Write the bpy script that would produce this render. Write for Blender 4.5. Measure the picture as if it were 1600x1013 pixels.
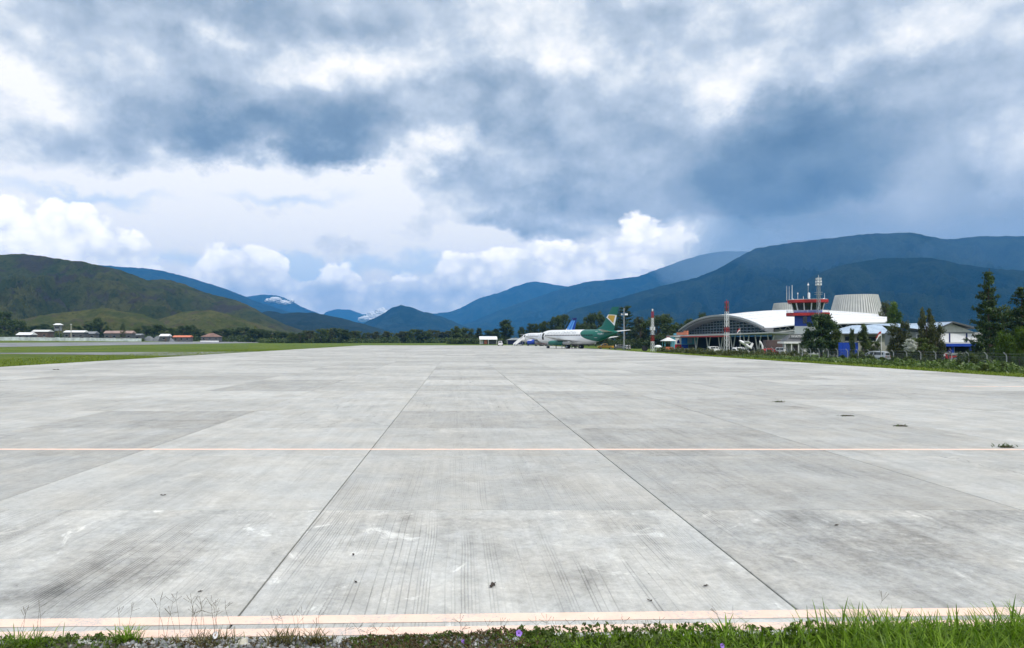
import bpy, bmesh, math, random
import numpy as np
from mathutils import Vector, Matrix, noise as mnoise

for o in list(bpy.data.objects):
    bpy.data.objects.remove(o)
SC = bpy.context.scene
COL = SC.collection
R = math.radians
HAZE = 6.5e-5
F, VX, VY, CH = 1155.0, 716.0, 531.0, 2.5       # focal length in photo pixels, vanishing point, eye height

# ------------------------------------------------------------------ camera
cam = bpy.data.cameras.new('camera')
cam.sensor_width = 36.0
cam.lens = F / 1600.0 * 36.0
cam.shift_x = (800.0 - VX) / 1600.0
cam.shift_y = (VY - 506.5) / 1600.0
cam.clip_start, cam.clip_end = 0.1, 60000.0
camo = bpy.data.objects.new('camera', cam)
camo.location = (0, 0, CH)
camo.rotation_euler = (R(90), 0, 0)
COL.objects.link(camo)
SC.camera = camo

# ------------------------------------------------------------------ render settings, exposure
SC.render.engine = 'CYCLES'
SC.view_settings.view_transform = 'Standard'
SC.view_settings.look = 'None'
SC.view_settings.exposure = 0.14
SC.view_settings.gamma = 1.0
SC.view_settings.use_curve_mapping = False
SC.cycles.use_denoising = True
try:
    SC.cycles.denoiser = 'OPENIMAGEDENOISE'
    SC.cycles.denoising_input_passes = 'RGB_ALBEDO_NORMAL'
except Exception:
    pass
SC.cycles.max_bounces = 6
SC.cycles.diffuse_bounces = 2
SC.cycles.glossy_bounces = 2
SC.cycles.transmission_bounces = 4
SC.cycles.transparent_max_bounces = 12
SC.cycles.volume_bounces = 1
SC.cycles.sample_clamp_indirect = 2.0
SC.cycles.use_light_tree = False
SC.cycles.use_adaptive_sampling = True
SC.cycles.adaptive_threshold = 0.02
SC.cycles.adaptive_min_samples = 12

# ------------------------------------------------------------------ sun
SUN_AZ, SUN_EL = R(148), R(54)                   # azimuth from +Y, clockwise; the sun stands behind the camera, to the right
sun = bpy.data.lights.new('sun', 'SUN')
sun.energy = 2.6
sun.angle = R(1.5)
sun.color = (1.0, 0.965, 0.91)
suno = bpy.data.objects.new('sun', sun)
sd = Vector((math.sin(SUN_AZ) * math.cos(SUN_EL), math.cos(SUN_AZ) * math.cos(SUN_EL), math.sin(SUN_EL)))
suno.rotation_euler = sd.to_track_quat('Z', 'Y').to_euler()
suno.location = (0, 0, 50)
COL.objects.link(suno)


# ------------------------------------------------------------------ node helpers
class NT:
    def __init__(s, tree):
        s.t = tree
        tree.nodes.clear()

    def put(s, sock, v):
        if v is None:
            return
        if isinstance(v, bpy.types.NodeSocket):
            s.t.links.new(v, sock)
        else:
            if sock.type == 'RGBA' and len(v) == 3:
                v = (*v, 1.0)
            sock.default_value = v

    def n(s, typ, props=None, **ins):
        nd = s.t.nodes.new(typ)
        for k, v in (props or {}).items():
            setattr(nd, k, v)
        for k, v in ins.items():
            k2 = int(k[1:]) if k[0] == 'i' and k[1:].isdigit() else k.replace('_', ' ')
            s.put(nd.inputs[k2], v)
        return nd

    def m(s, op, a, b=None, c=None, clamp=False):
        nd = s.n('ShaderNodeMath', {'operation': op, 'use_clamp': clamp}, i0=a, i1=b)
        if c is not None:
            s.put(nd.inputs[2], c)
        return nd.outputs[0]

    def vm(s, op, a, b=None, c=None):
        nd = s.n('ShaderNodeVectorMath', {'operation': op}, i0=a, i1=b)
        if c is not None:
            s.put(nd.inputs[3 if op == 'SCALE' else 2], c)
        return nd.outputs['Value'] if op in ('LENGTH', 'DISTANCE', 'DOT_PRODUCT') else nd.outputs[0]

    def scale(s, a, f):
        nd = s.n('ShaderNodeVectorMath', {'operation': 'SCALE'}, i0=a)
        s.put(nd.inputs['Scale'], f)
        return nd.outputs[0]

    def noise(s, vec, scale=1.0, detail=4.0, rough=0.55, lac=2.0, dist=0.0, col=False, dim='3D'):
        nd = s.n('ShaderNodeTexNoise', {'noise_dimensions': dim}, Vector=vec, Scale=scale, Detail=detail, Roughness=rough, Lacunarity=lac, Distortion=dist)
        return nd.outputs['Color' if col else 'Fac']

    def vor(s, vec, scale=1.0, feature='F1', smooth=None, detail=0.0, rand=1.0, out='Distance', dim='3D'):
        nd = s.n('ShaderNodeTexVoronoi', {'feature': feature, 'voronoi_dimensions': dim}, Vector=vec, Scale=scale, Randomness=rand)
        if detail:
            nd.inputs['Detail'].default_value = detail
        if smooth is not None:
            nd.inputs['Smoothness'].default_value = smooth
        return nd.outputs[out]

    def ss(s, v, lo, hi, a=0.0, b=1.0):
        nd = s.n('ShaderNodeMapRange', {'interpolation_type': 'SMOOTHSTEP'}, Value=v)
        for k, x in (('From Min', lo), ('From Max', hi), ('To Min', a), ('To Max', b)):
            s.put(nd.inputs[k], x)
        return nd.outputs[0]

    def lin(s, v, lo, hi, a=0.0, b=1.0):
        nd = s.n('ShaderNodeMapRange', None, Value=v)
        for k, x in (('From Min', lo), ('From Max', hi), ('To Min', a), ('To Max', b)):
            s.put(nd.inputs[k], x)
        return nd.outputs[0]

    def mix(s, f, a, b, mode='MIX'):
        nd = s.n('ShaderNodeMix', {'data_type': 'RGBA', 'blend_type': mode})
        s.put(nd.inputs[0], f)
        s.put(nd.inputs[6], a)
        s.put(nd.inputs[7], b)
        return nd.outputs[2]

    def ramp(s, f, stops, interp='LINEAR'):
        nd = s.n('ShaderNodeValToRGB', None, Fac=f)
        cr = nd.color_ramp
        cr.interpolation = interp
        while len(cr.elements) < len(stops):
            cr.elements.new(0.5)
        for e, (p, c) in zip(cr.elements, stops):
            e.position = p
            e.color = (*c, 1.0) if len(c) == 3 else c
        return nd.outputs[0]

    def comb(s, x, y, z):
        return s.n('ShaderNodeCombineXYZ', None, X=x, Y=y, Z=z).outputs[0]

    def sep(s, v):
        nd = s.n('ShaderNodeSeparateXYZ', None, Vector=v)
        return nd.outputs[0], nd.outputs[1], nd.outputs[2]


# ------------------------------------------------------------------ world: Nishita sky with cloud layers in world directions
world = bpy.data.worlds.new('World')
SC.world = world
world.use_nodes = True
W = NT(world.node_tree)
sky = W.n('ShaderNodeTexSky', {'sky_type': 'NISHITA', 'sun_disc': False})
sky.sun_elevation = SUN_EL
sky.sun_rotation = SUN_AZ
sky.air_density, sky.dust_density, sky.ozone_density, sky.altitude = 1.0, 0.6, 1.5, 1600
D = W.n('ShaderNodeTexCoord').outputs['Generated']
dx, dy, dz = W.sep(D)
az = W.m('ARCTAN2', dx, dy)
el = W.m('ARCSINE', dz)
AE = W.comb(az, el, 0.0)


def ae(px, py):
    a = math.atan((px - VX) / F)
    return a, math.atan((VY - py) / F * math.cos(a))


# coordinates for cloud noise: features get flatter towards the horizon
flat = W.comb(dx, dy, W.m('MULTIPLY', dz, 1.35))
n1 = W.noise(flat, 4.5, 3, 0.55, col=True)
n2 = W.noise(flat, 13.0, 6, 0.66, col=True)
w1 = W.scale(W.vm('SUBTRACT', n1, (0.5, 0.5, 0.5)), 0.13)
w2 = W.scale(W.vm('SUBTRACT', n2, (0.5, 0.5, 0.5)), 0.075)
AW = W.vm('ADD', W.vm('ADD', AE, w1), w2)


def blob(vec, px, py, rx, ry, amp, rot=0.0, acc=0.0):
    """one cloud body: an ellipse in azimuth and elevation, soft to its edge"""
    a, e = ae(px, py)
    v = W.vm('MULTIPLY_ADD', vec, (F / rx, F / ry, 0), (-a * F / rx, -e * F / ry, 0))
    g = W.n('ShaderNodeTexGradient', {'gradient_type': 'SPHERICAL'}, Vector=v).outputs['Fac']
    return W.m('MULTIPLY_ADD', g, amp, acc)


def field(vec, blobs, start):
    acc = start
    for b in blobs:
        acc = blob(vec, *b[:5], rot=b[5] if len(b) > 5 else 0.0, acc=acc)
    return acc


# darkness of the cloud deck (0 white ... 1 darkest blue grey)
f0 = W.noise(flat, 2.0, 3, 0.55)
deck0 = W.lin(f0, 0.3, 0.7, 0.06, 0.36)
# inside the frame the bodies are set one by one
DECK = [
    (40, 10, 260, 90, 0.30), (250, 150, 330, 90, 0.40), (500, 30, 420, 110, 0.34), (700, 90, 220, 90, 0.24), (960, 20, 200, 60, 0.25),
    (690, 165, 240, 75, 0.38), (470, 210, 270, 50, 0.55), (520, 232, 140, 22, 0.36), (860, 200, 230, 70, 0.28), (780, 150, 90, 60, 0.2),
    (10, 125, 140, 65, -0.44), (585, 110, 200, 46, -0.50), (400, 110, 130, 30, -0.3), (330, 50, 70, 30, -0.25), (680, 232, 130, 34, -0.42),
    (790, 300, 180, 66, 0.52), (840, 358, 100, 28, 0.65), (760, 350, 70, 26, 0.4), (950, 300, 150, 50, 0.32), (1050, 355, 110, 55, -0.75),
    (850, 50, 90, 80, -0.22), (1230, 240, 190, 95, 0.62), (1190, 200, 120, 50, 0.22), (1275, 298, 110, 34, 0.42), (1190, 255, 90, 40, 0.15),
    (1400, 260, 560, 330, 0.40), (1110, 130, 120, 50, -0.20), (1170, 105, 110, 45, -0.12), (1440, 40, 150, 55, -0.26), (1330, 75, 150, 40, -0.20), (1600, 230, 70, 70, -0.55),
    (1500, 375, 480, 70, 0.25), (1180, 350, 200, 80, 0.28),
    (200, 290, 560, 80, -0.40), (500, 285, 340, 70, -0.30), (300, 410, 800, 150, -0.44), (860, 430, 260, 80, -0.5),
    (300, 290, 300, 20, 0.16), (470, 320, 200, 18, 0.18),
]
dark = field(AW, DECK, deck0)
fine = W.m('SUBTRACT', W.noise(flat, 8.0, 8, 0.58), 0.5)
veil = W.m('SUBTRACT', 1.0, blob(AE, 1480, 380, 620, 230, 1.0, acc=0.0), clamp=True)      # the rain veil hides the cloud detail behind it
lit = W.m('SUBTRACT', W.noise(W.vm('ADD', flat, (-0.010, 0.0, -0.022)), 8.0, 8, 0.58), W.m('ADD', fine, 0.5))
dark = W.m('ADD', dark, W.m('MULTIPLY', W.m('MULTIPLY', fine, veil), 0.80))
dark = W.m('ADD', dark, W.m('MULTIPLY', W.m('MULTIPLY', lit, veil), -0.85))
wv = W.vm('ADD', AE, W.scale(w2, 0.9))
puff = W.m('ADD', W.m('MULTIPLY', W.vor(wv, 8.5, dim='2D'), 0.60), W.m('MULTIPLY', W.vor(wv, 21.0, dim='2D'), 0.40))
dark = W.m('ADD', dark, W.m('MULTIPLY', W.m('MULTIPLY', W.m('SUBTRACT', puff, 0.42), veil), 0.42))
CK = 10.0
deckcol = W.ramp(W.m('MULTIPLY', dark, 0.62, clamp=True), [
    (0.0, (1.12, 1.09, 1.05)), (0.06, (0.99, 0.985, 0.98)), (0.13, (0.84, 0.87, 0.90)), (0.25, (0.58, 0.65, 0.74)), (0.42, (0.38, 0.46, 0.56)), (0.6, (0.23, 0.32, 0.43)), (1.0, (0.08, 0.15, 0.25))])
deckcol = W.scale(deckcol, CK)
# gaps of clear pale sky
GAPS = [(130, 298, 170, 22, 1.0), (490, 425, 150, 34, 1.2), (430, 450, 50, 24, 0.9), (330, 405, 170, 18, 0.8), (660, 436, 130, 26, 0.9), (450, 292, 170, 18, 0.7)]
gap = field(AW, GAPS, 0.0)
gap = W.m('ADD', gap, W.m('MULTIPLY', fine, 0.9))
gap = W.ss(gap, 0.10, 0.9, 0.0, 0.75)
clear = W.mix(0.5, W.scale(sky.outputs[0], 1.0), (10.0, 11.4, 13.0))
col = W.mix(gap, deckcol, clear)
# cumulus along the horizon: billowing heads
vb = W.vm('MULTIPLY', AE, (1.0, 1.15, 0.0))
vw = W.vm('ADD', vb, W.scale(W.vm('SUBTRACT', n2, (0.5, 0.5, 0.5)), 0.03))
b1 = W.vor(vw, 24.0, dim='2D')
b2 = W.vor(vw, 58.0, dim='2D')
b3 = W.vor(vw, 130.0, dim='2D')
bil = W.m('ADD', W.m('ADD', W.m('MULTIPLY', b1, 0.62), W.m('MULTIPLY', b2, 0.24)), W.m('MULTIPLY', b3, 0.12))
CUM = [(20, 365, 110, 60, 0.9), (120, 335, 50, 32, 0.9), (170, 395, 110, 45, 0.9), (370, 432, 95, 62, 1.2), (400, 420, 50, 45, 0.7), (450, 478, 130, 50, 1.0),
       (525, 455, 48, 56, 1.3), (590, 478, 120, 52, 1.3), (640, 475, 80, 40, 0.8), (720, 440, 110, 50, 1.1), (800, 415, 120, 45, 0.9), (750, 468, 190, 45, 1.2),
       (900, 420, 150, 55, 0.9), (1010, 372, 90, 55, 0.8), (650, 505, 300, 36, 0.8), (280, 462, 300, 45, 0.8)]
cum = W.m('MULTIPLY', field(W.vm('ADD', AE, W.scale(w2, 0.35)), CUM, 0.0), 1.7)
cumd = W.m('SUBTRACT', cum, W.m('MULTIPLY', bil, 1.35))
cmask = W.m('MULTIPLY', W.ss(cumd, -0.18, 0.16), W.ss(cum, 0.02, 0.25))
shade = W.m('ADD', W.m('MULTIPLY', cumd, 0.26), W.m('ADD', W.m('ADD', W.m('MULTIPLY', fine, 0.8), W.m('MULTIPLY', W.m('SUBTRACT', b1, 0.35), 0.7)), W.m('ADD', W.m('MULTIPLY', W.m('SUBTRACT', b2, 0.35), 0.5), W.m('MULTIPLY', lit, -1.4))))
ccol = W.ramp(W.m('ADD', shade, 0.05, clamp=True), [(0.0, (1.55, 1.44, 1.30)), (0.25, (1.34, 1.27, 1.18)), (0.55, (0.98, 0.98, 0.97)), (1.0, (0.66, 0.71, 0.78))])
col = W.mix(W.m('MULTIPLY', cmask, 0.8), col, W.scale(ccol, CK * 1.1))
# below the horizon the sky stays a plain haze tone
col = W.mix(W.ss(dz, -0.05, -0.005), (3.5, 4.2, 5.0), col)
bg = W.n('ShaderNodeBackground', None, Color=col, Strength=0.1)
W.t.links.new(bg.outputs[0], W.n('ShaderNodeOutputWorld').inputs['Surface'])
try:
    world.cycles.sampling_method = 'NONE'
except Exception:
    pass


# ------------------------------------------------------------------ mesh and object helpers
def P(px, py, Y):
    """the point of the place at distance Y that the photograph shows at this pixel"""
    return Vector(((px - VX) * Y / F, Y, CH + (VY - py) * Y / F))


def X(px, Y):
    return (px - VX) * Y / F


def Z(py, Y):
    return CH + (VY - py) * Y / F


def link(o, parent=None, loc=None, rz=None):
    COL.objects.link(o)
    if parent is not None:
        o.parent = parent
    if loc is not None:
        o.location = loc
    if rz is not None:
        o.rotation_euler = (0, 0, rz)
    return o


def tag(o, label=None, cat=None, group=None, kind=None):
    for k, v in (('label', label), ('category', cat), ('group', group), ('kind', kind)):
        if v:
            o[k] = v
    return o


def root(name, label, cat, loc=(0, 0, 0), rz=0.0, group=None):
    o = bpy.data.objects.new(name, None)
    o.empty_display_size = 0.3
    link(o, None, loc, rz)
    return tag(o, label, cat, group)


def npmesh(name, V, faces, mats=(), smooth=False, tint=None, midx=None):
    """fast mesh from an (n,3) array and a list of equal-size face arrays"""
    me = bpy.data.meshes.new(name)
    V = np.asarray(V, dtype=np.float32)
    faces = [np.asarray(f, dtype=np.int32) for f in faces if len(f)]
    nl = sum(f.size for f in faces)
    nf = sum(len(f) for f in faces)
    me.vertices.add(len(V))
    me.vertices.foreach_set('co', V.ravel())
    me.loops.add(nl)
    me.polygons.add(nf)
    me.loops.foreach_set('vertex_index', np.concatenate([f.ravel() for f in faces]))
    st, cur = [], 0
    for f in faces:
        st.append(cur + np.arange(len(f)) * f.shape[1])
        cur += f.size
    me.polygons.foreach_set('loop_start', np.concatenate(st).astype(np.int32))
    if midx is not None:
        me.polygons.foreach_set('material_index', np.asarray(midx, dtype=np.int32))
    if smooth:
        me.polygons.foreach_set('use_smooth', np.ones(nf, dtype=bool))
    me.update(calc_edges=True)
    if tint is not None:
        a = me.color_attributes.new('tint', 'FLOAT_COLOR', 'POINT')
        t = np.ones((len(V), 4), dtype=np.float32)
        t[:, :3] = np.asarray(tint, dtype=np.float32).reshape(len(V), -1)
        a.data.foreach_set('color', t.ravel())
    for m in mats:
        me.materials.append(m)
    return me


class MB:
    """collects shapes and links them as one mesh"""

    def __init__(s):
        s.v, s.f, s.mi, s.m = [], [], [], 0

    def add(s, vs, fs):
        b = len(s.v)
        s.v += [tuple(v) for v in vs]
        for f in fs:
            s.f.append(tuple(b + i for i in f))
            s.mi.append(s.m)
        return s

    def box(s, c, d, rz=0.0, M=None):
        x, y, z = d[0] / 2, d[1] / 2, d[2] / 2
        vs = [Vector((i * x, j * y, k * z)) for k in (-1, 1) for j in (-1, 1) for i in (-1, 1)]
        rot = M or Matrix.Rotation(rz, 3, 'Z')
        vs = [rot @ v + Vector(c) for v in vs]
        return s.add(vs, [(0, 2, 3, 1), (4, 5, 7, 6), (0, 1, 5, 4), (2, 6, 7, 3), (0, 4, 6, 2), (1, 3, 7, 5)])

    def bar(s, a, b, w, h=None):
        a, b = Vector(a), Vector(b)
        d = b - a
        q = d.to_track_quat('X', 'Z').to_matrix()
        return s.box((a + b) / 2, (d.length, w, h or w), M=q)

    def tube(s, pts, rad, n=8, cap=True):
        pts = [Vector(p) for p in pts]
        if not hasattr(rad, '__len__'):
            rad = [rad] * len(pts)
        vs = []
        for i, p in enumerate(pts):
            d = (pts[min(i + 1, len(pts) - 1)] - pts[max(i - 1, 0)]).normalized()
            u = d.orthogonal().normalized() if abs(d.z) > 0.95 or abs(d.z) < 1e-6 and abs(d.x) < 1e-6 else d.cross(Vector((0, 0, 1))).normalized()
            w = d.cross(u)
            vs += [p + (u * math.cos(2 * math.pi * k / n) + w * math.sin(2 * math.pi * k / n)) * rad[i] for k in range(n)]
        fs = []
        for i in range(len(pts) - 1):
            for k in range(n):
                fs.append((i * n + k, i * n + (k + 1) % n, (i + 1) * n + (k + 1) % n, (i + 1) * n + k))
        if cap:
            fs.append(tuple(range(n - 1, -1, -1)))
            fs.append(tuple((len(pts) - 1) * n + k for k in range(n)))
        return s.add(vs, fs)

    def loft(s, rings, cap=True, closed=True):
        n = len(rings[0])
        vs = [v for r in rings for v in r]
        fs = []
        for i in range(len(rings) - 1):
            for k in range(n if closed else n - 1):
                fs.append((i * n + k, i * n + (k + 1) % n, (i + 1) * n + (k + 1) % n, (i + 1) * n + k))
        if cap and closed:
            fs.append(tuple(range(n - 1, -1, -1)))
            fs.append(tuple((len(rings) - 1) * n + k for k in range(n)))
        return s.add(vs, fs)

    def prism(s, poly, z0, z1):
        return s.loft([[(x, y, z0) for x, y in poly], [(x, y, z1) for x, y in poly]])

    def quad(s, a, b, c, d):
        return s.add([a, b, c, d], [(0, 1, 2, 3)])

    def slab(s, pts, t):
        """a planar outline given thickness t along its normal"""
        pts = [Vector(p) for p in pts]
        n = (pts[1] - pts[0]).cross(pts[2] - pts[0]).normalized() * t
        return s.loft([pts, [p + n for p in pts]])

    def mesh(s, name, mats, smooth=False, bevel=0.0):
        me = bpy.data.meshes.new(name)
        me.from_pydata(s.v, [], s.f)
        if not isinstance(mats, (list, tuple)):
            mats = [mats]
        for m in mats:
            me.materials.append(m)
        if len(mats) > 1:
            me.polygons.foreach_set('material_index', s.mi)
        bm = bmesh.new()
        bm.from_mesh(me)
        bmesh.ops.recalc_face_normals(bm, faces=bm.faces)
        if bevel:
            bmesh.ops.bevel(bm, geom=[e for e in bm.edges if e.is_manifold and e.calc_face_angle(0) > 0.6], offset=bevel, segments=1, affect='EDGES', clamp_overlap=True)
        bm.to_mesh(me)
        bm.free()
        if smooth:
            me.polygons.foreach_set('use_smooth', [True] * len(me.polygons))
            try:
                me.set_sharp_from_angle(angle=R(40))
            except Exception:
                pass
        me.update()
        return me

    def build(s, name, mats, parent=None, smooth=False, bevel=0.0, loc=None, rz=None):
        return link(bpy.data.objects.new(name, s.mesh(name, mats, smooth, bevel)), parent, loc, rz)


def copy_part(o, parent, loc=None, rz=None):
    c = o.copy()
    link(c, parent)
    if loc is not None:
        c.location = loc
    if rz is not None:
        c.rotation_euler = (0, 0, rz)
    return c


def copy_tree(o, parent=None, kids=None):
    kids = kids or {}
    c = o.copy()
    COL.objects.link(c)
    if parent is not None:
        c.parent = parent
    for ch in o.children:
        copy_tree(ch, c)
    return c


# ------------------------------------------------------------------ materials
MATS = {}


def principled(name, col, rough=0.6, metal=0.0, spec=0.5, var=0.0, vscale=3.0, dirt=0.0, trans=0.0):
    if name in MATS:
        return MATS[name]
    m = bpy.data.materials.new(name)
    m.use_nodes = True
    T = NT(m.node_tree)
    c = col
    if var or dirt:
        pos = T.n('ShaderNodeNewGeometry').outputs['Position']
        nz = T.noise(pos, vscale, 4, 0.6)
        c = T.mix(T.ss(nz, 0.3, 0.72), tuple(x * (1 - var) for x in col), tuple(min(1, x * (1 + var * 0.6)) for x in col))
        if dirt:
            nz2 = T.noise(T.vm('MULTIPLY', pos, (1, 1, 0.25)), vscale * 0.6, 5, 0.65)
            c = T.mix(T.m('MULTIPLY', T.ss(nz2, 0.52, 0.75), dirt), c, (0.12, 0.10, 0.08))
    b = T.n('ShaderNodeBsdfPrincipled', None, Base_Color=c, Roughness=rough, Metallic=metal)
    b.inputs['Specular IOR Level'].default_value = spec
    T.t.links.new(b.outputs[0], T.n('ShaderNodeOutputMaterial').inputs['Surface'])
    MATS[name] = m
    return m


def leafmat(name, dark, light, trans=0.35, rough=0.55):
    """foliage: colour varies leaf by leaf (tint attribute) and plant by plant"""
    m = bpy.data.materials.new(name)
    m.use_nodes = True
    T = NT(m.node_tree)
    t = T.n('ShaderNodeAttribute', {'attribute_name': 'tint'})
    r = T.n('ShaderNodeObjectInfo').outputs['Random']
    f = T.m('ADD', t.outputs['Fac'], T.m('MULTIPLY', T.m('SUBTRACT', r, 0.5), 0.35), clamp=True)
    c = T.ramp(f, [(0.0, dark), (0.55, tuple((a + b) / 2 for a, b in zip(dark, light))), (1.0, light)])
    d = T.n('ShaderNodeBsdfPrincipled', None, Base_Color=c, Roughness=rough)
    d.inputs['Specular IOR Level'].default_value = 0.3
    tr = T.n('ShaderNodeBsdfTranslucent', None, Color=T.mix(1.0, c, (1.0, 1.15, 0.5, 1), 'MULTIPLY'))
    mx = T.n('ShaderNodeMixShader', None, Fac=trans)
    T.t.links.new(d.outputs[0], mx.inputs[1])
    T.t.links.new(tr.outputs[0], mx.inputs[2])
    T.t.links.new(mx.outputs[0], T.n('ShaderNodeOutputMaterial').inputs['Surface'])
    return m


def finish(m, T, c, rough=0.9, bump=None, bstr=0.3, bdist=0.05, spec=0.3):
    b = T.n('ShaderNodeBsdfPrincipled', None, Base_Color=c, Roughness=rough)
    b.inputs['Specular IOR Level'].default_value = spec
    if bump is not None:
        bn = T.n('ShaderNodeBump', None, Height=bump, Strength=bstr, Distance=bdist)
        T.t.links.new(bn.outputs[0], b.inputs['Normal'])
    T.t.links.new(b.outputs[0], T.n('ShaderNodeOutputMaterial').inputs['Surface'])
    return m


def newmat(name):
    m = bpy.data.materials.new(name)
    m.use_nodes = True
    T = NT(m.node_tree)
    return m, T, T.n('ShaderNodeNewGeometry').outputs['Position']


# slab grid of the apron
SX0, SW = -1.99, 5.13
SY0, SH = 10.86, 5.02
A_X0, A_X1, A_Y0, A_Y1 = SX0 - 8 * SW + 1.0, 37.6, 6.08, 325.0
NEAR_ROWS = 11
Y_NEAR = SY0 + (NEAR_ROWS - 1) * SH


def concrete_mat(name, joints):
    m, T, pos = newmat(name)
    x, y, z = T.sep(pos)
    cx = T.m('DIVIDE', T.m('SUBTRACT', x, SX0), SW)
    cy = T.m('DIVIDE', T.m('SUBTRACT', y, SY0), SH)
    cell = T.comb(T.m('FLOOR', cx), T.m('FLOOR', cy), 3.0)
    wn = T.n('ShaderNodeTexWhiteNoise', {'noise_dimensions': '3D'}, Vector=cell)
    r1 = wn.outputs['Value']
    r2, r3, r4 = T.sep(wn.outputs['Color'])
    off = T.scale(wn.outputs['Color'], 40.0)
    p = T.vm('ADD', pos, off)                                   # every slab was poured and worn on its own
    near = T.ss(y, 10.86, 10.84)                                # the first row at the edge is the most weathered
    big = T.noise(p, 0.5, 6, 0.62, dist=0.6)
    mid = T.noise(p, 2.2, 8, 0.72, dist=1.1)
    grit = T.noise(T.vm('MULTIPLY', pos, (1.0, 0.8, 1.0)), 11.0, 7, 0.78)
    fine = T.noise(pos, 55.0, 4, 0.75)
    streak = T.noise(T.vm('MULTIPLY', p, (2.6, 0.22, 1.0)), 1.5, 7, 0.66, dist=0.25)
    tone = T.lin(r1, 0, 1, -0.07, 0.06)
    v = T.m('ADD', T.lin(near, 0, 1, 0.42, 0.42), tone)
    amp = T.lin(near, 0, 1, 0.85, 1.4)
    v = T.m('ADD', v, T.m('MULTIPLY', T.m('SUBTRACT', big, 0.5), T.m('MULTIPLY', amp, 0.32)))
    v = T.m('ADD', v, T.m('MULTIPLY', T.m('SUBTRACT', streak, 0.5), T.m('MULTIPLY', amp, 0.22)))
    v = T.m('ADD', v, T.m('MULTIPLY', T.m('SUBTRACT', mid, 0.5), T.m('MULTIPLY', amp, 0.26)))
    v = T.m('ADD', v, T.m('MULTIPLY', T.m('SUBTRACT', grit, 0.5), T.m('MULTIPLY', amp, 0.34)))
    v = T.m('ADD', v, T.m('MULTIPLY', T.m('SUBTRACT', fine, 0.5), 0.16))
    # tined grooves drawn along the bay, a rake's width at a time, worn away in patches
    warp = T.m('MULTIPLY', T.noise(T.comb(T.m('MULTIPLY', x, 0.7), T.m('MULTIPLY', y, 0.12), 0.0), 1.0, 2), 0.3)
    gl = T.m('MULTIPLY', T.m('ADD', x, warp), 29.0)
    gid = T.n('ShaderNodeTexWhiteNoise', {'noise_dimensions': '1D'})
    T.put(gid.inputs['W'], T.m('FLOOR', gl))
    gr = gid.outputs['Value']
    gf = T.m('ABSOLUTE', T.m('SUBTRACT', T.m('FRACT', gl), 0.5))
    g1 = T.m('MULTIPLY', T.ss(gf, 0.26, 0.10), T.ss(gr, 0.25, 0.6))
    g2 = T.noise(T.comb(T.m('MULTIPLY', x, 2.6), T.m('MULTIPLY', y, 0.06), 7.0), 1.0, 3, 0.6)
    gm = T.m('MULTIPLY', T.ss(T.noise(T.vm('MULTIPLY', p, (1, 0.4, 1)), 0.7, 5, 0.65), 0.40, 0.60), T.ss(g2, 0.36, 0.60))
    gm = T.m('MULTIPLY', gm, T.ss(grit, 0.25, 0.6))
    gm = T.m('MULTIPLY', gm, T.lin(near, 0, 1, 0.6, 1.0))
    gro = T.m('MULTIPLY', g1, gm)
    v = T.m('SUBTRACT', v, T.m('MULTIPLY', gro, 0.17))
    v = T.m('SUBTRACT', v, T.m('MULTIPLY', gm, 0.03))
    # pale laitance smears and dark damp stains
    lai = T.ss(T.noise(T.vm('MULTIPLY', p, (1.2, 0.6, 1)), 0.9, 9, 0.74, dist=1.4), 0.56, 0.66)
    v = T.m('ADD', v, T.m('MULTIPLY', lai, T.lin(near, 0, 1, 0.06, 0.20)))
    st = T.ss(T.noise(T.vm('ADD', p, (9, 4, 0)), 0.45, 7, 0.7, dist=0.8), 0.58, 0.74)
    v = T.m('SUBTRACT', v, T.m('MULTIPLY', st, T.lin(near, 0, 1, 0.08, 0.10)))
    pit = T.ss(T.vor(pos, 3.3), 0.045, 0.02)
    v = T.m('SUBTRACT', v, T.m('MULTIPLY', pit, 0.16))
    # hairline cracks on some slabs
    ck = T.vor(T.vm('ADD', T.vm('MULTIPLY', p, (0.6, 0.35, 0)), T.scale(T.noise(p, 2.0, 4, 0.6, col=True), 0.35)), 0.55, 'DISTANCE_TO_EDGE')
    v = T.m('SUBTRACT', v, T.m('MULTIPLY', T.m('MULTIPLY', T.ss(ck, 0.006, 0.001), T.ss(r3, 0.6, 0.7)), 0.14))
    v = T.m('MAXIMUM', v, 0.10)
    hue = T.noise(p, 0.8, 3)
    c = T.mix(T.ss(hue, 0.3, 0.7), T.scale(T.comb(0.985, 1.0, 0.97), v), T.scale(T.comb(1.02, 1.0, 0.93), v))
    if joints:
        fx = T.m('ABSOLUTE', T.m('SUBTRACT', T.m('FRACT', T.m('ADD', cx, 0.5)), 0.5))
        fy = T.m('ABSOLUTE', T.m('SUBTRACT', T.m('FRACT', T.m('ADD', cy, 0.5)), 0.5))
        j = T.m('MAXIMUM', T.m('LESS_THAN', fx, 0.0022), T.m('LESS_THAN', fy, 0.0022))
        c = T.mix(T.m('MULTIPLY', j, 0.75), c, (0.05, 0.05, 0.05))
    h = T.m('ADD', T.m('MULTIPLY', grit, 0.6), T.m('MULTIPLY', gro, -1.0))
    return finish(m, T, c, 0.82, h, 0.35, 0.006, 0.25)


M_SLAB = concrete_mat('concrete_slabs', False)
M_APRON = concrete_mat('concrete_far', True)

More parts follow.
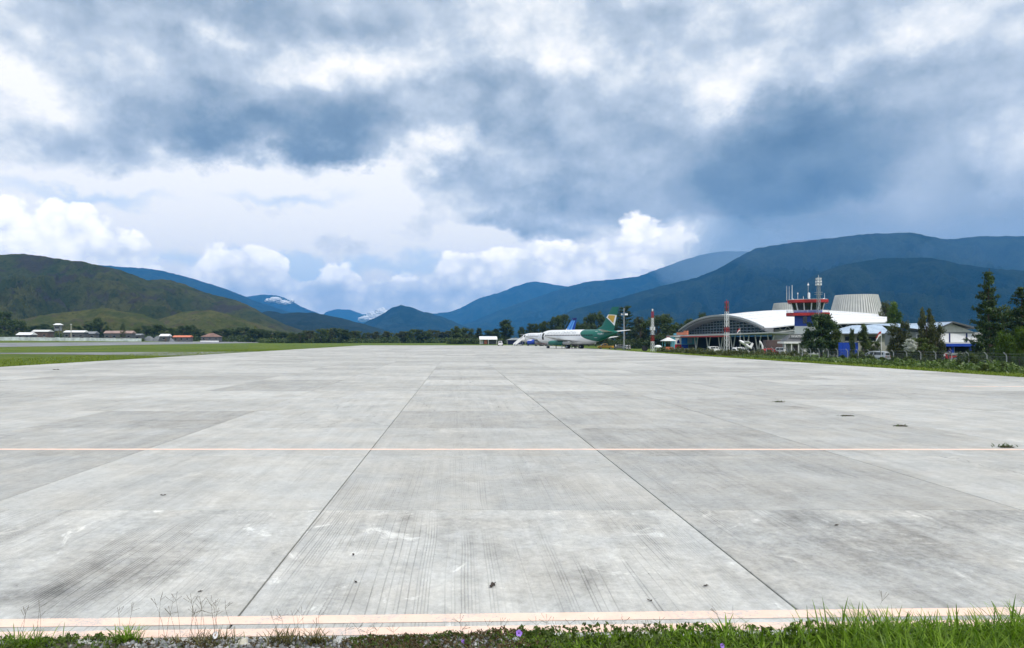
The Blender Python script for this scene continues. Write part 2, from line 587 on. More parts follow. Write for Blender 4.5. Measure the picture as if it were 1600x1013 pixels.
# painted line: peach, worn through in specks
m, T, pos = newmat('peach_paint')
x, y, z = T.sep(pos)
nz = T.noise(pos, 30, 6, 0.75)
wear = T.ss(T.m('ADD', T.m('MULTIPLY', T.noise(T.vm('MULTIPLY', pos, (1, 1.0, 1)), 1.6, 5, 0.65), 0.6), T.m('MULTIPLY', nz, 0.6)), 0.58, 0.74)
c = T.mix(T.ss(T.noise(pos, 6, 4), 0.3, 0.7), (0.90, 0.66, 0.54), (0.86, 0.60, 0.48))
c = T.mix(T.m('MULTIPLY', wear, 0.8), c, (0.47, 0.47, 0.46))
M_PAINT = finish(m, T, c, 0.6, nz, 0.2, 0.003)

M_JOINT = principled('joint_filler', (0.05, 0.05, 0.048), 0.95)

# grassland around the apron
m, T, pos = newmat('ground_grass')
n1 = T.noise(pos, 0.05, 5, 0.6, dist=0.4)
n2 = T.noise(pos, 0.6, 5, 0.65)
n3 = T.noise(pos, 9.0, 4, 0.7)
c = T.mix(T.ss(n1, 0.35, 0.65), (0.070, 0.125, 0.006), (0.125, 0.170, 0.010))
c = T.mix(T.m('MULTIPLY', T.ss(n2, 0.5, 0.72), 0.8), c, (0.042, 0.078, 0.006))
c = T.mix(T.m('MULTIPLY', T.ss(T.noise(pos, 0.16, 4, 0.6), 0.58, 0.72), 0.6), c, (0.20, 0.17, 0.07))
c = T.mix(T.m('MULTIPLY', T.ss(n3, 0.5, 0.8), 0.5), c, (0.045, 0.065, 0.012))
M_GRASSG = finish(m, T, c, 0.95, T.m('ADD', n3, n2), 0.8, 0.25)

m, T, pos = newmat('asphalt')
n1 = T.noise(T.vm('MULTIPLY', pos, (0.5, 0.12, 1)), 0.35, 5, 0.6)
n2 = T.noise(pos, 8, 4, 0.7)
c = T.mix(T.ss(n1, 0.3, 0.7), (0.17, 0.18, 0.19), (0.30, 0.31, 0.32))
c = T.mix(T.m('MULTIPLY', n2, 0.3), c, (0.08, 0.08, 0.085))
M_ASPH = finish(m, T, c, 0.85)

m, T, pos = newmat('soil')
n1 = T.noise(pos, 3.0, 5, 0.65)
n2 = T.noise(pos, 60, 4, 0.7)
c = T.mix(T.ss(n1, 0.3, 0.7), (0.10, 0.085, 0.06), (0.20, 0.18, 0.15))
c = T.mix(T.m('MULTIPLY', n2, 0.5), c, (0.06, 0.05, 0.04))
M_SOIL = finish(m, T, c, 0.95, n2, 0.6, 0.02)


# ------------------------------------------------------------------ ground
def zg(x, y):
    if x < 0:
        return float(np.interp(-x, [42, 140, 195, 235, 300, 500, 800, 1500], [-0.03, -0.03, 1.1, 2.2, 2.8, 3.2, 3.6, 6.0]))
    k = float(np.interp(y, [0, 330, 600, 900], [1, 1, 0.4, 0]))
    return -0.03 + k * float(np.interp(x, [37.5, 39, 56, 75, 500], [0, -0.03, -0.85, -1.0, -1.0]))


gx = sorted({-14000, -7000, -4000, -2500, -1500, -1100, -800, -650, -500, -400, -300, -260, -235, -215, -195, -165, -140, -100, -70, -50, round(A_X0, 2), round(A_X0 + 0.35, 2),
             -20, 0, 20, 37.25, 37.6, 39, 42, 46, 50, 53, 56, 62, 68, 75, 90, 110, 140, 180, 240, 320, 420, 500, 800, 1200, 2000, 4000, 8000, 14000})
gy = sorted({-3000, -1000, -300, -100, -30, 0, 3, 5.9, 6.10, 6.5, 20, 40, 60, 80, 100, 115, 150, 180, 210, 240, 270, 300, 324.6, 325.1, 330, 360, 400, 450, 500, 600, 750, 900, 1200, 1600, 2200, 3000, 4500, 7000, 12000, 18500})
V, Q = [], []
for yy in gy:
    for xx in gx:
        inside = A_X0 + 0.2 < xx < 37.4 and 6.2 < yy < 324.8
        V.append((xx, yy, -0.22 if inside else zg(xx, yy)))
nx = len(gx)
for j in range(len(gy) - 1):
    for i in range(nx - 1):
        Q.append((j * nx + i, j * nx + i + 1, (j + 1) * nx + i + 1, (j + 1) * nx + i))
o = link(bpy.data.objects.new('ground', npmesh('ground', V, [Q], [M_GRASSG], smooth=True)))
tag(o, 'flat green grassland around the airfield', kind='structure')


def sheet(name, xs, ys, mat, lift, label, zf=zg):
    V = [(a, b, zf(a, b) + lift) for b in ys for a in xs]
    n = len(xs)
    Q = [(j * n + i, j * n + i + 1, (j + 1) * n + i + 1, (j + 1) * n + i) for j in range(len(ys) - 1) for i in range(n - 1)]
    o = link(bpy.data.objects.new(name, npmesh(name, V, [Q], [mat], smooth=True)))
    return tag(o, label, kind='structure')


sheet('runway', [-195, -187, -165, -150, -147], [100, 160, 240, 330, 450, 600, 800, 1100, 1500], M_ASPH, 0.05, 'long grey asphalt runway beyond the grass')
V, Q = [], []
for i, (xx, ya, yb_) in enumerate([(-147, 131, 141), (-110, 133, 140), (-85, 132, 141), (-68, 127, 146), (-55, 120, 152), (round(A_X0, 2), 114, 158)]):
    V += [(xx, ya, zg(xx, ya) + 0.035), (xx, yb_, zg(xx, yb_) + 0.035)]
    if i:
        Q.append((2 * i - 2, 2 * i, 2 * i + 1, 2 * i - 1))
tag(link(bpy.data.objects.new('taxiway', npmesh('taxiway', V, [Q], [M_ASPH]))), 'grey asphalt taxiway joining apron and runway', kind='structure')

# apron: base, slabs near the camera one by one, one sheet beyond
flat0 = lambda a, b: 0.0
base = MB().box(((A_X0 + A_X1) / 2, (A_Y0 + A_Y1) / 2, -0.10), (A_X1 - A_X0 - 0.02, A_Y1 - A_Y0 - 0.02, 0.08)).build('apron', M_JOINT)
tag(base, 'wide pale concrete apron laid in square slabs', kind='structure')
GAP = 0.020
sm = MB().box((0, 0, -0.03), (SW - GAP, SH - 0.028, 0.06)).mesh('slab', M_SLAB, bevel=0.006)
for r in range(NEAR_ROWS):
    y0 = A_Y0 if r == 0 else SY0 + (r - 1) * SH
    y1 = SY0 + r * SH
    for k in range(-8, 8):
        x0, x1 = max(SX0 + k * SW, A_X0), min(SX0 + (k + 1) * SW, A_X1)
        lo, hi = -0.62 * y1 - 4, 0.765 * y1 + 4
        if x1 < lo - SW or x0 > hi + SW:
            continue
        s = link(bpy.data.objects.new('slab', sm), base, ((x0 + x1) / 2, (y0 + y1) / 2, 0))
        s.scale = ((x1 - x0) / SW, (y1 - y0) / SH, 1)
# corners the slab loop leaves out beside the camera, and everything beyond the near rows
fa = MB()
fa.box(((A_X0 + A_X1) / 2, (Y_NEAR + A_Y1) / 2 + 0.005, -0.03), (A_X1 - A_X0, A_Y1 - Y_NEAR - 0.01, 0.06))
fo = fa.build('paved_field', M_APRON, base)


def line(name, x0, ya, x1, yb, w, label):
    n = 24
    V, Q = [], []
    for i in range(n + 1):
        t = i / n
        xx = x0 + (x1 - x0) * t
        yy = ya + (yb - ya) * t
        V += [(xx, yy - w / 2, 0.004), (xx, yy + w / 2, 0.004)]
        if i:
            Q.append((2 * i - 2, 2 * i, 2 * i + 1, 2 * i - 1))
    o = link(bpy.data.objects.new(name, npmesh(name, V, [Q], [M_PAINT])))
    return tag(o, label, kind='structure')


line('painted_line', -6.0, 6.447, 8.0, 6.892, 0.190, 'broad peach painted line along the grassy apron edge')
line('painted_line', -6.0, 6.167, 8.0, 6.612, 0.165, 'outer peach painted line half buried in grass at the apron edge')
line('painted_line', -30.0, 16.88, 30.0, 16.78, 0.20, 'thin peach painted line right across the apron')
line('painted_line', 27.0, 39.6, 33.5, 39.2, 0.32, 'short peach painted dash towards the fence side of the apron')


# ------------------------------------------------------------------ mountains
def forest_mat(name, a, b, c2, sc, rock=None):
    m, T, pos = newmat(name)
    n1 = T.noise(pos, sc, 6, 0.62, dist=0.5)
    n2 = T.noise(pos, sc * 7, 6, 0.7)
    c = T.mix(T.ss(n1, 0.36, 0.62), a, b)
    c = T.mix(T.m('MULTIPLY', T.ss(n2, 0.45, 0.7), 0.7), c, c2)
    if rock:
        n3 = T.noise(T.vm('ADD', pos, (900, 300, 0)), sc * 1.6, 6, 0.65, dist=0.8)
        c = T.mix(T.m('MULTIPLY', T.ss(n3, 0.52, 0.64), 0.8), c, rock)
    return finish(m, T, c, 1.0, T.m('ADD', n2, T.noise(pos, sc * 30, 4, 0.7)), 1.0, 0.12 / sc, 0.1)


M_FOREST = forest_mat('forest_slope', (0.007, 0.019, 0.010), (0.034, 0.050, 0.021), (0.004, 0.010, 0.007), 0.0030)
M_HILL = forest_mat('grassy_hill', (0.064, 0.088, 0.030), (0.120, 0.130, 0.048), (0.022, 0.036, 0.018), 0.009, (0.075, 0.066, 0.066))
M_FOOT = forest_mat('foothill', (0.090, 0.115, 0.034), (0.150, 0.155, 0.052), (0.040, 0.058, 0.022), 0.022, (0.13, 0.11, 0.065))
M_MIDHILL = forest_mat('wooded_hill', (0.020, 0.034, 0.016), (0.036, 0.050, 0.020), (0.012, 0.020, 0.011), 0.005)


def mountain(name, label, prof, Yr, Yf, mat, gully=0.5, seed=0.0, nt=70, freq=1.0, base=-8.0, rough=1.5, curve=1.25, px_step=4):
    """terrain rising from distance Yf to a ridge at Yr whose crest follows the profile, with spurs and gullies, and a back slope"""
    pxs = np.arange(prof[0][0], prof[-1][0] + 0.1, px_step)
    ry = np.interp(pxs, [p[0] for p in prof], [p[1] for p in prof])
    ts = np.concatenate([np.linspace(0, 1, nt), np.linspace(1.03, 1.5, 10)])
    V = []
    amp = (Yr - Yf)
    for t in ts:
        for px, py in zip(pxs, ry):
            Y = Yf + (Yr - Yf) * t
            # the crest wanders in depth as real ridges do
            Y += amp * 0.16 * mnoise.noise(Vector((px * 0.006, seed, 0.3))) * min(t, 1)
            xx = (px - VX) * Y / F
            q = Vector((xx * freq * 0.0016 + seed * 7.3, Y * freq * 0.0011, seed))
            rid = 1 - abs(mnoise.fractal(q, 0.9, 2.1, 6)) * 2.2
            rid2 = mnoise.fractal(q * 5.0, 1.0, 2.0, 4)
            zr = CH + (VY - py) * (Yf + (Yr - Yf)) / F
            if t <= 1:
                s = t ** curve
                cut = gully * (1 - rid) * 4 * t * (1 - t) ** 0.8
                h = s - cut * 0.52 + rid2 * 0.08 * rough * t * (1 - t)
                jit = mnoise.noise(Vector((px * 0.31, seed, 9.0))) * 1.0 + mnoise.noise(Vector((px * 0.09, seed, 4.0))) * 1.2
                zz = base + (zr - base) * h + jit * Yr / F * 0.55 * rough * (t ** 3)
            else:
                zz = base + (zr - base) * (1 - ((t - 1) / 0.5) ** 1.3)
            V.append((xx, Y, zz))
    n = len(pxs)
    Q = [(j * n + i, j * n + i + 1, (j + 1) * n + i + 1, (j + 1) * n + i) for j in range(len(ts) - 1) for i in range(n - 1)]
    o = link(bpy.data.objects.new(name, npmesh(name, V, [Q], [mat], smooth=True)))
    return tag(o, label, kind='structure')


mountain('hill', 'dark olive grassy hill rising behind the village beyond the runway',
         [(-330, 420), (-200, 396), (-120, 388), (0, 394), (34, 393), (66, 399), (105, 407), (131, 411), (157, 418), (184, 423), (210, 431), (231, 438), (252, 436), (268, 437), (289, 443), (315, 455), (341, 462),
          (367, 469), (394, 481), (409, 490), (420, 496), (445, 508), (480, 520), (520, 532)], 1750, 800, M_HILL, 0.85, 1.7, nt=130, freq=2.6, base=2.0, curve=1.15, px_step=3)
mountain('hill', 'low pale grassy foothill behind the village roofs and trees',
         [(-60, 520), (0, 508), (34, 499), (79, 490), (131, 484), (163, 480), (184, 485), (223, 491), (249, 502), (270, 514), (290, 524)], 900, 660, M_FOOT, 0.7, 3.1, nt=60, freq=6, base=2.0, curve=0.9, px_step=3)
mountain('hill', 'rounded brownish foothill below the long slope of the dark hill',
         [(215, 525), (235, 508), (252, 498), (289, 486), (328, 484), (367, 494), (407, 508), (430, 516), (470, 527)], 1000, 700, M_FOOT, 0.7, 5.4, nt=60, freq=6, base=2.0, curve=0.8, px_step=3)
mountain('mountain', 'blue mountain ridge just behind the dark grassy hill',
         [(60, 425), (120, 414), (157, 414), (200, 417), (221, 417), (255, 421), (300, 433), (350, 450), (380, 463), (400, 472), (430, 482), (470, 494), (520, 510)], 9000, 5500, M_FOREST, 0.5, 2.2)
mountain('mountain', 'far blue rounded peak with cloud at its foot',
         [(360, 480), (385, 464), (410, 460), (437, 462), (455, 470), (470, 479), (500, 491), (540, 505)], 13000, 10500, M_FOREST, 0.4, 6.2)
mountain('mountain', 'distant small blue peak among white clouds in the valley gap',
         [(490, 502), (510, 488), (525, 483), (545, 484), (570, 492), (590, 487), (612, 483), (640, 486), (680, 500)], 16500, 14000, M_FOREST, 0.4, 8.9)
mountain('hill', 'dark wooded ridge sloping down to the valley floor in the middle distance',
         [(330, 512), (380, 497), (410, 489), (425, 487), (445, 491), (465, 489), (492, 490), (520, 495), (542, 500), (567, 506), (587, 512), (605, 517), (625, 523), (650, 531)], 3600, 2400, M_MIDHILL, 0.5, 4.3, freq=1.6)
mountain('mountain', 'rounded greenish blue hill at the head of the valley',
         [(530, 525), (570, 505), (600, 490), (615, 481), (626, 478), (640, 480), (665, 489), (690, 496), (720, 508), (760, 522)], 7000, 5200, M_FOREST, 0.5, 9.4)
mountain('mountain', 'steep blue mountain with its top near the bright clouds behind the parked aircraft',
         [(640, 505), (668, 491), (700, 488), (722, 481), (738, 471), (757, 464), (780, 457), (800, 449), (820, 441), (838, 438), (860, 443), (885, 447), (930, 452), (1000, 470)], 12500, 9500, M_FOREST, 0.5, 11.7)
mountain('mountain', 'blue ridge fading into rain cloud behind the aircraft tails',
         [(690, 520), (740, 502), (780, 485), (830, 466), (885, 448), (915, 440), (960, 437), (1000, 431), (1040, 415), (1075, 403), (1100, 397), (1130, 394), (1220, 398), (1350, 410), (1500, 430)], 9800, 6600, M_FOREST, 0.55, 13.1)
mountain('mountain', 'broad dark blue mountain wall behind the terminal and control tower',
         [(800, 523), (850, 503), (900, 482), (965, 465), (1040, 445), (1090, 433), (1120, 420), (1150, 403), (1180, 388), (1230, 382), (1280, 378), (1365, 369), (1425, 363), (1480, 372), (1525, 369), (1600, 371), (1700, 362), (1820, 380), (2000, 400)],
         5400, 3200, M_FOREST, 0.75, 15.6, nt=120, freq=1.3)
mountain('mountain', 'darker wooded spur stepping down in front of the broad mountain wall',
         [(960, 533), (1060, 515), (1130, 494), (1190, 472), (1232, 452), (1276, 428), (1320, 412), (1380, 401), (1450, 404), (1500, 416), (1560, 424), (1640, 430), (1800, 440), (1950, 460)], 4000, 2400, M_FOREST, 0.7, 21.3, nt=90, freq=1.6)


# ------------------------------------------------------------------ trees
M_BARK = principled('bark', (0.11, 0.085, 0.06), 0.95, var=0.4, vscale=4)
M_LEAF_DARK = leafmat('leaf_dark', (0.022, 0.040, 0.012), (0.105, 0.145, 0.040), 0.25)
M_LEAF_PINE = leafmat('leaf_pine', (0.014, 0.032, 0.013), (0.070, 0.120, 0.038), 0.2)
M_LEAF_MID = leafmat('leaf_mid', (0.026, 0.046, 0.010), (0.120, 0.160, 0.036), 0.3)
M_LEAF_BRIGHT = leafmat('leaf_bright', (0.035, 0.070, 0.010), (0.120, 0.190, 0.030), 0.4)
M_LEAF_OLIVE = leafmat('leaf_olive', (0.034, 0.044, 0.016), (0.125, 0.140, 0.050), 0.3)
M_LEAF_WHITE = leafmat('leaf_white', (0.45, 0.46, 0.47), (0.85, 0.86, 0.88), 0.2)


def leaves(rng, centres, radii, per, size, flat=1.0, droop=0.0, tint_c=None):
    """leaf quads gathered round clump centres; returns vertices, quads and a tint per vertex"""
    C = np.asarray(centres, dtype=float)
    n = len(C) * per
    idx = np.repeat(np.arange(len(C)), per)
    d = rng.normal(size=(n, 3))
    d /= np.linalg.norm(d, axis=1)[:, None] + 1e-9
    rad = rng.random(n) ** 0.45
    R_ = np.asarray(radii)[idx] if hasattr(radii, '__len__') else np.full(n, radii)
    p = C[idx] + d * (rad * R_)[:, None] * np.array([1, 1, flat])
    p[:, 2] -= droop * rng.random(n) * R_
    a = rng.normal(size=(n, 3))
    a /= np.linalg.norm(a, axis=1)[:, None]
    if droop:
        a[:, 2] -= 1.2 * droop
        a /= np.linalg.norm(a, axis=1)[:, None]
    b = np.cross(a, d + 0.35 * rng.normal(size=(n, 3)))
    b /= np.linalg.norm(b, axis=1)[:, None] + 1e-9
    s = size * (0.6 + 0.8 * rng.random(n))
    a = a * s[:, None]
    b = b * (s * 0.5)[:, None]
    V = np.stack([p - a, p + b * 0.9, p + a, p - b * 0.9], axis=1).reshape(-1, 3)
    Q = np.arange(n * 4).reshape(n, 4)
    ct = (rng.random(len(C)) if tint_c is None else np.asarray(tint_c))[idx]
    t = np.clip(0.55 * ct + 0.45 * rng.random(n), 0, 1)
    return V, Q, np.repeat(t, 4)


def crown_mesh(name, kind, seed, mat):
    rng = np.random.default_rng(seed)
    rr = random.Random(seed)
    tr = MB()
    C, RAD = [], []
    if kind == 'broad':                       # 10 m tall, wide and uneven
        tr.tube([(0, 0, -0.4), (0.1, 0, 1.2), (0.05, 0.1, 3.2), (0.2, 0, 6.0)], [0.32, 0.24, 0.19, 0.06], 7)
        for i in range(54):
            a, q = rr.random() * 6.28, rr.random()
            z = 1.2 + 8.2 * rr.random() ** 0.85
            w = 3.6 * math.sqrt(max(0.05, 1 - ((z - 5.0) / 5.2) ** 2)) * (0.35 + 0.65 * math.sqrt(q)) * (0.75 + 0.5 * rr.random())
            c = (w * math.cos(a), w * math.sin(a), z)
            C.append(c)
            RAD.append(0.75 + 0.65 * rr.random())
            if i % 3 == 0:
                tr.tube([(0.05, 0.05, 2.0 + 0.35 * (z - 2)), (c[0] * 0.5, c[1] * 0.5, z * 0.75 + 0.8), c], [0.11, 0.07, 0.02], 5)
        V, Q, t = leaves(rng, C, RAD, 115, 0.24, 0.85)
    elif kind == 'tall':                      # 10 m, narrow, ragged
        tr.tube([(0, 0, -0.4), (0.05, 0, 3), (0.12, 0.05, 6.5), (0.1, 0, 9.2)], [0.22, 0.17, 0.12, 0.03], 7)
        for i in range(44):
            z = 0.9 + 8.9 * i / 44 + 0.3 * rr.random()
            w = (1.7 - 0.12 * abs(z - 4.5) ** 1.15) * (0.3 + 0.8 * rr.random())
            a = rr.random() * 6.28
            c = (w * math.cos(a), w * math.sin(a), z)
            C.append(c)
            RAD.append(0.55 + 0.4 * rr.random())
            if i % 3 == 0:
                tr.tube([(0.08, 0, z - 0.9), c], [0.06, 0.02], 5)
        V, Q, t = leaves(rng, C, RAD, 115, 0.20, 1.1)
    elif kind == 'eucalypt':                  # 10 m, open crown with hanging leaf sprays
        tr.tube([(0, 0, -0.4), (0.15, 0.05, 2.4), (-0.1, 0.1, 5.0), (0.15, 0, 8.6)], [0.2, 0.15, 0.11, 0.03], 7)
        for i in range(40):
            z = 1.8 + 7.8 * rr.random()
            a = rr.random() * 6.28
            w = 2.7 * math.sqrt(max(0.1, 1 - ((z - 5.6) / 4.9) ** 2)) * (0.3 + 0.7 * rr.random())
            c = (w * math.cos(a), w * math.sin(a), z)
            C.append(c)
            RAD.append(0.55 + 0.45 * rr.random())
            tr.tube([(0, 0.05, z * 0.62), (c[0] * 0.55, c[1] * 0.55, z * 0.93), c], [0.07, 0.045, 0.015], 5)
        V, Q, t = leaves(rng, C, RAD, 130, 0.22, 1.3, droop=0.9)
    elif kind == 'conifer':                   # 12 m, whorled irregular boughs with drooping ends
        tr.tube([(0, 0, -0.4), (0.05, 0, 4), (0.0, 0.05, 8), (0.08, 0, 12.2)], [0.30, 0.22, 0.13, 0.03], 7)
        z = 1.3
        while z < 12.0:
            L = 3.5 * (1 - z / 12.6) ** 0.75 + 0.25
            for k in range(6 if z < 9 else 4):
                a = rr.random() * 6.28
                l = L * (0.55 + 0.6 * rr.random())
                e = Vector((l * math.cos(a), l * math.sin(a), z + l * (0.10 + 0.22 * rr.random())))
                tr.tube([(0, 0, z), tuple(e * 0.5 + Vector((0, 0, z * 0.5 - 0.05 * l))), tuple(e)], [0.06, 0.04, 0.015], 4)
                nk = max(2, int(l / 0.42))
                for q in range(nk):
                    f = 0.28 + 0.72 * (q + rr.random() * 0.5) / nk
                    p = Vector((0, 0, z)).lerp(e, min(f, 1.0))
                    C.append((p.x + rr.gauss(0, 0.1), p.y + rr.gauss(0, 0.1), p.z - 0.06))
                    RAD.append(0.34 + 0.2 * rr.random())
            z += 0.42 + 0.25 * rr.random()
        V, Q, t = leaves(rng, C, RAD, 22, 0.18, 0.7, droop=0.35)
    elif kind == 'araucaria':                 # 12 m, bare stem with separate tiers of upturned boughs
        tr.tube([(0, 0, -0.4), (0, 0.05, 5), (0.1, 0, 9), (0.05, 0, 12.0)], [0.26, 0.2, 0.13, 0.04], 7)
        for i in range(11):
            z = 2.6 + 9.2 * i / 10.5
            L = 3.0 * (1 - 0.55 * i / 10) * (0.75 + 0.4 * rr.random())
            for k in range(5):
                a = 6.28 * k / 5 + rr.random() * 1.1
                e = Vector((L * math.cos(a), L * math.sin(a), z + 0.30 * L + rr.gauss(0, 0.2)))
                tr.tube([(0, 0, z), (e.x * 0.6, e.y * 0.6, z + 0.05), tuple(e)], [0.06, 0.04, 0.02], 4)
                for q in range(5):
                    p = Vector((0, 0, z)).lerp(e, 0.45 + 0.14 * q)
                    C.append((p.x, p.y, p.z))
                    RAD.append(0.25 + 0.12 * q * rr.random())
        V, Q, t = leaves(rng, C, RAD, 34, 0.15, 0.7)
    elif kind == 'dense':                     # 8 m, full dark rounded cone down to the ground
        tr.tube([(0, 0, -0.4), (0, 0.05, 3), (0.1, 0, 6.6)], [0.35, 0.25, 0.06], 7)
        for i in range(170):
            z = 0.9 + 6.9 * rr.random() ** 0.9
            a = rr.random() * 6.28
            w = 3.15 * min(1, (z + 0.8) / 2.6) * max(0.0, 1 - (z / 8.3) ** 2.2) ** 0.62 * (0.45 + 0.6 * rr.random())
            C.append((w * math.cos(a), w * math.sin(a), z))
            RAD.append(0.5 + 0.35 * rr.random())
            if i % 6 == 0:
                tr.tube([(0, 0.03, z * 0.75), C[-1]], [0.07, 0.02], 4)
        V, Q, t = leaves(rng, C, RAD, 80, 0.18, 0.9)
    else:                                     # shrub, 3 m
        for k in range(6):
            a = rr.random() * 6.28
            tr.tube([(0.1 * math.cos(a), 0.1 * math.sin(a), -0.2), (0.7 * math.cos(a), 0.7 * math.sin(a), 1.6)], [0.05, 0.02], 5)
        for i in range(42):
            a = rr.random() * 6.28
            z = 0.25 + 2.5 * rr.random()
            w = 1.55 * math.sqrt(max(0.08, 1 - ((z - 1.15) / 1.9) ** 2)) * (0.3 + 0.75 * rr.random())
            C.append((w * math.cos(a), w * math.sin(a), z))
            RAD.append(0.32 + 0.25 * rr.random())
        V, Q, t = leaves(rng, C, RAD, 90, 0.11, 1.0)
    return npmesh('crown', V, [Q], [mat], tint=np.repeat(t[:, None], 3, axis=1)), tr.mesh('trunk', M_BARK, smooth=True)


PROTO = {}
HT = {'broad': 10.0, 'tall': 10.2, 'eucalypt': 10.0, 'conifer': 12.4, 'araucaria': 12.6, 'dense': 8.1, 'shrub': 3.0}
WD = {'broad': 8.2, 'tall': 4.2, 'eucalypt': 6.2, 'conifer': 7.0, 'araucaria': 6.4, 'dense': 6.8, 'shrub': 3.6}


def tree(name, label, px, top, w, Y, kind, mat, variant=0, group=None, base=None, cat='tree', rz=None):
    """a tree whose crown spans w photo pixels round column px and tops out at row top, standing at distance Y"""
    key = (kind, mat.name, variant)
    if key not in PROTO:
        PROTO[key] = crown_mesh(name, kind, 101 + 37 * variant + 7 * len(kind), mat)
    cm, tm = PROTO[key]
    x = X(px, Y)
    zb = zg(x, Y) if base is None else base
    h = Z(top, Y) - zb
    r = root(name, label, cat, (x, Y, zb), px * 1.7 if rz is None else rz, group)
    sx = w * Y / F / WD[kind]
    r.scale = (sx, sx, h / HT[kind])
    for nm, me in (('trunk', tm), ('crown', cm)):
        link(bpy.data.objects.new(nm, me), r)
    return r


rg = random.Random(5)
# treeline beyond the far end of the apron and the valley floor
G1 = 'trees of the far treeline'
L1 = 'small dark tree in the low far treeline across the end of the apron'
px = 402
while px < 752:
    tp = 518 + 3 * math.sin(px * 0.045) + rg.uniform(-3.0, 2.5)
    tree('treeline_tree', L1, px, tp, rg.uniform(13, 24), rg.uniform(520, 640), rg.choice(['broad', 'broad', 'tall']), rg.choice([M_LEAF_DARK, M_LEAF_OLIVE, M_LEAF_MID]), rg.randint(0, 2), G1)
    px += rg.uniform(6, 10)
for px, tp, w, lb in [(-12, 478, 34, 'tallest dark tree at the village edge'), (8, 487, 34, 'dark tree at the very end of the whitewashed fence'), (28, 500, 34, 'bushy tree left of the bright white village roof'), (55, 509, 26, 'tree behind the brown-walled village house'),
                      (72, 506, 28, 'tree just left of the grey lookout tower'), (118, 509, 24, 'tree behind the pale village post'), (140, 505, 24, 'first tree past the long white village roof'), (152, 497, 20, 'highest pointed tree between the white and the faded red village roofs'),
                      (160, 503, 26, 'dark tree touching the faded red village roof'), (215, 513, 18, 'low tree at the end of the faded red roof'), (228, 509, 26, 'tree above the first gravel heap'), (246, 507, 30, 'rounded tree above the tallest gravel heap'),
                      (262, 512, 26, 'tree behind the stepped white village roof'), (276, 513, 22, 'tree behind the orange village roof'), (288, 508, 26, 'taller tree above the end of the orange village roof'), (299, 508, 26, 'tree in the gap between orange roof and brown pavilion'),
                      (312, 514, 20, 'low tree left of the brown pavilion'), (336, 516, 20, 'low tree right behind the brown pavilion'), (350, 514, 26, 'first tree past the brown pavilion'), (364, 513, 30, 'second tree past the brown pavilion'), (380, 511, 30, 'third tree past the brown pavilion'),
                      (395, 513, 30, 'fourth tree past the brown pavilion'), (405, 514, 24, 'tree where the village belt meets the far treeline')]:
    tree('village_tree', lb, px, tp, w, rg.uniform(575, 640), rg.choice(['broad', 'broad', 'tall']), rg.choice([M_LEAF_DARK, M_LEAF_DARK, M_LEAF_MID]), rg.randint(0, 2), 'trees behind the village')
tree('araucaria_tree', 'dark twin-stemmed tiered tree above the reddish village roof', 192, 504, 12, 470, 'araucaria', M_LEAF_DARK, 0)
# belt behind the aircraft
G2 = 'trees behind the aircraft'
for px, tp, w, Y, k, lb in [(730, 512, 26, 440, 'broad', 'low dark tree beside the flat-topped one'), (764, 516, 26, 440, 'broad', 'tree right behind the long white-roofed shed'), (775, 514, 18, 440, 'tall', 'upright tree at the end of the white-roofed shed'),
                            (815, 511, 14, 400, 'tall', 'slim tree above the foot of the white stairs'), (829, 506, 20, 390, 'tall', 'tree above the nose of the blue-finned airliner'), (842, 505, 24, 390, 'broad', 'tree above the lettering of the blue-finned airliner'),
                            (855, 502, 26, 380, 'broad', 'tree above the nose of the green-tailed airliner'), (868, 494, 26, 380, 'broad', 'tall tree left of the blue fin'), (880, 491, 26, 380, 'broad', 'tallest tree next to the blue fin'), (896, 502, 22, 380, 'broad', 'tree hidden behind the blue fin'),
                            (905, 506, 26, 370, 'broad', 'low tree between the blue fin and the green tail'), (920, 492, 26, 370, 'broad', 'tree midway between the two aircraft fins'), (931, 487, 28, 370, 'broad', 'highest tree between the two aircraft fins'), (945, 497, 26, 370, 'broad', 'tree at the root of the green fin'),
                            (957, 500, 28, 360, 'broad', 'tree half hidden by the green fin'), (1050, 508, 34, 320, 'broad', 'dark tree above the small pale pavilion'), (1062, 504, 30, 330, 'broad', 'tree above the painted kiosk'), (1075, 498, 24, 345, 'broad', 'tree at the far foot of the terminal arch'),
                            (1098, 489, 22, 345, 'tall', 'tree top showing over the terminal arch'), (1086, 500, 24, 345, 'broad', 'low tree behind the end of the terminal arch'), (1000, 507, 24, 330, 'broad', 'dark tree behind the yellowish one'), (985, 510, 24, 320, 'broad', 'low tree at the foot of the floodlight pole')]:
    tree('background_tree', lb, px, tp, w, Y, k, M_LEAF_DARK, rg.randint(0, 2), G2)
tree('umbrella_tree', 'flat-topped tree standing apart over the far treeline', 716, 510, 30, 430, 'eucalypt', M_LEAF_DARK, 1)
tree('tall_tree', 'tall dense green tree between the small hangar and the nearer sky', 790, 500, 30, 420, 'tall', M_LEAF_MID, 0)
tree('small_tree', 'dark upright tree left of the long white-roofed shed', 748, 513, 14, 430, 'tall', M_LEAF_DARK, 2)
tree('araucaria_tree', 'tall open tiered dark tree behind the grey floodlight pole', 976, 476, 40, 300, 'araucaria', M_LEAF_PINE, 1)
tree('round_tree', 'big dark round tree behind the slim red and white mast', 1028, 491, 56, 290, 'broad', M_LEAF_DARK, 3)
tree('olive_tree', 'yellowish tree between the tiered tree and the big round one', 1000, 496, 26, 300, 'eucalypt', M_LEAF_OLIVE, 2)
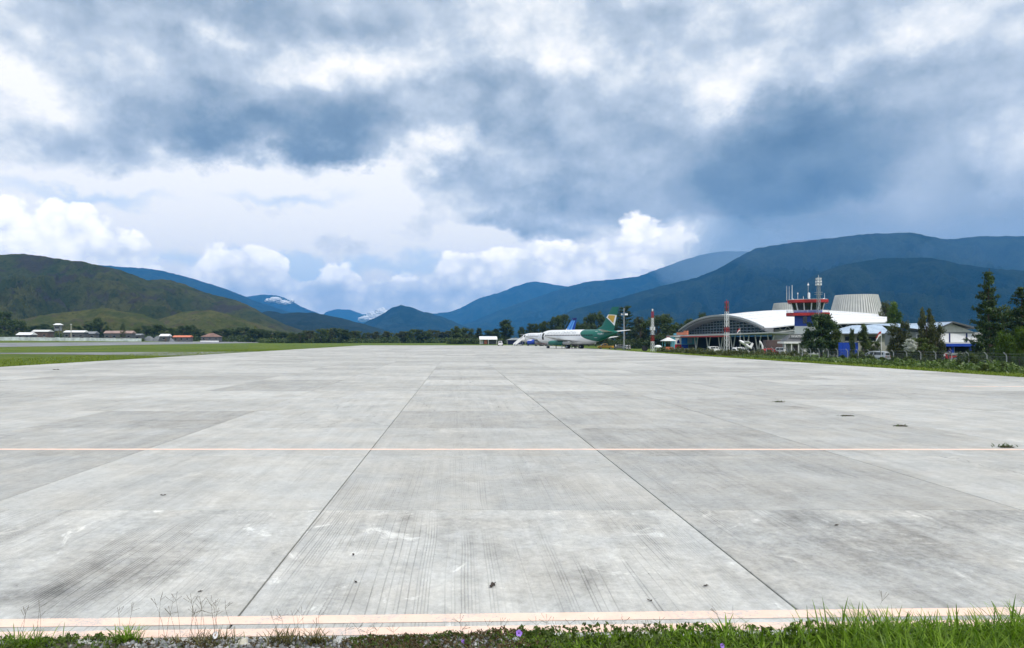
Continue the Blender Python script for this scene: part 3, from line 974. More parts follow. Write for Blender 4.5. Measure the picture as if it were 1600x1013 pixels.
# round the terminal and the houses
tree('dense_pine', 'dense dark bushy pine standing in front of the control tower', 1283, 491, 60, 140, 'dense', M_LEAF_PINE, 0, base=-1.0)
tree('leaning_tree', 'lighter green tree leaning out beside the dense pine by the tower', 1305, 512, 28, 138, 'eucalypt', M_LEAF_MID, 3, base=-1.0)
tree('poplar_tree', 'bright green pointed tree beside the ribbed white roof cone', 1396, 472, 28, 195, 'tall', M_LEAF_BRIGHT, 1, base=-1.0)
tree('tall_tree', 'dark brownish tree just behind the bright green pointed tree', 1384, 472, 24, 215, 'tall', M_LEAF_OLIVE, 0, base=-1.0)
tree('slender_tree', 'slim dark tree in front of the pale blue hipped roof', 1350, 507, 22, 118, 'tall', M_LEAF_DARK, 1, base=-1.0)
tree('slender_tree', 'thin dark tree against the cobalt blue wall', 1331, 514, 11, 116, 'tall', M_LEAF_DARK, 2, base=-1.0)
tree('hanging_tree', 'drooping olive tree left of the white flowering shrub', 1406, 502, 40, 118, 'eucalypt', M_LEAF_OLIVE, 0, base=-1.0)
tree('hanging_tree', 'tall drooping olive tree in front of the house gable end', 1448, 482, 34, 122, 'eucalypt', M_LEAF_OLIVE, 1, base=-1.0)
tree('hanging_tree', 'spreading olive tree hanging over the house windows', 1462, 504, 30, 116, 'eucalypt', M_LEAF_OLIVE, 2, base=-1.0)
tree('small_tree', 'low leafy tree below the house windows beside the flagpole', 1438, 528, 44, 114, 'broad', M_LEAF_MID, 1, base=-1.0)
tree('small_tree', 'round green bush tree behind the silver car', 1362, 531, 30, 124, 'broad', M_LEAF_MID, 2, base=-1.0)
tree('white_shrub', 'shrub with white leaves among the drooping olive trees', 1423, 530, 22, 108, 'tall', M_LEAF_WHITE, 3, base=Z(551, 108))
tree('conifer_tree', 'tall dark pointed conifer right of the blue and white house', 1545, 417, 66, 98, 'conifer', M_LEAF_PINE, 0, base=-1.0)
tree('conifer_tree', 'broad dark conifer at the edge behind the bright shrub', 1596, 447, 74, 104, 'conifer', M_LEAF_PINE, 1, base=-1.0)
tree('broad_tree', 'dark broad tree between the two conifers and the house', 1566, 478, 54, 112, 'broad', M_LEAF_DARK, 2, base=-1.0)
tree('broad_tree', 'dark broad tree at the far edge beside the broad conifer', 1640, 455, 70, 112, 'broad', M_LEAF_DARK, 0, base=-1.0)
tree('leafy_shrub', 'bright green upright shrub beside the beige wall', 1572, 517, 34, 79, 'shrub', M_LEAF_BRIGHT, 1, base=-0.95)
tree('leafy_shrub', 'large bright green shrub below the broad conifer', 1597, 514, 36, 77, 'shrub', M_LEAF_BRIGHT, 2, base=-0.95)
tree('leafy_shrub', 'bright green shrub farthest along the fence past the broad conifer', 1640, 512, 40, 75, 'shrub', M_LEAF_BRIGHT, 0, base=-0.95)
tree('round_bush', 'dark low bush in front of the pale garden wall', 1519, 553, 20, 74, 'shrub', M_LEAF_DARK, 2, base=-0.8, cat='bush')


# ------------------------------------------------------------------ shared materials for built things
M_WHITE = principled('white_paint', (0.80, 0.81, 0.82), 0.35, var=0.05)
M_OFFW = principled('off_white', (0.66, 0.67, 0.66), 0.6, var=0.12, dirt=0.15)
M_GREY = principled('grey_metal', (0.38, 0.40, 0.41), 0.45, 0.3, var=0.1)
M_DGREY = principled('dark_grey', (0.09, 0.095, 0.10), 0.6, var=0.15)
M_BLACK = principled('black_rubber', (0.012, 0.012, 0.013), 0.75)
M_GLASS = principled('dark_glass', (0.012, 0.018, 0.024), 0.08, spec=0.7)
M_BLUE = principled('cobalt_paint', (0.008, 0.055, 0.42), 0.45, var=0.12)
M_NAVY = principled('navy_paint', (0.006, 0.012, 0.13), 0.4)
M_SKYB = principled('sky_blue_paint', (0.035, 0.22, 0.72), 0.35, var=0.05)
M_RED = principled('red_paint', (0.42, 0.020, 0.022), 0.5, var=0.15)
M_GREEN = principled('airliner_green', (0.003, 0.125, 0.090), 0.3, var=0.05)
M_YELLOW = principled('gold_paint', (0.55, 0.34, 0.04), 0.4)
M_TAXI = principled('yellow_paint', (0.62, 0.33, 0.02), 0.35, var=0.06)
M_SILVER = principled('silver_paint', (0.46, 0.50, 0.54), 0.28, 0.35)
M_ORANGE = principled('orange_paint', (0.66, 0.20, 0.10), 0.5, var=0.1)
M_CYAN = principled('pale_cyan_paint', (0.16, 0.48, 0.60), 0.5, var=0.15)
M_BROWN = principled('brown_sheet', (0.11, 0.075, 0.07), 0.7, var=0.25, vscale=0.8)
M_SKIN = principled('skin', (0.16, 0.085, 0.055), 0.6)
M_HAIR = principled('hair', (0.012, 0.010, 0.009), 0.7)
M_METAL = principled('bare_metal', (0.45, 0.46, 0.47), 0.3, 0.8)


def fuselage_mat(name, green):
    """white skin; on the green airliner the tail section is green inside one big oval"""
    m = bpy.data.materials.new(name)
    m.use_nodes = True
    T = NT(m.node_tree)
    oc = T.n('ShaderNodeTexCoord').outputs['Object']
    x, y, z = T.sep(oc)
    nz = T.noise(oc, 1.2, 4, 0.6)
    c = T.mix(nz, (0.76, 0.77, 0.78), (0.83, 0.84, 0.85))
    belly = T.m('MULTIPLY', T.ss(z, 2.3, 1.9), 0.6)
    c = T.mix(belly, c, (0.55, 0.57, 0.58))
    if green:
        e = T.m('ADD', T.m('POWER', T.m('ABSOLUTE', T.m('DIVIDE', T.m('ADD', x, 13.8), 9.6)), 2.0), T.m('POWER', T.m('ABSOLUTE', T.m('DIVIDE', T.m('SUBTRACT', z, 4.5), 2.75)), 2.0))
        c = T.mix(T.m('LESS_THAN', e, 1.0), c, (0.003, 0.125, 0.090))
    return finish(m, T, c, 0.3, spec=0.5)


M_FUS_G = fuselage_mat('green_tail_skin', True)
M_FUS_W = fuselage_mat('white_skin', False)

FUS = [(14.9, -0.55, 0.05), (14.75, -0.52, 0.28), (14.3, -0.45, 0.62), (13.5, -0.33, 1.02), (12.6, -0.20, 1.36), (11.4, -0.08, 1.66), (10.0, 0, 1.84), (8.5, 0, 1.92), (4, 0, 1.94), (0, 0, 1.94), (-4.5, 0, 1.94),
       (-7.0, 0.12, 1.82), (-9.5, 0.36, 1.55), (-12.0, 0.68, 1.16), (-14.0, 0.95, 0.78), (-15.6, 1.15, 0.42), (-16.2, 1.2, 0.2)]
FZ = 3.25


def fus_at(x):
    xs = [f[0] for f in FUS][::-1]
    return float(np.interp(x, xs, [f[1] for f in FUS][::-1])), float(np.interp(x, xs, [f[2] for f in FUS][::-1]))


def on_fus(x, zz, side, lift=0.012):
    """a point of the fuselage skin at station x and height zz above the floor line, on one side"""
    zc, r = fus_at(x)
    d = max(-0.98, min(0.98, (zz - FZ - zc) / (r * 1.05)))
    return Vector((x, side * (r * math.sqrt(1 - d * d) + lift), zz))


def airfoil(le, te, z, t):
    """section in the x-z plane from leading to trailing edge"""
    c = le[0] - te[0]
    prof = [(0, 0), (0.06, 0.5), (0.3, 0.62), (0.65, 0.35), (1, 0.02), (0.65, -0.22), (0.3, -0.40), (0.06, -0.35)]
    return [Vector((le[0] - c * u, le[1], z + t * v)) for u, v in prof]


def text_on(parent, s, size, f, mat, name='lettering', spacing=1.0):
    """flat lettering laid onto a surface: f maps text (u, v) to a point"""
    cu = bpy.data.curves.new('t', 'FONT')
    cu.body = s
    cu.size = size
    cu.space_character = spacing
    cu.resolution_u = 1
    ob = bpy.data.objects.new('t', cu)
    COL.objects.link(ob)
    dg = bpy.context.evaluated_depsgraph_get()
    me = bpy.data.meshes.new_from_object(ob.evaluated_get(dg))
    COL.objects.unlink(ob)
    bpy.data.objects.remove(ob)
    for v in me.vertices:
        v.co = f(v.co.x, v.co.y)
    me.name = name
    me.materials.clear()
    me.materials.append(mat)
    return link(bpy.data.objects.new(name, me), parent)


def wheel_set(parent, x, y, r, w, strut_top, name='landing_gear'):
    g = MB().tube([(x, y, r), (x, y, strut_top)], [0.10, 0.13], 8).bar((x, y, r + 0.2), (x - 0.9, y, strut_top), 0.09).build(name, M_GREY, parent)
    for s in (-1, 1):
        t = MB().tube([(x, y + s * (0.16 + w), r), (x, y + s * (0.18 + w * 0.8), r), (x, y + s * 0.18, r), (x, y + s * 0.16, r)], [r * 0.82, r, r, r * 0.82], 18).build('wheel', M_BLACK, g, smooth=True)
        MB().tube([(x, y + s * (0.165 + w), r), (x, y + s * (0.175 + w), r)], r * 0.45, 12).build('rim', M_METAL, t)
    return g


def airliner(label, loc, phi, green):
    a = root('airliner', label, 'airliner', loc, math.pi - phi)
    f = MB()
    N = 28
    sx = [FUS[i][0] for i in range(len(FUS))]
    xs = []
    for i in range(len(sx) - 1):
        k = max(1, int(abs(sx[i] - sx[i + 1]) / 0.8))
        xs += [sx[i] + (sx[i + 1] - sx[i]) * j / k for j in range(k)]
    xs.append(sx[-1])
    rings = []
    for x in xs:
        zc, r = fus_at(x)
        rings.append([(x, r * math.cos(2 * math.pi * k / N), FZ + zc + 1.05 * r * math.sin(2 * math.pi * k / N)) for k in range(N)])
    f.loft(rings)
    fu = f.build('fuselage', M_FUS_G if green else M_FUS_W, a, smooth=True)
    # belly fairing and wings
    MB().loft([[(x, w * math.cos(2 * math.pi * k / 14), 1.75 + 0.62 * h * math.sin(2 * math.pi * k / 14)) for k in range(14)] for x, w, h in [(5.2, 0.4, 0.2), (4.2, 1.5, 0.8), (2, 1.95, 1.0), (-2, 1.95, 1.0), (-4, 1.4, 0.7), (-5.2, 0.3, 0.2)]]).build('belly_fairing', M_WHITE, a, smooth=True)
    for s in (-1, 1):
        w = MB()
        secs = [((3.9, 1.4), (-3.4, 1.4), 2.05, 0.55), ((1.2, 5.6), (-2.6, 5.6), 2.48, 0.36), ((-2.5, 14.0), (-4.2, 14.0), 3.38, 0.16)]
        w.loft([airfoil((le[0], s * le[1]), (te[0], s * te[1]), z, t) for le, te, z, t in secs])
        wo = w.build('wing', M_OFFW, a, smooth=True)
        for q in (3.4, 7.6, 10.4):
            zz = 2.05 + 0.103 * (q - 1.4)
            xt = float(np.interp(q, [1.4, 5.6, 14.0], [-3.4, -2.6, -4.2]))
            MB().loft([[(x, s * q + d * math.cos(k), zz - 0.22 + 0.8 * d * math.sin(k)) for k in (0, 1.05, 2.1, 3.14, 4.19, 5.24)] for x, d in [(xt + 1.6, 0.03), (xt + 0.8, 0.16), (xt - 0.3, 0.14), (xt - 0.9, 0.03)]]).build('flap_fairing', M_GREY, wo)
        st = MB().loft([airfoil((-11.6, s * 0.5), (-15.2, s * 0.5), 4.55, 0.22), airfoil((-14.6, s * 5.6), (-16.0, s * 5.6), 5.10, 0.10)]).build('stabiliser', M_OFFW, a, smooth=True)
        e = MB()
        if green:                              # long slim nacelle hugging the wing
            secs = [(4.7, 0.44), (4.6, 0.55), (3.6, 0.66), (1.2, 0.66), (-1.2, 0.60)]
            e.loft([[(x, s * 4.85 + r * math.cos(2 * math.pi * k / 20), 1.62 + r * math.sin(2 * math.pi * k / 20)) for k in range(20)] for x, r in secs])
            eo = e.build('engine', M_GREEN, a, smooth=True)
            MB().loft([[(x, s * 4.85 + r * math.cos(2 * math.pi * k / 20), 1.62 + r * math.sin(2 * math.pi * k / 20)) for k in range(20)] for x, r in [(-1.21, 0.59), (-2.6, 0.54), (-3.6, 0.40)]]).build('exhaust', M_METAL, eo, smooth=True)
            MB().tube([(4.71, s * 4.85, 1.62), (4.72, s * 4.85, 1.62)], 0.40, 20).build('intake', M_BLACK, eo)
            MB().loft([airfoil((3.0, s * (4.85 + d)), (-2.8, s * (4.85 + d)), 2.15, 0.3) for d in (-0.16, 0.16)]).build('pylon', M_GREEN, eo)
        else:                                  # short fat nacelle ahead of the wing, blue with white flashes
            secs = [(5.3, 0.80), (5.15, 0.96), (4.2, 1.08), (2.6, 1.05), (1.3, 0.80)]
            for i in range(len(secs) - 1):
                for k in range(24):
                    e.m = 1 if k in (2, 4, 5, 7, 8, 10) and i in (1, 2) else 0
                    q = []
                    for (x, r), kk in ((secs[i], k), (secs[i], k + 1), (secs[i + 1], k + 1), (secs[i + 1], k)):
                        an = 2 * math.pi * kk / 24
                        q.append((x, s * 4.9 + s * r * math.cos(an), 1.55 + r * math.sin(an)))
                    e.quad(*q)
            eo = e.build('engine', [M_SKYB if s < 0 else M_BLUE, M_WHITE], a, smooth=True)
            MB().loft([[(x, s * 4.9 + r * math.cos(2 * math.pi * k / 20), 1.55 + r * math.sin(2 * math.pi * k / 20)) for k in range(20)] for x, r in [(1.32, 0.62), (0.4, 0.52), (-0.5, 0.32)]]).build('exhaust', M_METAL, eo, smooth=True)
            MB().tube([(5.1, s * 4.9, 1.55), (5.12, s * 4.9, 1.55)], 0.8, 20).build('intake', M_BLACK, eo)
            MB().loft([airfoil((3.6, s * (4.9 + d)), (-1.8, s * (4.9 + d)), 2.35, 0.35) for d in (-0.15, 0.15)]).build('pylon', M_WHITE, eo)
    # fin with dorsal fillet
    fm = M_GREEN if green else M_SKYB

    def fin_x(z):
        le = float(np.interp(z, [5.0, 5.35, 6.2, 11.15], [-6.4, -8.8, -10.6, -14.3]))
        te = float(np.interp(z, [5.0, 11.15], [-14.9, -16.6]))
        return le, te

    fi = MB()
    fi.loft([[(le, 0, z), (le - 0.25 * (le - te), t, z), (te, 0.02, z), (te, -0.02, z), (le - 0.25 * (le - te), -t, z)] for z, t in [(4.7, 0.24), (5.35, 0.24), (6.2, 0.22), (8, 0.18), (10, 0.13), (11.15, 0.08)] for le, te in [fin_x(max(z, 5.0))]])
    fo = fi.build('fin', fm, a, smooth=True)

    def decal(name, pts, mat, lift):
        """an emblem on both faces of the fin; pts are (fraction along chord, height)"""
        for s in (-1, 1):
            vs = []
            for u, z in pts:
                le, te = fin_x(z)
                th = float(np.interp(z, [4.7, 6.2, 8, 10, 11.15], [0.24, 0.22, 0.18, 0.13, 0.08]))
                y = th * (u / 0.25 if u < 0.25 else (1 - (u - 0.25) / 0.75))
                vs.append((le - u * (le - te), s * (y + lift), z))
            MB().add(vs, [tuple(range(len(vs)))]).build(name, mat, fo)

    def patch(name, lo, hi, mat, lift, u0=0.02, u1=0.98, n=9):
        for i in range(n):
            a0, a1 = u0 + (u1 - u0) * i / n, u0 + (u1 - u0) * (i + 1) / n
            yield [(a0, lo(a0)), (a1, lo(a1)), (a1, hi(a1)), (a0, hi(a0))]

    def strip(name, lo, hi, mat, lift, u0=0.02, u1=0.98, n=8):
        for s in (-1, 1):
            b = MB()
            for q in patch(name, lo, hi, mat, lift, u0, u1, n):
                vs = []
                for u, z in q:
                    le, te = fin_x(z)
                    th = float(np.interp(z, [4.7, 6.2, 8, 10, 11.15], [0.24, 0.22, 0.18, 0.13, 0.08]))
                    y = th * (u / 0.25 if u < 0.25 else (1 - (u - 0.25) / 0.75)) + 0.02
                    vs.append((le - u * (le - te), s * (y + lift), z))
                b.quad(*vs)
            b.build(name, mat, fo)

    if green:
        top = lambda u: 9.05 - 0.15 * u - 0.5 * max(0, u - 0.7)
        low = lambda u: 8.55 - 1.2 * u - 1.6 * u * u * 0.7
        strip('emblem_border', lambda u: low(u) - 0.14, lambda u: top(u) + 0.14, M_WHITE, 0.01)
        strip('emblem', lambda u: low(u) + 0.10, lambda u: top(u) - 0.02, M_YELLOW, 0.03, 0.16, 0.84)
        MB().loft([[(-14.7, 0.1 * math.cos(k), 4.2 + 0.5 * math.sin(k)) for k in (0, 1.57, 3.14, 4.71)], [(-16.3, 0.1 * math.cos(k), 4.3 + 0.3 * math.sin(k)) for k in (0, 1.57, 3.14, 4.71)]]).build('tail_cone', M_DGREY, a)
    else:
        strip('fin_tip', lambda u: 10.1, lambda u: 11.13, M_NAVY, 0.01, n=3)
        for u in (0.30, 0.62):
            strip('fin_stripe', lambda z, u=u: 5.6, lambda z: 9.9, principled('pale_blue_paint', (0.18, 0.45, 0.85), 0.35), 0.012, u, u + 0.10, 2)
        strip('fin_rear', lambda z: 5.3, lambda z: 10.05, M_BLUE, 0.010, 0.78, 0.985, 2)
    # cabin windows on both sides, doors, cockpit glass
    wm = MB().box((0, 0, 0), (0.33, 0.05, 0.48)).mesh('window', principled('cabin_window', (0.02, 0.022, 0.026), 0.45, spec=0.2))
    for s in (-1, 1):
        n = 30
        for i in range(n):
            x = 9.4 - i * 0.62
            if not green and i > 27:
                continue
            p = on_fus(x, FZ + 0.42, s, 0.012)
            wo = link(bpy.data.objects.new('window', wm), fu, p)
            wo.rotation_euler = (s * -0.2, 0, 0)
        d = MB()
        for j in range(7):
            z0, z1 = FZ - 0.75 + j * 0.27, FZ - 0.75 + (j + 1) * 0.27
            d.quad(on_fus(11.2, z0, s, 0.02), on_fus(10.35, z0, s, 0.02), on_fus(10.35, z1, s, 0.02), on_fus(11.2, z1, s, 0.02))
        tag(d.build('doorway' if s > 0 else 'door', M_BLACK if s > 0 else M_WHITE, fu), 'dark open front doorway' if s > 0 else None)
        dr = MB()
        for (x0, x1, za, zb) in ((-9.35, -9.28, -0.55, 1.15), (-10.2, -10.13, -0.55, 1.15), (-9.28, -10.13, 1.09, 1.15), (-9.28, -10.13, -0.55, -0.49)):
            dr.quad(on_fus(x0, FZ + 0.3 + za, s, 0.02), on_fus(x1, FZ + 0.3 + za, s, 0.02), on_fus(x1, FZ + 0.3 + zb, s, 0.02), on_fus(x0, FZ + 0.3 + zb, s, 0.02))
        dr.build('door_outline', M_WHITE if green else M_GREY, fu)
        ck = MB()
        for x0, x1 in ((13.25, 12.75), (12.65, 12.1)):
            ck.quad(on_fus(x0, FZ + 0.28, s, 0.02), on_fus(x1, FZ + 0.28, s, 0.02), on_fus(x1, FZ + 0.85, s, 0.02), on_fus(x0, FZ + 0.72, s, 0.02))
        ck.build('cockpit_window', M_GLASS, fu)
    wheel_set(a, 10.4, 0, 0.36, 0.20, 1.8, 'nose_gear')
    for s in (-1, 1):
        wheel_set(a, -0.5, s * 2.62, 0.55, 0.34, 2.2, 'main_gear')
    MB().loft([[(3 + 0.5 * u, 0.03 * v, 5.2) for u, v in ((0.6, 0), (0, 1), (-0.6, 0), (0, -1))], [(2.7 + 0.25 * u, 0.02 * v, 5.62) for u, v in ((0.6, 0), (0, 1), (-0.6, 0), (0, -1))]]).build('antenna_blade', M_WHITE, fu)
    # lettering: runs from the nose aft when seen from the left side
    if green:
        for s in (1, -1):
            x0 = 9.0 if s > 0 else -1.6
            text_on(fu, 'JAYAWIJAYA  DIRGANTARA', 0.92, lambda u, v, s=s, x0=x0: on_fus(x0 - s * u, FZ + 0.95 + v * 0.95, s, 0.02), principled('letter_grey', (0.22, 0.26, 0.28), 0.5))
            x1 = -10.4 if s > 0 else -12.6
            text_on(fu, 'PK-JRU', 0.62, lambda u, v, s=s, x1=x1: on_fus(x1 - s * u, FZ + 0.62 + v, s, 0.02), M_WHITE, 'registration')
    else:
        for s in (1, -1):
            x0 = 9.3 if s > 0 else 2.0
            text_on(fu, 'TRIGANA AIR', 1.15, lambda u, v, s=s, x0=x0: on_fus(x0 - s * u, FZ + 0.80 + v * 0.85, s, 0.02), principled('letter_navy', (0.02, 0.03, 0.12), 0.5))
    return a


PHI = R(54)
G_LOC = (32.3, 207.0, 0.0)
B_LOC = (36.0, 303.0, 0.0)
airliner('white airliner with green tail section and green fin with gold emblem', G_LOC, PHI, True)
airliner('white airliner with blue fin and blue engines parked behind the green-tailed one', B_LOC, R(50), False)


def plane_pt(loc, phi, x, y):
    h = Vector((-math.cos(phi), math.sin(phi), 0))
    l = Vector((-math.sin(phi), -math.cos(phi), 0))
    return Vector(loc) + h * x + l * y


# passenger stairs, one at each open door: local +x runs from the foot up to the door
def stairs(label, loc, phi, top):
    p = plane_pt(loc, phi, 10.8, 2.0)
    l = Vector((-math.sin(phi), -math.cos(phi)))
    r = root('passenger_stairs', label, 'stairs', (p.x + l.x * 5.6, p.y + l.y * 5.6, 0), math.atan2(-l.y, -l.x))
    st = MB().box((0.0, 0, 0.1), (0.28, 1.1, 0.05)).mesh('step', M_GREY)
    n = 13
    for i in range(n):
        link(bpy.data.objects.new('step', st), r, (0.2 + 0.30 * i, 0, 0.25 + (top - 0.35) * i / n))
    for s in (-1, 1):
        y = s * 0.62
        MB().slab([(0, y, 0.15), (4.1, y, top - 0.1), (4.1, y, top + 0.75), (0, y, 0.95)], 0.05).build('side_panel', M_WHITE, r)
        MB().slab([(4.1, y, top - 0.1), (5.5, y, top - 0.1), (5.5, y, top + 1.0), (4.1, y, top + 1.0)], 0.05).build('platform_panel', M_WHITE, r)
        MB().tube([(4.2, s * 0.55, 0.3), (4.2, s * 0.55, top - 0.1)], 0.06, 6).build('leg', M_GREY, r)
        MB().bar((1.2, s * 0.55, 0.4), (4.2, s * 0.55, top - 0.3), 0.07).build('brace', M_GREY, r)
        MB().tube([(4.6, s * 0.6, top + 1.0), (4.6, s * 0.6, top + 2.1)], 0.04, 6).build('canopy_post', M_WHITE, r)
    MB().box((4.8, 0, top - 0.08), (1.5, 1.2, 0.08)).build('platform', M_GREY, r)
    MB().box((4.5, 0, top + 2.12), (1.5, 1.5, 0.07)).build('canopy', M_WHITE, r)
    MB().box((2.6, 0, 0.38), (4.6, 1.0, 0.16)).build('chassis', M_OFFW, r)
    for x in (0.9, 4.2):
        for s in (-1, 1):
            MB().tube([(x, s * 0.5, 0.3), (x, s * 0.68, 0.3)], 0.29, 12).build('wheel', M_BLACK, r)
    return r


stairs('white passenger stairs leaning at the nose of the blue-finned airliner', B_LOC, R(50), 2.6)


# ------------------------------------------------------------------ cars
def car(name, label, loc, rz, paint, kind='mpv', scale=1.0, group=None, cat='car'):
    """+x is forward; body, greenhouse with panes, wheels, lamps and bumpers as parts"""
    r = root(name, label, cat, loc, rz, group)
    r.scale = (scale,) * 3
    W_ = 0.83
    if kind == 'pickup':
        low = [(-2.5, 0.42, 1.02), (-2.42, 0.40, 1.05), (-0.55, 0.36, 1.05), (0.9, 0.36, 1.05), (1.2, 0.36, 1.04), (2.2, 0.38, 0.92), (2.42, 0.45, 0.78)]
        top = [(-0.62, 1.06, 1.62), (-0.35, 1.06, 1.74), (0.75, 1.06, 1.70), (1.45, 1.04, 1.10)]
    elif kind == 'van':
        low = [(-2.2, 0.42, 1.15), (-2.1, 0.36, 1.2), (1.6, 0.36, 1.15), (2.0, 0.40, 1.0), (2.15, 0.45, 0.8)]
        top = [(-2.12, 1.2, 1.85), (-1.9, 1.2, 1.95), (1.0, 1.18, 1.93), (1.85, 1.1, 1.22)]
    else:
        low = [(-2.05, 0.45, 0.98), (-1.98, 0.36, 1.02), (0.9, 0.34, 1.0), (1.3, 0.34, 0.98), (1.95, 0.38, 0.84), (2.08, 0.45, 0.70)]
        top = [(-1.98, 1.02, 1.42), (-1.72, 1.02, 1.62), (-0.2, 1.01, 1.68), (0.5, 1.0, 1.60), (1.35, 0.98, 1.05)]
    b = MB()
    rings = []
    for x, z0, z1 in low:
        w = W_ - 0.10 * (abs(x) / 2.5) ** 4
        rings.append([(x, -w * 0.92, z0), (x, -w, z0 + 0.2), (x, -w, z1 - 0.12), (x, -w * 0.93, z1), (x, w * 0.93, z1), (x, w, z1 - 0.12), (x, w, z0 + 0.2), (x, w * 0.92, z0)])
    b.loft(rings)
    body = b.build('body', paint, r, smooth=True)
    g = MB()
    rings = []
    for x, z0, z1 in top:
        k = 0.80 if z1 - z0 > 0.25 else 0.9
        rings.append([(x, -W_ * 0.92, z0 - 0.05), (x, -W_ * k, z1 - 0.04), (x, -W_ * k + 0.08, z1), (x, W_ * k - 0.08, z1), (x, W_ * k, z1 - 0.04), (x, W_ * 0.92, z0 - 0.05)])
    g.loft(rings)
    cab = g.build('cabin', paint, r, smooth=True)
    # panes, a little proud of the cabin sides
    n = len(top)
    for s in (-1, 1):
        for i in range(n - 1):
            (xa, za0, za1), (xb, zb0, zb1) = top[i], top[i + 1]
            if xb - xa < 0.35:
                continue
            ka = 0.80 if za1 - za0 > 0.25 else 0.9
            kb = 0.80 if zb1 - zb0 > 0.25 else 0.9

            def sp(x, z0, z1, k, f):
                return (x, s * (W_ * (0.92 + (k - 0.92) * f) + 0.012), z0 - 0.05 + (z1 - 0.04 - z0 + 0.05) * f)
            e = 0.06
            p = [sp(xa + e, za0, za1, ka, 0.22), sp(xb - e * 2, zb0, zb1, kb, 0.22 if zb1 - zb0 > 0.2 else 0.5), sp(xb - e * 2, zb0, zb1, kb, 0.86), sp(xa + e, za0, za1, ka, 0.86)]
            MB().quad(*p).build('side_window', M_GLASS, cab)
    (xa, za0, za1), (xb, zb0, zb1) = top[0], top[1]
    MB().quad((xa - 0.012, -W_ * 0.72, za0 + 0.06), (xa - 0.012, W_ * 0.72, za0 + 0.06), (xa + 0.0, W_ * 0.66, za1 - 0.06), (xa + 0.0, -W_ * 0.66, za1 - 0.06)).build('rear_window', M_GLASS, cab)
    (xa, za0, za1), (xb, zb0, zb1) = top[-2], top[-1]
    fz = lambda t: za1 + (zb1 - za1) * t + 0.014
    MB().quad((xa + (xb - xa) * 0.1, -W_ * 0.62, fz(0.1)), (xa + (xb - xa) * 0.1, W_ * 0.62, fz(0.1)), (xa + (xb - xa) * 0.9, W_ * 0.74, fz(0.9)), (xa + (xb - xa) * 0.9, -W_ * 0.74, fz(0.9))).build('windscreen', M_GLASS, cab)
    xr, xf = low[0][0], low[-1][0]
    for s in (-1, 1):
        MB().box((xr + 0.02, s * W_ * 0.80, 0.86), (0.10, 0.16, 0.22)).build('tail_light', M_RED, body)
        MB().box((xf - 0.06, s * W_ * 0.70, 0.66), (0.12, 0.28, 0.12)).build('headlight', M_WHITE, body)
        for x in (-1.32 if kind != 'pickup' else -1.5, 1.32 if kind != 'pickup' else 1.5):
            t = MB().tube([(x, s * 0.62, 0.32), (x, s * 0.64, 0.32), (x, s * 0.80, 0.32), (x, s * 0.845, 0.32)], [0.27, 0.32, 0.32, 0.27], 16).build('wheel', M_BLACK, r, smooth=True)
            MB().tube([(x, s * 0.846, 0.32), (x, s * 0.852, 0.32)], 0.19, 12).build('rim', M_METAL, t)
    MB().box((xr - 0.03, 0, 0.50), (0.14, 1.5, 0.20)).build('rear_bumper', paint, body, bevel=0.03)
    MB().box((xf + 0.02, 0, 0.50), (0.14, 1.5, 0.20)).build('front_bumper', paint, body, bevel=0.03)
    MB().box((xr - 0.015, 0, 0.78), (0.03, 0.5, 0.14)).build('number_plate', M_DGREY, body)
    return r


car('car', 'silver people carrier parked behind the wire fence by the blue wall', (X(1366, 117), 117, -1.0), R(125), M_SILVER, 'mpv', 1.02)
car('pickup_truck', 'yellow pickup truck under the tail of the green-tailed airliner', (X(946, 214), 214, zg(X(946, 214), 214) + 0.02), R(178), M_TAXI, 'pickup', 0.92, cat='pickup')
car('service_van', 'small white van alone at the far end of the apron', (X(782, 300), 300, 0.0), R(82), M_WHITE, 'van', 1.0, cat='van')
GC = 'cars parked in front of the terminal'
car('car', 'white car parked below the terminal canopy struts', (X(1157, 176), 176, -1.0), R(20), M_WHITE, 'mpv', 1.0, GC)
car('car', 'dark red car parked beside the brown container', (X(1204, 158), 158, -1.0), R(12), M_RED, 'mpv', 0.95, GC)
car('car', 'white van parked left of the gatehouse porch', (X(1221, 160), 160, -1.0), R(100), M_WHITE, 'van', 0.95, GC, 'van')
car('car', 'long white car parked under the terminal canopy near the mural', (X(1118, 200), 200, -1.0), R(5), M_OFFW, 'mpv', 1.0, GC)
car('car', 'dark parked car behind the grey floodlight pole', (X(968, 232), 232, zg(X(968, 232), 232)), R(175), M_DGREY, 'mpv', 0.95)
car('car', 'grey parked car right of the dark one by the floodlight pole', (X(979, 228), 228, zg(X(979, 228), 228)), R(95), M_GREY, 'mpv', 0.9)


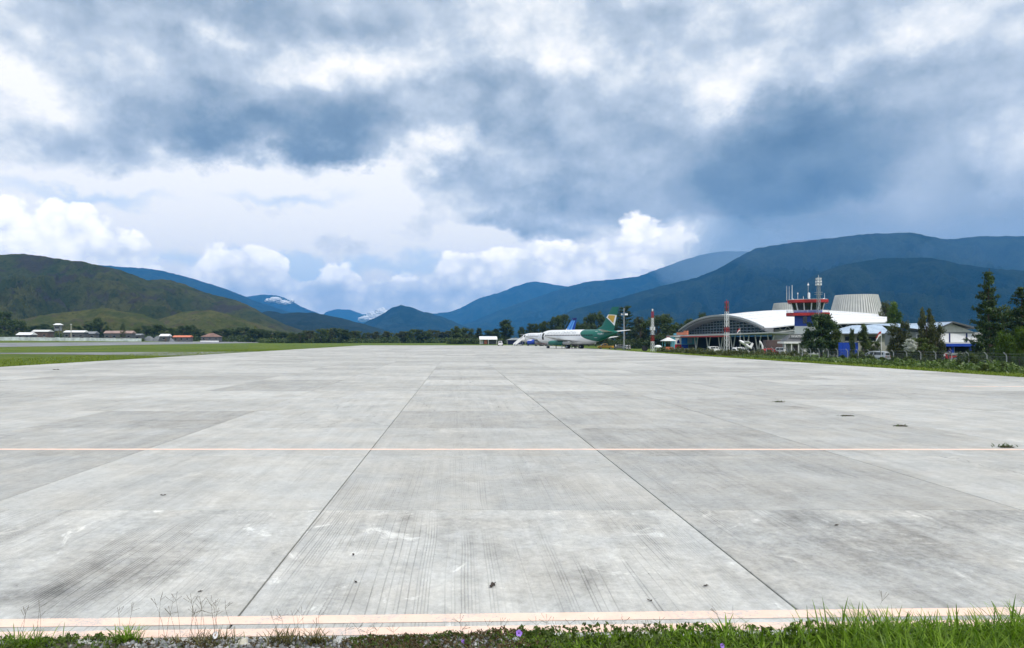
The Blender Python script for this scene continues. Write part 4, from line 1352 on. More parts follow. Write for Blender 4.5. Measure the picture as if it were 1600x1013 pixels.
# ------------------------------------------------------------------ people
def person_mesh(seed, shirt, trousers):
    rr = random.Random(seed)
    st = rr.uniform(-0.05, 0.12)
    V = [(0, 0, 0.95), (0, 0, 1.18), (0, 0, 1.40), (0, 0.0, 1.52), (0, 0.02, 1.60), (0, 0.02, 1.72),
         (0.09, 0, 0.90), (0.11, st, 0.50), (0.11, st * 0.6, 0.09), (0.115, st * 0.6 + 0.15, 0.04),
         (-0.09, 0, 0.90), (-0.11, -st, 0.50), (-0.11, -st * 1.4, 0.09), (-0.115, -st * 1.4 + 0.15, 0.04),
         (0.17, 0, 1.40), (0.23, 0.0, 1.13), (0.24, 0.08, 0.90), (0.24, 0.10, 0.80),
         (-0.17, 0, 1.40), (-0.23, 0.0, 1.13), (-0.24, 0.08, 0.90), (-0.24, 0.10, 0.80)]
    E = [(0, 1), (1, 2), (2, 3), (3, 4), (4, 5), (0, 6), (6, 7), (7, 8), (8, 9), (0, 10), (10, 11), (11, 12), (12, 13), (2, 14), (14, 15), (15, 16), (16, 17), (2, 18), (18, 19), (19, 20), (20, 21)]
    rad = [0.14, 0.13, 0.14, 0.055, 0.085, 0.095, 0.095, 0.065, 0.045, 0.04, 0.095, 0.065, 0.045, 0.04, 0.06, 0.045, 0.035, 0.04, 0.06, 0.045, 0.035, 0.04]
    me = bpy.data.meshes.new('person')
    me.from_pydata(V, E, [])
    ob = bpy.data.objects.new('person_tmp', me)
    COL.objects.link(ob)
    ob.modifiers.new('s', 'SKIN')
    for i, sv in enumerate(me.skin_vertices[0].data):
        sv.radius = (rad[i], rad[i] * (0.72 if i < 3 else 1.0))
        sv.use_root = i == 0
    ob.modifiers.new('d', 'SUBSURF').levels = 2
    ob.modifiers['d'].render_levels = 2
    dg = bpy.context.evaluated_depsgraph_get()
    m2 = bpy.data.meshes.new_from_object(ob.evaluated_get(dg))
    bpy.data.objects.remove(ob)
    m2.materials.clear()
    for m in (shirt, trousers, M_SKIN, M_HAIR):
        m2.materials.append(m)
    for p in m2.polygons:
        c = p.center
        p.use_smooth = True
        if c.z > 1.72 or (c.z > 1.60 and c.y < -0.01):
            p.material_index = 3
        elif c.z > 1.50 or (abs(c.x) > 0.19 and c.z < 1.15):
            p.material_index = 2
        elif c.z > 0.93:
            p.material_index = 0
        elif c.z < 0.1:
            p.material_index = 3
        else:
            p.material_index = 1
    return m2


def person(label, x, y, z, rz, shirt, trousers, seed, group=None):
    o = link(bpy.data.objects.new('person', person_mesh(seed, shirt, trousers)), None, (x, y, z), rz)
    return tag(o, label, 'person', group)


for px, Y, sh, tr, lb in [(869, 211, M_BLUE, M_DGREY, 'person in blue standing below the nose of the green-tailed airliner'), (878, 210, M_WHITE, M_OFFW, 'person in white standing under the green engine'),
                          (888, 209, M_WHITE, M_OFFW, 'person in white trousers beside the near main wheels'), (883, 212, M_DGREY, M_DGREY, 'person in dark clothes between the two people in white'),
                          (962, 226, M_WHITE, M_DGREY, 'person in white shirt on the grass behind the yellow pickup'), (982, 222, M_DGREY, M_DGREY, 'person in dark clothes right of the floodlight pole'),
                          (1226, 150, M_WHITE, M_OFFW, 'person in white near the gatehouse porch'), (1257, 146, M_OFFW, M_OFFW, 'person in pale clothes at the gatehouse corner beside the pine')]:
    x = X(px, Y)
    person(lb, x, Y, 0.0 if x < 37.5 else zg(x, Y), px * 0.7, sh, tr, int(px))

# motorcyclist behind the fence
mx, my = X(1484, 84), 84.0
mz = Z(566.5, 84)
bk = root('motorcycle', 'red and white motorcycle ridden along the track behind the fence', 'motorcycle', (mx, my, mz), R(180))
for x in (-0.62, 0.62):
    n = 16
    t = MB()
    rings = []
    for k in range(n + 1):
        a = 2 * math.pi * k / n
        rings.append([(x + (0.28 + 0.05 * math.cos(q)) * math.cos(a), 0.05 * math.sin(q), 0.31 + (0.28 + 0.05 * math.cos(q)) * math.sin(a)) for q in (0, 1.26, 2.51, 3.77, 5.03)])
    t.loft(rings, cap=False).tube([(x, -0.06, 0.31), (x, 0.06, 0.31)], 0.09, 8)
    for k in range(6):
        a = math.pi * k / 3
        t.bar((x, 0, 0.31), (x + 0.26 * math.cos(a), 0, 0.31 + 0.26 * math.sin(a)), 0.02)
    t.build('wheel', M_BLACK, bk)
MB().loft([[(x, -w, z), (x, w, z), (x, w, z + h), (x, -w, z + h)] for x, w, z, h in [(-0.75, 0.07, 0.62, 0.16), (-0.2, 0.12, 0.52, 0.24), (0.25, 0.11, 0.40, 0.32), (0.45, 0.13, 0.45, 0.52), (0.58, 0.05, 0.62, 0.34)]]).build('body', M_RED, bk, bevel=0.02)
MB().box((-0.25, 0, 0.80), (0.75, 0.24, 0.09)).build('seat', M_BLACK, bk, bevel=0.02)
MB().tube([(0.62, 0, 0.31), (0.45, 0, 0.98)], 0.035, 6).tube([(0.42, -0.32, 1.02), (0.45, 0, 0.98), (0.42, 0.32, 1.02)], 0.02, 6).build('fork', M_METAL, bk)
MB().box((0.60, 0, 0.80), (0.12, 0.2, 0.2)).build('front_cowl', M_WHITE, bk, bevel=0.03)
MB().box((0.0, 0, 0.32), (0.4, 0.2, 0.24)).build('engine', M_DGREY, bk, bevel=0.03)


def rider_mesh():
    V = [(-0.15, 0, 0.92), (-0.12, 0, 1.15), (-0.05, 0, 1.36), (-0.02, 0, 1.46), (0, 0, 1.55), (0.01, 0, 1.68),
         (-0.08, 0.10, 0.90), (0.28, 0.15, 0.86), (0.16, 0.17, 0.42), (0.30, 0.17, 0.36), (-0.08, -0.10, 0.90), (0.28, -0.15, 0.86), (0.16, -0.17, 0.42), (0.30, -0.17, 0.36),
         (-0.04, 0.18, 1.36), (0.12, 0.26, 1.14), (0.38, 0.30, 1.06), (-0.04, -0.18, 1.36), (0.12, -0.26, 1.14), (0.38, -0.30, 1.06)]
    E = [(0, 1), (1, 2), (2, 3), (3, 4), (4, 5), (0, 6), (6, 7), (7, 8), (8, 9), (0, 10), (10, 11), (11, 12), (12, 13), (2, 14), (14, 15), (15, 16), (2, 17), (17, 18), (18, 19)]
    rad = [0.14, 0.13, 0.14, 0.055, 0.095, 0.10, 0.1, 0.075, 0.05, 0.04, 0.1, 0.075, 0.05, 0.04, 0.06, 0.048, 0.04, 0.06, 0.048, 0.04]
    me = bpy.data.meshes.new('person')
    me.from_pydata(V, E, [])
    ob = bpy.data.objects.new('tmp', me)
    COL.objects.link(ob)
    ob.modifiers.new('s', 'SKIN')
    for i, sv in enumerate(me.skin_vertices[0].data):
        sv.radius = (rad[i], rad[i])
        sv.use_root = i == 0
    ob.modifiers.new('d', 'SUBSURF').levels = 2
    dg = bpy.context.evaluated_depsgraph_get()
    m2 = bpy.data.meshes.new_from_object(ob.evaluated_get(dg))
    bpy.data.objects.remove(ob)
    m2.materials.clear()
    for m in (M_NAVY, M_DGREY, M_SKIN, M_HAIR):
        m2.materials.append(m)
    for p in m2.polygons:
        c = p.center
        p.use_smooth = True
        p.material_index = 3 if c.z > 1.58 else 2 if c.z > 1.46 or (c.x > 0.28 and c.z > 1.0) else 0 if c.z > 0.98 else 1
    return m2


o = link(bpy.data.objects.new('person', rider_mesh()), None, (mx, my, mz), R(180))
tag(o, 'person in dark jacket riding the red motorcycle behind the fence', 'person')

# ground equipment beside the blue-finned airliner
def cart(label, px, Y, L, rz, mat):
    r = root('baggage_cart', label, 'cart', (X(px, Y), Y, 0), rz, 'ground equipment by the aircraft')
    MB().box((0, 0, 0.55), (L, 1.4, 0.12)).build('deck', M_DGREY, r)
    MB().box((0, 0, 1.65), (L, 1.4, 0.06)).build('roof', mat, r)
    for s in (-1, 1):
        for t in (-1, 1):
            MB().box((s * L * 0.47, t * 0.64, 1.1), (0.06, 0.06, 1.1)).build('post', M_GREY, r)
            MB().tube([(s * L * 0.36, t * 0.6, 0.24), (s * L * 0.36, t * 0.74, 0.24)], 0.24, 12).build('wheel', M_BLACK, r)
    MB().box((0, 0, 0.95), (L * 0.8, 1.1, 0.66)).build('load', M_BROWN, r)
    MB().bar((L / 2, 0, 0.45), (L / 2 + 0.9, 0, 0.3), 0.06).build('tow_bar', M_GREY, r)


cart('dark loaded baggage cart between the blue engine and the green-tailed airliner', 841, 292, 2.6, 0.2, M_DGREY)
cart('second baggage cart right against the nose of the green-tailed airliner', 850, 290, 2.4, 0.3, M_GREY)
cart('baggage cart under the wing of the green-tailed airliner', 899, 214, 2.2, 0.9, M_DGREY)


# ------------------------------------------------------------------ terminal: arched shell roof, glazed end, canopy, ribbed cones
M_ROOF = principled('white_roof_sheet', (0.80, 0.81, 0.83), 0.4, var=0.06, vscale=0.3)
M_PALEB = principled('pale_blue_roof', (0.36, 0.46, 0.58), 0.45, var=0.12, vscale=0.6)
M_WALLG = principled('grey_wall', (0.30, 0.32, 0.33), 0.8, var=0.15, vscale=0.5, dirt=0.2)
M_CREAM = principled('cream_wall', (0.36, 0.36, 0.31), 0.8, var=0.15, vscale=0.6, dirt=0.25)
M_BROWN = principled('brown_sheet', (0.11, 0.075, 0.07), 0.7, var=0.25, vscale=0.8)
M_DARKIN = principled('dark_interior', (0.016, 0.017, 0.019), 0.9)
M_TGLASS = principled('terminal_glass', (0.020, 0.045, 0.060), 0.12, spec=0.6, var=0.2, vscale=0.3)
M_CONE = principled('cone_sheet', (0.38, 0.39, 0.37), 0.5, var=0.12, vscale=0.5, dirt=0.15)
M_CONER = principled('cone_rib_sheet', (0.52, 0.53, 0.50), 0.5, var=0.1, vscale=0.5)
M_MULL = principled('mullion_grey', (0.13, 0.16, 0.18), 0.5)
M_SOFF = principled('soffit_grey', (0.17, 0.18, 0.19), 0.7, var=0.15)
M_RUST = principled('rusty_roof', (0.22, 0.13, 0.10), 0.7, var=0.3, vscale=0.4)
M_GROOF = principled('grey_roof', (0.22, 0.24, 0.26), 0.6, var=0.2, vscale=0.4)

TG = -1.0                                      # ground level round the terminal
TX0, TX1, TY0, TY1 = 85.0, 117.0, 200.0, 277.0
term = root('terminal_building', 'large terminal with white arched shell roof and glazed front', 'terminal', (TX0, TY0, TG))


def tl(x, y, z):
    return (x - TX0, y - TY0, z - TG)


def x_end(y):
    return 116.0 + (y - TY0) * 0.58


def roof_z(x, y):
    u = (x - TX0) / (x_end(y) - TX0)
    v = (y - TY0) / (TY1 - TY0)
    edge = float(np.interp(u, [0, 0.18, 0.52, 1], [6.0, 6.65, 7.0, 7.35]))
    rise = 4.4 + 0.9 * math.sin(math.pi * min(max(u, 0), 1) * 0.9) - 2.9 * max(0, u - 0.3) ** 1.4
    return edge + rise * (1 - abs(2 * v - 1) ** 2.1)


ro = MB()
nu, nv = 22, 40
XE = lambda i, j: TX0 - 2.5 + (x_end(TY0 + (TY1 - TY0) * j / nv) - TX0 + 2.5) * i / nu
top = [[tl(XE(i, j), TY0 + (TY1 - TY0) * j / nv, roof_z(max(TX0, XE(i, j)), TY0 + (TY1 - TY0) * j / nv)) for i in range(nu + 1)] for j in range(nv + 1)]
low = [[(p[0], p[1], p[2] - 0.35) for p in r] for r in top]
vs = [p for r in top for p in r] + [p for r in low for p in r]
n0 = (nu + 1) * (nv + 1)
fs = []
for j in range(nv):
    for i in range(nu):
        a, b, c, d = j * (nu + 1) + i, j * (nu + 1) + i + 1, (j + 1) * (nu + 1) + i + 1, (j + 1) * (nu + 1) + i
        fs += [(a, b, c, d), (n0 + a, n0 + d, n0 + c, n0 + b)]
for j in range(nv):
    for i in (0, nu):
        a, b = j * (nu + 1) + i, (j + 1) * (nu + 1) + i
        fs.append((a, b, n0 + b, n0 + a))
for i in range(nu):
    for j in (0, nv):
        a, b = j * (nu + 1) + i, j * (nu + 1) + i + 1
        fs.append((a, b, n0 + b, n0 + a))
rf = ro.add(vs, fs).build('roof', M_ROOF, term, smooth=True)
# standing seams of the roof sheets
for q in range(1, 12):
    j = q / 12
    y = TY0 + (TY1 - TY0) * j
    MB().tube([tl(x, y, roof_z(max(x, TX0), y) + 0.03) for x in np.linspace(TX0 - 2.3, x_end(y), 12)], 0.05, 4).build('roof_seam', M_OFFW, rf)
# arch rim and glazed end wall
ys = np.linspace(TY0, TY1, 41)
MB().loft([[tl(TX0 - 2.6, y, roof_z(TX0, y) + 0.05), tl(TX0 - 2.2, y, roof_z(TX0, y) + 0.05), tl(TX0 - 2.2, y, roof_z(TX0, y) - 0.50), tl(TX0 - 2.6, y, roof_z(TX0, y) - 0.50)] for y in ys]).build('arch_rim', M_GREY, rf)
MB().loft([[tl(TX0 - 2.0, y, roof_z(TX0, y) - 0.45), tl(TX0 + 0.3, y, roof_z(TX0, y) - 0.45), tl(TX0 + 0.3, y, roof_z(TX0, y) - 1.7), tl(TX0 - 2.0, y, roof_z(TX0, y) - 1.2)] for y in ys]).build('arch_soffit', M_SOFF, rf)
yb = [y for y in np.linspace(TY0 + 4, TY1 - 4, 25)]
for i in range(len(yb) - 1):
    y0, y1 = yb[i], yb[i + 1]
    MB().slab([tl(TX0 + 0.5, y0, 4.3), tl(TX0 + 0.5, y1, 4.3), tl(TX0 + 0.5, y1, max(4.4, roof_z(TX0, y1) - 1.6)), tl(TX0 + 0.5, y0, max(4.4, roof_z(TX0, y0) - 1.6))], 0.06).build('glass_pane', M_TGLASS, term)
for y in yb:
    MB().box(tl(TX0 + 0.35, y, (4.2 + roof_z(TX0, y) - 1.5) / 2), (0.2, 0.22, max(0.3, roof_z(TX0, y) - 1.5 - 4.2))).build('mullion', M_MULL, term)
for z in (4.25, 5.2, 6.1, 7.0, 7.9, 8.7):
    yy = [y for y in np.linspace(TY0 + 3, TY1 - 3, 60) if roof_z(TX0, y) - 1.5 > z]
    if len(yy) > 2:
        MB().box(tl(TX0 + 0.3, (yy[0] + yy[-1]) / 2, z), (0.16, yy[-1] - yy[0], 0.20 if z > 4.3 else 0.6)).build('transom', M_WALLG if z < 4.3 else M_MULL, term)
# side wall towards the tower, trusses under the roof edge
MB().box(tl((TX0 + TX1) / 2 + 1, TY0 + 4.2, 2.0), (TX1 - TX0 - 4, 0.4, 6.0)).build('side_wall', M_WALLG, term)
MB().box(tl(TX0 + 6.0, TY0 + 3.0, 2.1), (9.0, 1.6, 6.4)).build('corner_wall', M_WALLG, term)
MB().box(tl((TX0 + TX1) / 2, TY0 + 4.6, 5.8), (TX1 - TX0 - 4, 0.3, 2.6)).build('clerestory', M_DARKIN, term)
for i in range(12):
    x = TX0 + 2 + i * 2.35
    za, zb = roof_z(x, TY0) - 0.4, roof_z(x + 1.2, TY0) - 1.7
    MB().bar(tl(x, TY0 + 0.6, za), tl(x + 1.2, TY0 + 0.6, zb), 0.12).bar(tl(x + 1.2, TY0 + 0.6, zb), tl(x + 2.35, TY0 + 0.6, roof_z(x + 2.35, TY0) - 0.4), 0.12).build('truss_web', M_GREY, rf)
MB().tube([tl(x, TY0 + 0.6, roof_z(x, TY0) - 1.7) for x in np.linspace(TX0 + 2, TX1 - 2, 12)], 0.09, 5).build('truss_chord', M_GREY, rf)
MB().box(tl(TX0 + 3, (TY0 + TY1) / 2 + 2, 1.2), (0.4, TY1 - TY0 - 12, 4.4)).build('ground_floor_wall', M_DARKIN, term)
# canopy with V struts
cp = MB()
cy = np.linspace(184, 275, 24)
cp.loft([[tl(77.5, y, 3.95 + 0.45 * ((275 - y) / 91) ** 2), tl(86, y, 4.2 + 0.3 * ((275 - y) / 91) ** 2), tl(86, y, 3.8), tl(77.5, y, 3.68 + 0.45 * ((275 - y) / 91) ** 2)] for y in cy])
cn = cp.build('canopy', M_OFFW, term)
MB().loft([[tl(77.42, y, 3.72), tl(77.49, y, 3.72), tl(77.49, y, 3.30), tl(77.42, y, 3.30)] for y in np.linspace(212, 275, 12)]).build('canopy_edge', M_RED, cn)
for y in (188, 196, 204, 214, 224, 235, 247, 260):
    MB().tube([tl(79.5, y, TG), tl(79.5, y - 2.0, 3.75)], 0.16, 8).build('strut', M_OFFW, term)
    MB().tube([tl(79.5, y, TG), tl(79.5, y + 2.0, 3.75)], 0.16, 8).build('strut', M_OFFW, term)
MB().box(tl(79, 262.5, 4.65), (0.3, 9, 0.9)).build('sign_board', M_ORANGE, term)
MB().box(tl(79, 256.5, 4.85), (0.32, 4.5, 1.5)).build('sign_board', M_ORANGE, term)
MB().box(tl(80.5, 271, 4.5), (0.3, 10, 0.7)).build('sign_panel', M_CYAN, term)


def cone_roof(px, Y, wt, wb, top_py, bot_z):
    """ribbed truncated cone of pale sheets, each sheet its own piece, drawn in front of a darker core"""
    x = X(px, Y)
    zt = Z(top_py, Y)
    r0, r1 = wb * Y / F / 2, wt * Y / F / 2
    n = 60
    core = MB().loft([[tl(x + r * 0.975 * math.cos(2 * math.pi * k / n), Y + r * 0.975 * math.sin(2 * math.pi * k / n), z) for k in range(n)] for r, z in ((r0, bot_z), ((r0 + r1) / 2 - 0.1, (zt + bot_z) / 2), (r1, zt))]).build('roof_cone', M_CONE, term)
    for k in range(n):
        a0, a1 = 2 * math.pi * (k + 0.08) / n, 2 * math.pi * (k + 0.62) / n
        q = []
        for r, z in ((r0, bot_z), (r1, zt)):
            q.append([tl(x + rr * math.cos(a), Y + rr * math.sin(a), z) for a, rr in ((a0, r * 0.97), (a0, r), (a1, r), (a1, r * 0.97))])
        MB().loft(q).build('cone_rib', M_CONER, core)
    return core


cone_roof(1338, 240, 60, 82, 461.5, 8.0)
cone_roof(1235, 300, 48, 66, 474.0, 8.0)

# ------------------------------------------------------------------ control tower
ty = 180.0
tw = root('control_tower', 'blue and white control tower with red roof and red gallery', 'control tower', (X(1262, ty), ty, TG), R(-25))


def oct_ring(h, ch, z):
    p = [(h - ch, -h), (h, -h + ch), (h, h - ch), (h - ch, h), (-h + ch, h), (-h, h - ch), (-h, -h + ch), (-h + ch, -h)]
    return [(x, y, z) for x, y in p]


def zt_(py):
    return Z(py, ty) - TG


sw = 2.9
MB().box((0, 0, zt_(510) / 2), (2 * sw, 2 * sw, zt_(510))).build('lower_shaft', M_WHITE, tw)
MB().box((0, 0, (zt_(510) + zt_(494)) / 2), (2 * sw + 0.02, 2 * sw + 0.02, zt_(494) - zt_(510))).build('upper_shaft', M_BLUE, tw)
MB().box((-0.6, -sw - 0.03, (zt_(506) + zt_(495)) / 2), (0.95, 0.1, zt_(495) - zt_(506))).build('window', M_GLASS, tw)
MB().box((1.5, -sw - 0.03, (zt_(506) + zt_(495)) / 2), (0.8, 0.1, zt_(495) - zt_(506))).build('window', M_GLASS, tw)
gal = MB().loft([oct_ring(4.75, 1.6, zt_(494)), oct_ring(4.75, 1.6, zt_(489.7))]).build('gallery', M_RED, tw)
MB().loft([oct_ring(4.6, 1.5, zt_(489.65)), oct_ring(4.6, 1.5, zt_(489.4))]).build('gallery_floor', M_GREY, gal)
for ring_z in (zt_(487.6), zt_(486)):
    q = oct_ring(4.6, 1.5, ring_z)
    for i in range(8):
        MB().bar(q[i], q[(i + 1) % 8], 0.06).build('rail', M_WHITE, gal)
q0, q1 = oct_ring(4.6, 1.5, zt_(489.4)), oct_ring(4.6, 1.5, zt_(486))
for i in range(8):
    for t in (0, 0.5):
        a = Vector(q0[i]).lerp(Vector(q0[(i + 1) % 8]), t)
        b = Vector(q1[i]).lerp(Vector(q1[(i + 1) % 8]), t)
        MB().bar(a, b, 0.06).build('rail_post', M_WHITE, gal)
MB().loft([oct_ring(3.15, 1.0, zt_(489.4)), oct_ring(3.2, 1.0, zt_(485.3))]).build('cab_sill', M_BLUE, tw)
MB().loft([oct_ring(3.05, 1.0, zt_(485.3)), oct_ring(3.45, 1.05, zt_(474.4))]).build('cab_core', M_DARKIN, tw)
g0, g1 = oct_ring(3.15, 1.0, zt_(485.3)), oct_ring(3.55, 1.05, zt_(474.4))
for i in range(8):
    a0, a1, b0, b1 = Vector(g0[i]), Vector(g0[(i + 1) % 8]), Vector(g1[i]), Vector(g1[(i + 1) % 8])
    n = 3 if (a1 - a0).length > 2 else 1
    for k in range(n):
        p = [a0.lerp(a1, k / n), a0.lerp(a1, (k + 1) / n), b0.lerp(b1, (k + 1) / n), b0.lerp(b1, k / n)]
        MB().quad(*p).build('cab_pane', M_GLASS, tw)
        out = Vector((p[0].x, p[0].y, 0)).normalized() * 0.05
        MB().bar(p[0] + out, p[3] + out, 0.22, 0.16).build('mullion', M_WHITE, tw)
rfz0, rfz1 = zt_(474.4), zt_(469.3)
crf = MB().loft([oct_ring(4.2, 1.5, rfz0), oct_ring(4.45, 1.6, rfz0 + 0.12), oct_ring(4.45, 1.6, rfz1)]).build('roof', M_RED, tw)
MB().loft([oct_ring(4.3, 1.5, rfz1 + 0.002), oct_ring(4.2, 1.5, rfz1 + 0.12)]).build('roof_deck', M_GREY, crf)


def tower_pt(px, py, back=0.0):
    """local point of the tower at a pixel, on the plane through its axis that faces the camera"""
    return Vector(((px - 1262) * ty / F / 0.91, back, zt_(py)))


for px_, p0, p1, rad in ((1234.8, 469, 446, 0.05), (1238.0, 469, 447, 0.05), (1241.8, 469, 445, 0.09), (1249.2, 469, 459, 0.05), (1256.5, 469, 463, 0.07), (1262.6, 469, 441, 0.03), (1283.5, 469, 459, 0.05)):
    MB().tube([tower_pt(px_, p0), tower_pt(px_, p1)], [rad, rad * 0.7], 6).build('antenna', M_WHITE, crf)
MB().tube([tower_pt(1263.6, 469), tower_pt(1263.6, 466), tower_pt(1263.6, 465.5), tower_pt(1263.6, 458.5), tower_pt(1263.6, 457.5)], [0.2, 0.2, 0.28, 0.28, 0.1], 10).build('beacon', M_WHITE, crf)
for px_ in (1243.5, 1265.2, 1282.3):
    MB().tube([tower_pt(px_, 469.0), tower_pt(px_, 468.2), tower_pt(px_, 466.8)], [0.16, 0.24, 0.1], 8).build('roof_light', M_WHITE, crf)
MB().tube([tower_pt(1249.2, 459.5), tower_pt(1249.2, 457.3)], 0.13, 8).build('antenna_head', M_WHITE, crf)
MB().loft([[tower_pt(1262.6, 446) + Vector((0.25 * math.cos(k), 0.25 * math.sin(k), 0)) for k in (0, 1.57, 3.14, 4.71)], [tower_pt(1262.6, 443) + Vector((0.05 * math.cos(k), 0.05 * math.sin(k), 0)) for k in (0, 1.57, 3.14, 4.71)]]).build('wind_sensor', M_WHITE, crf)


# ------------------------------------------------------------------ lattice masts and poles
def lattice(name, label, px, Y, top_py, w, zb, banded=None, cat='mast'):
    """square lattice mast of four legs with braces; banded gives the painted bands from the ground up"""
    x = X(px, Y)
    r = root(name, label, cat, (x, Y, zb), R(20))
    H = Z(top_py, Y) - zb
    n = max(5, int(H / (w * 1.3)))
    lv = [H * i / n for i in range(n + 1)]
    for s, t in ((-1, -1), (1, -1), (1, 1), (-1, 1)):
        b = MB()
        for i in range(n):
            b.m = 0 if banded is None else banded(lv[i] / H)
            f0, f1 = 1 - 0.35 * lv[i] / H, 1 - 0.35 * lv[i + 1] / H
            b.bar((s * w / 2 * f0, t * w / 2 * f0, lv[i]), (s * w / 2 * f1, t * w / 2 * f1, lv[i + 1]), 0.10 * max(w, 0.7))
        b.build('leg', [M_GREY] if banded is None else [M_WHITE, M_RED], r)
    for i in range(n):
        b = MB()
        f0, f1 = (1 - 0.35 * lv[i] / H) * w / 2, (1 - 0.35 * lv[i + 1] / H) * w / 2
        c = [(-1, -1), (1, -1), (1, 1), (-1, 1)]
        for k in range(4):
            (a0, a1), (b0, b1) = c[k], c[(k + 1) % 4]
            b.bar((a0 * f0, a1 * f0, lv[i]), (b0 * f1, b1 * f1, lv[i + 1]), 0.05).bar((a0 * f1, a1 * f1, lv[i + 1]), (b0 * f1, b1 * f1, lv[i + 1]), 0.05)
        b.build('bracing', M_GREY if banded is None else (M_WHITE if banded(lv[i] / H) == 0 else M_RED), r)
    return r, H


am, H = lattice('antenna_mast', 'slim grey lattice antenna mast rising beside the control tower cab', 1279, 174, 434, 0.72, TG)
for i, py_ in enumerate((436, 440.2, 444.6)):
    for k in range(4):
        a = k * math.pi / 2 + 0.5
        z = Z(py_, 174) - TG
        MB().tube([(0.5 * math.cos(a), 0.5 * math.sin(a), z - 0.22), (0.5 * math.cos(a), 0.5 * math.sin(a), z + 0.22)], 0.20 if i else 0.13, 8).build('antenna_panel', M_WHITE, am)
        MB().bar((0, 0, z), (0.5 * math.cos(a), 0.5 * math.sin(a), z), 0.06).build('arm', M_GREY, am)
MB().tube([(0, 0, H), (0, 0, H + 0.6)], 0.04, 6).build('lightning_rod', M_WHITE, am)
for py_ in (457, 460):
    z = Z(py_, 174) - TG
    for k in range(6):
        a = k * math.pi / 3
        MB().bar((0.9 * math.cos(a), 0.9 * math.sin(a), z), (0.9 * math.cos(a + math.pi / 3), 0.9 * math.sin(a + math.pi / 3), z), 0.05).build('platform_rail', M_GREY, am)

band = lambda f: 1 if (0.30 < f < 0.45) or (f > 0.78) else 0
rm, H = lattice('radio_mast', 'red and white banded lattice mast in front of the terminal arch', 1135.5, 190, 471, 0.95, TG, band)
MB().tube([(0, 0, H), (0, 0, H + 0.5)], 0.05, 6).build('lightning_rod', M_RED, rm)
for z in (H * 0.93, H * 0.84):
    for k in range(4):
        a = k * math.pi / 2
        MB().box((0.45 * math.cos(a), 0.45 * math.sin(a), z), (0.28, 0.28, 0.8)).build('antenna_panel', M_DGREY, rm)
band2 = lambda f: 1 if 0.18 < f < 0.36 or f > 0.80 else 0
r2, H = lattice('navigation_mast', 'slim red and white mast with grey boxes on the grass between aircraft and terminal', 1019.5, 212, 487, 0.72, zg(X(1019, 212), 212), band2)
for s in (-1, 1):
    MB().box((s * 0.55, 0, H * 0.575), (0.36, 0.5, 1.0)).build('equipment_box', M_OFFW, r2, bevel=0.03)
MB().tube([(0, 0, H), (0, 0, H + 0.35), (0, 0, H + 0.75)], [0.06, 0.22, 0.16], 8).build('beacon', M_WHITE, r2)
MB().box((0, 0, H * 0.42), (1.0, 1.0, 0.12)).build('platform', M_GREY, r2)

fx, fy = X(975, 228), 228
fp = root('floodlight_pole', 'tall grey floodlight pole behind the tail of the green-tailed airliner', 'light pole', (fx, fy, zg(fx, fy)))
fh = Z(482, fy) - zg(fx, fy)
MB().tube([(0, 0, -0.2), (0, 0, fh)], [0.22, 0.12], 10).build('pole', M_GREY, fp, smooth=True)
MB().bar((-0.9, 0, fh - 2.0), (0.9, 0, fh - 2.0), 0.1).build('crossarm', M_GREY, fp)
for s in (-0.8, 0.45, 0.8):
    MB().loft([[(s - 0.16, -0.15, fh - 1.95), (s + 0.16, -0.15, fh - 1.95), (s + 0.16, -0.15, fh - 1.6), (s - 0.16, -0.15, fh - 1.6)], [(s - 0.25, -0.5, fh - 2.15), (s + 0.25, -0.5, fh - 2.15), (s + 0.25, -0.4, fh - 1.65), (s - 0.25, -0.4, fh - 1.65)]]).build('floodlight', M_WHITE if s > 0 else M_GREY, fp)


def flag(label, px, Y, top_py, zb, fw):
    x = X(px, Y)
    r = root('flagpole', label, 'flagpole', (x, Y, zb))
    H = Z(top_py, Y) - zb
    MB().tube([(0, 0, 0), (0, 0, H)], [0.06, 0.035], 8).build('pole', M_OFFW, r)
    for nm, m, z0, z1 in (('red_half', M_RED, 0.0, 0.5), ('white_half', M_WHITE, 0.5, 1.0)):
        b = MB()
        pr = []
        for i in range(9):
            u = i / 8
            wob = 0.22 * math.sin(u * 6.0) * u
            drop = 0.75 * u * u * fw
            pr.append([(-fw * 0.75 * u, wob, H - 0.1 - fw * 0.62 * z0 - drop), (-fw * 0.75 * u, wob + 0.02, H - 0.1 - fw * 0.62 * z1 - drop), (-fw * 0.75 * u, wob + 0.03, H - 0.1 - fw * 0.62 * z1 - drop), (-fw * 0.75 * u, wob + 0.012, H - 0.1 - fw * 0.62 * z0 - drop)])
        b.loft(pr).build(nm, m, r)
    return r


flag('flagpole with red and white flag in front of the terminal glazing', 1156.5, 168, 512.5, TG, 1.0)
flag('flagpole with red and white flag behind the silver car', 1377, 112, 517, TG, 1.1)

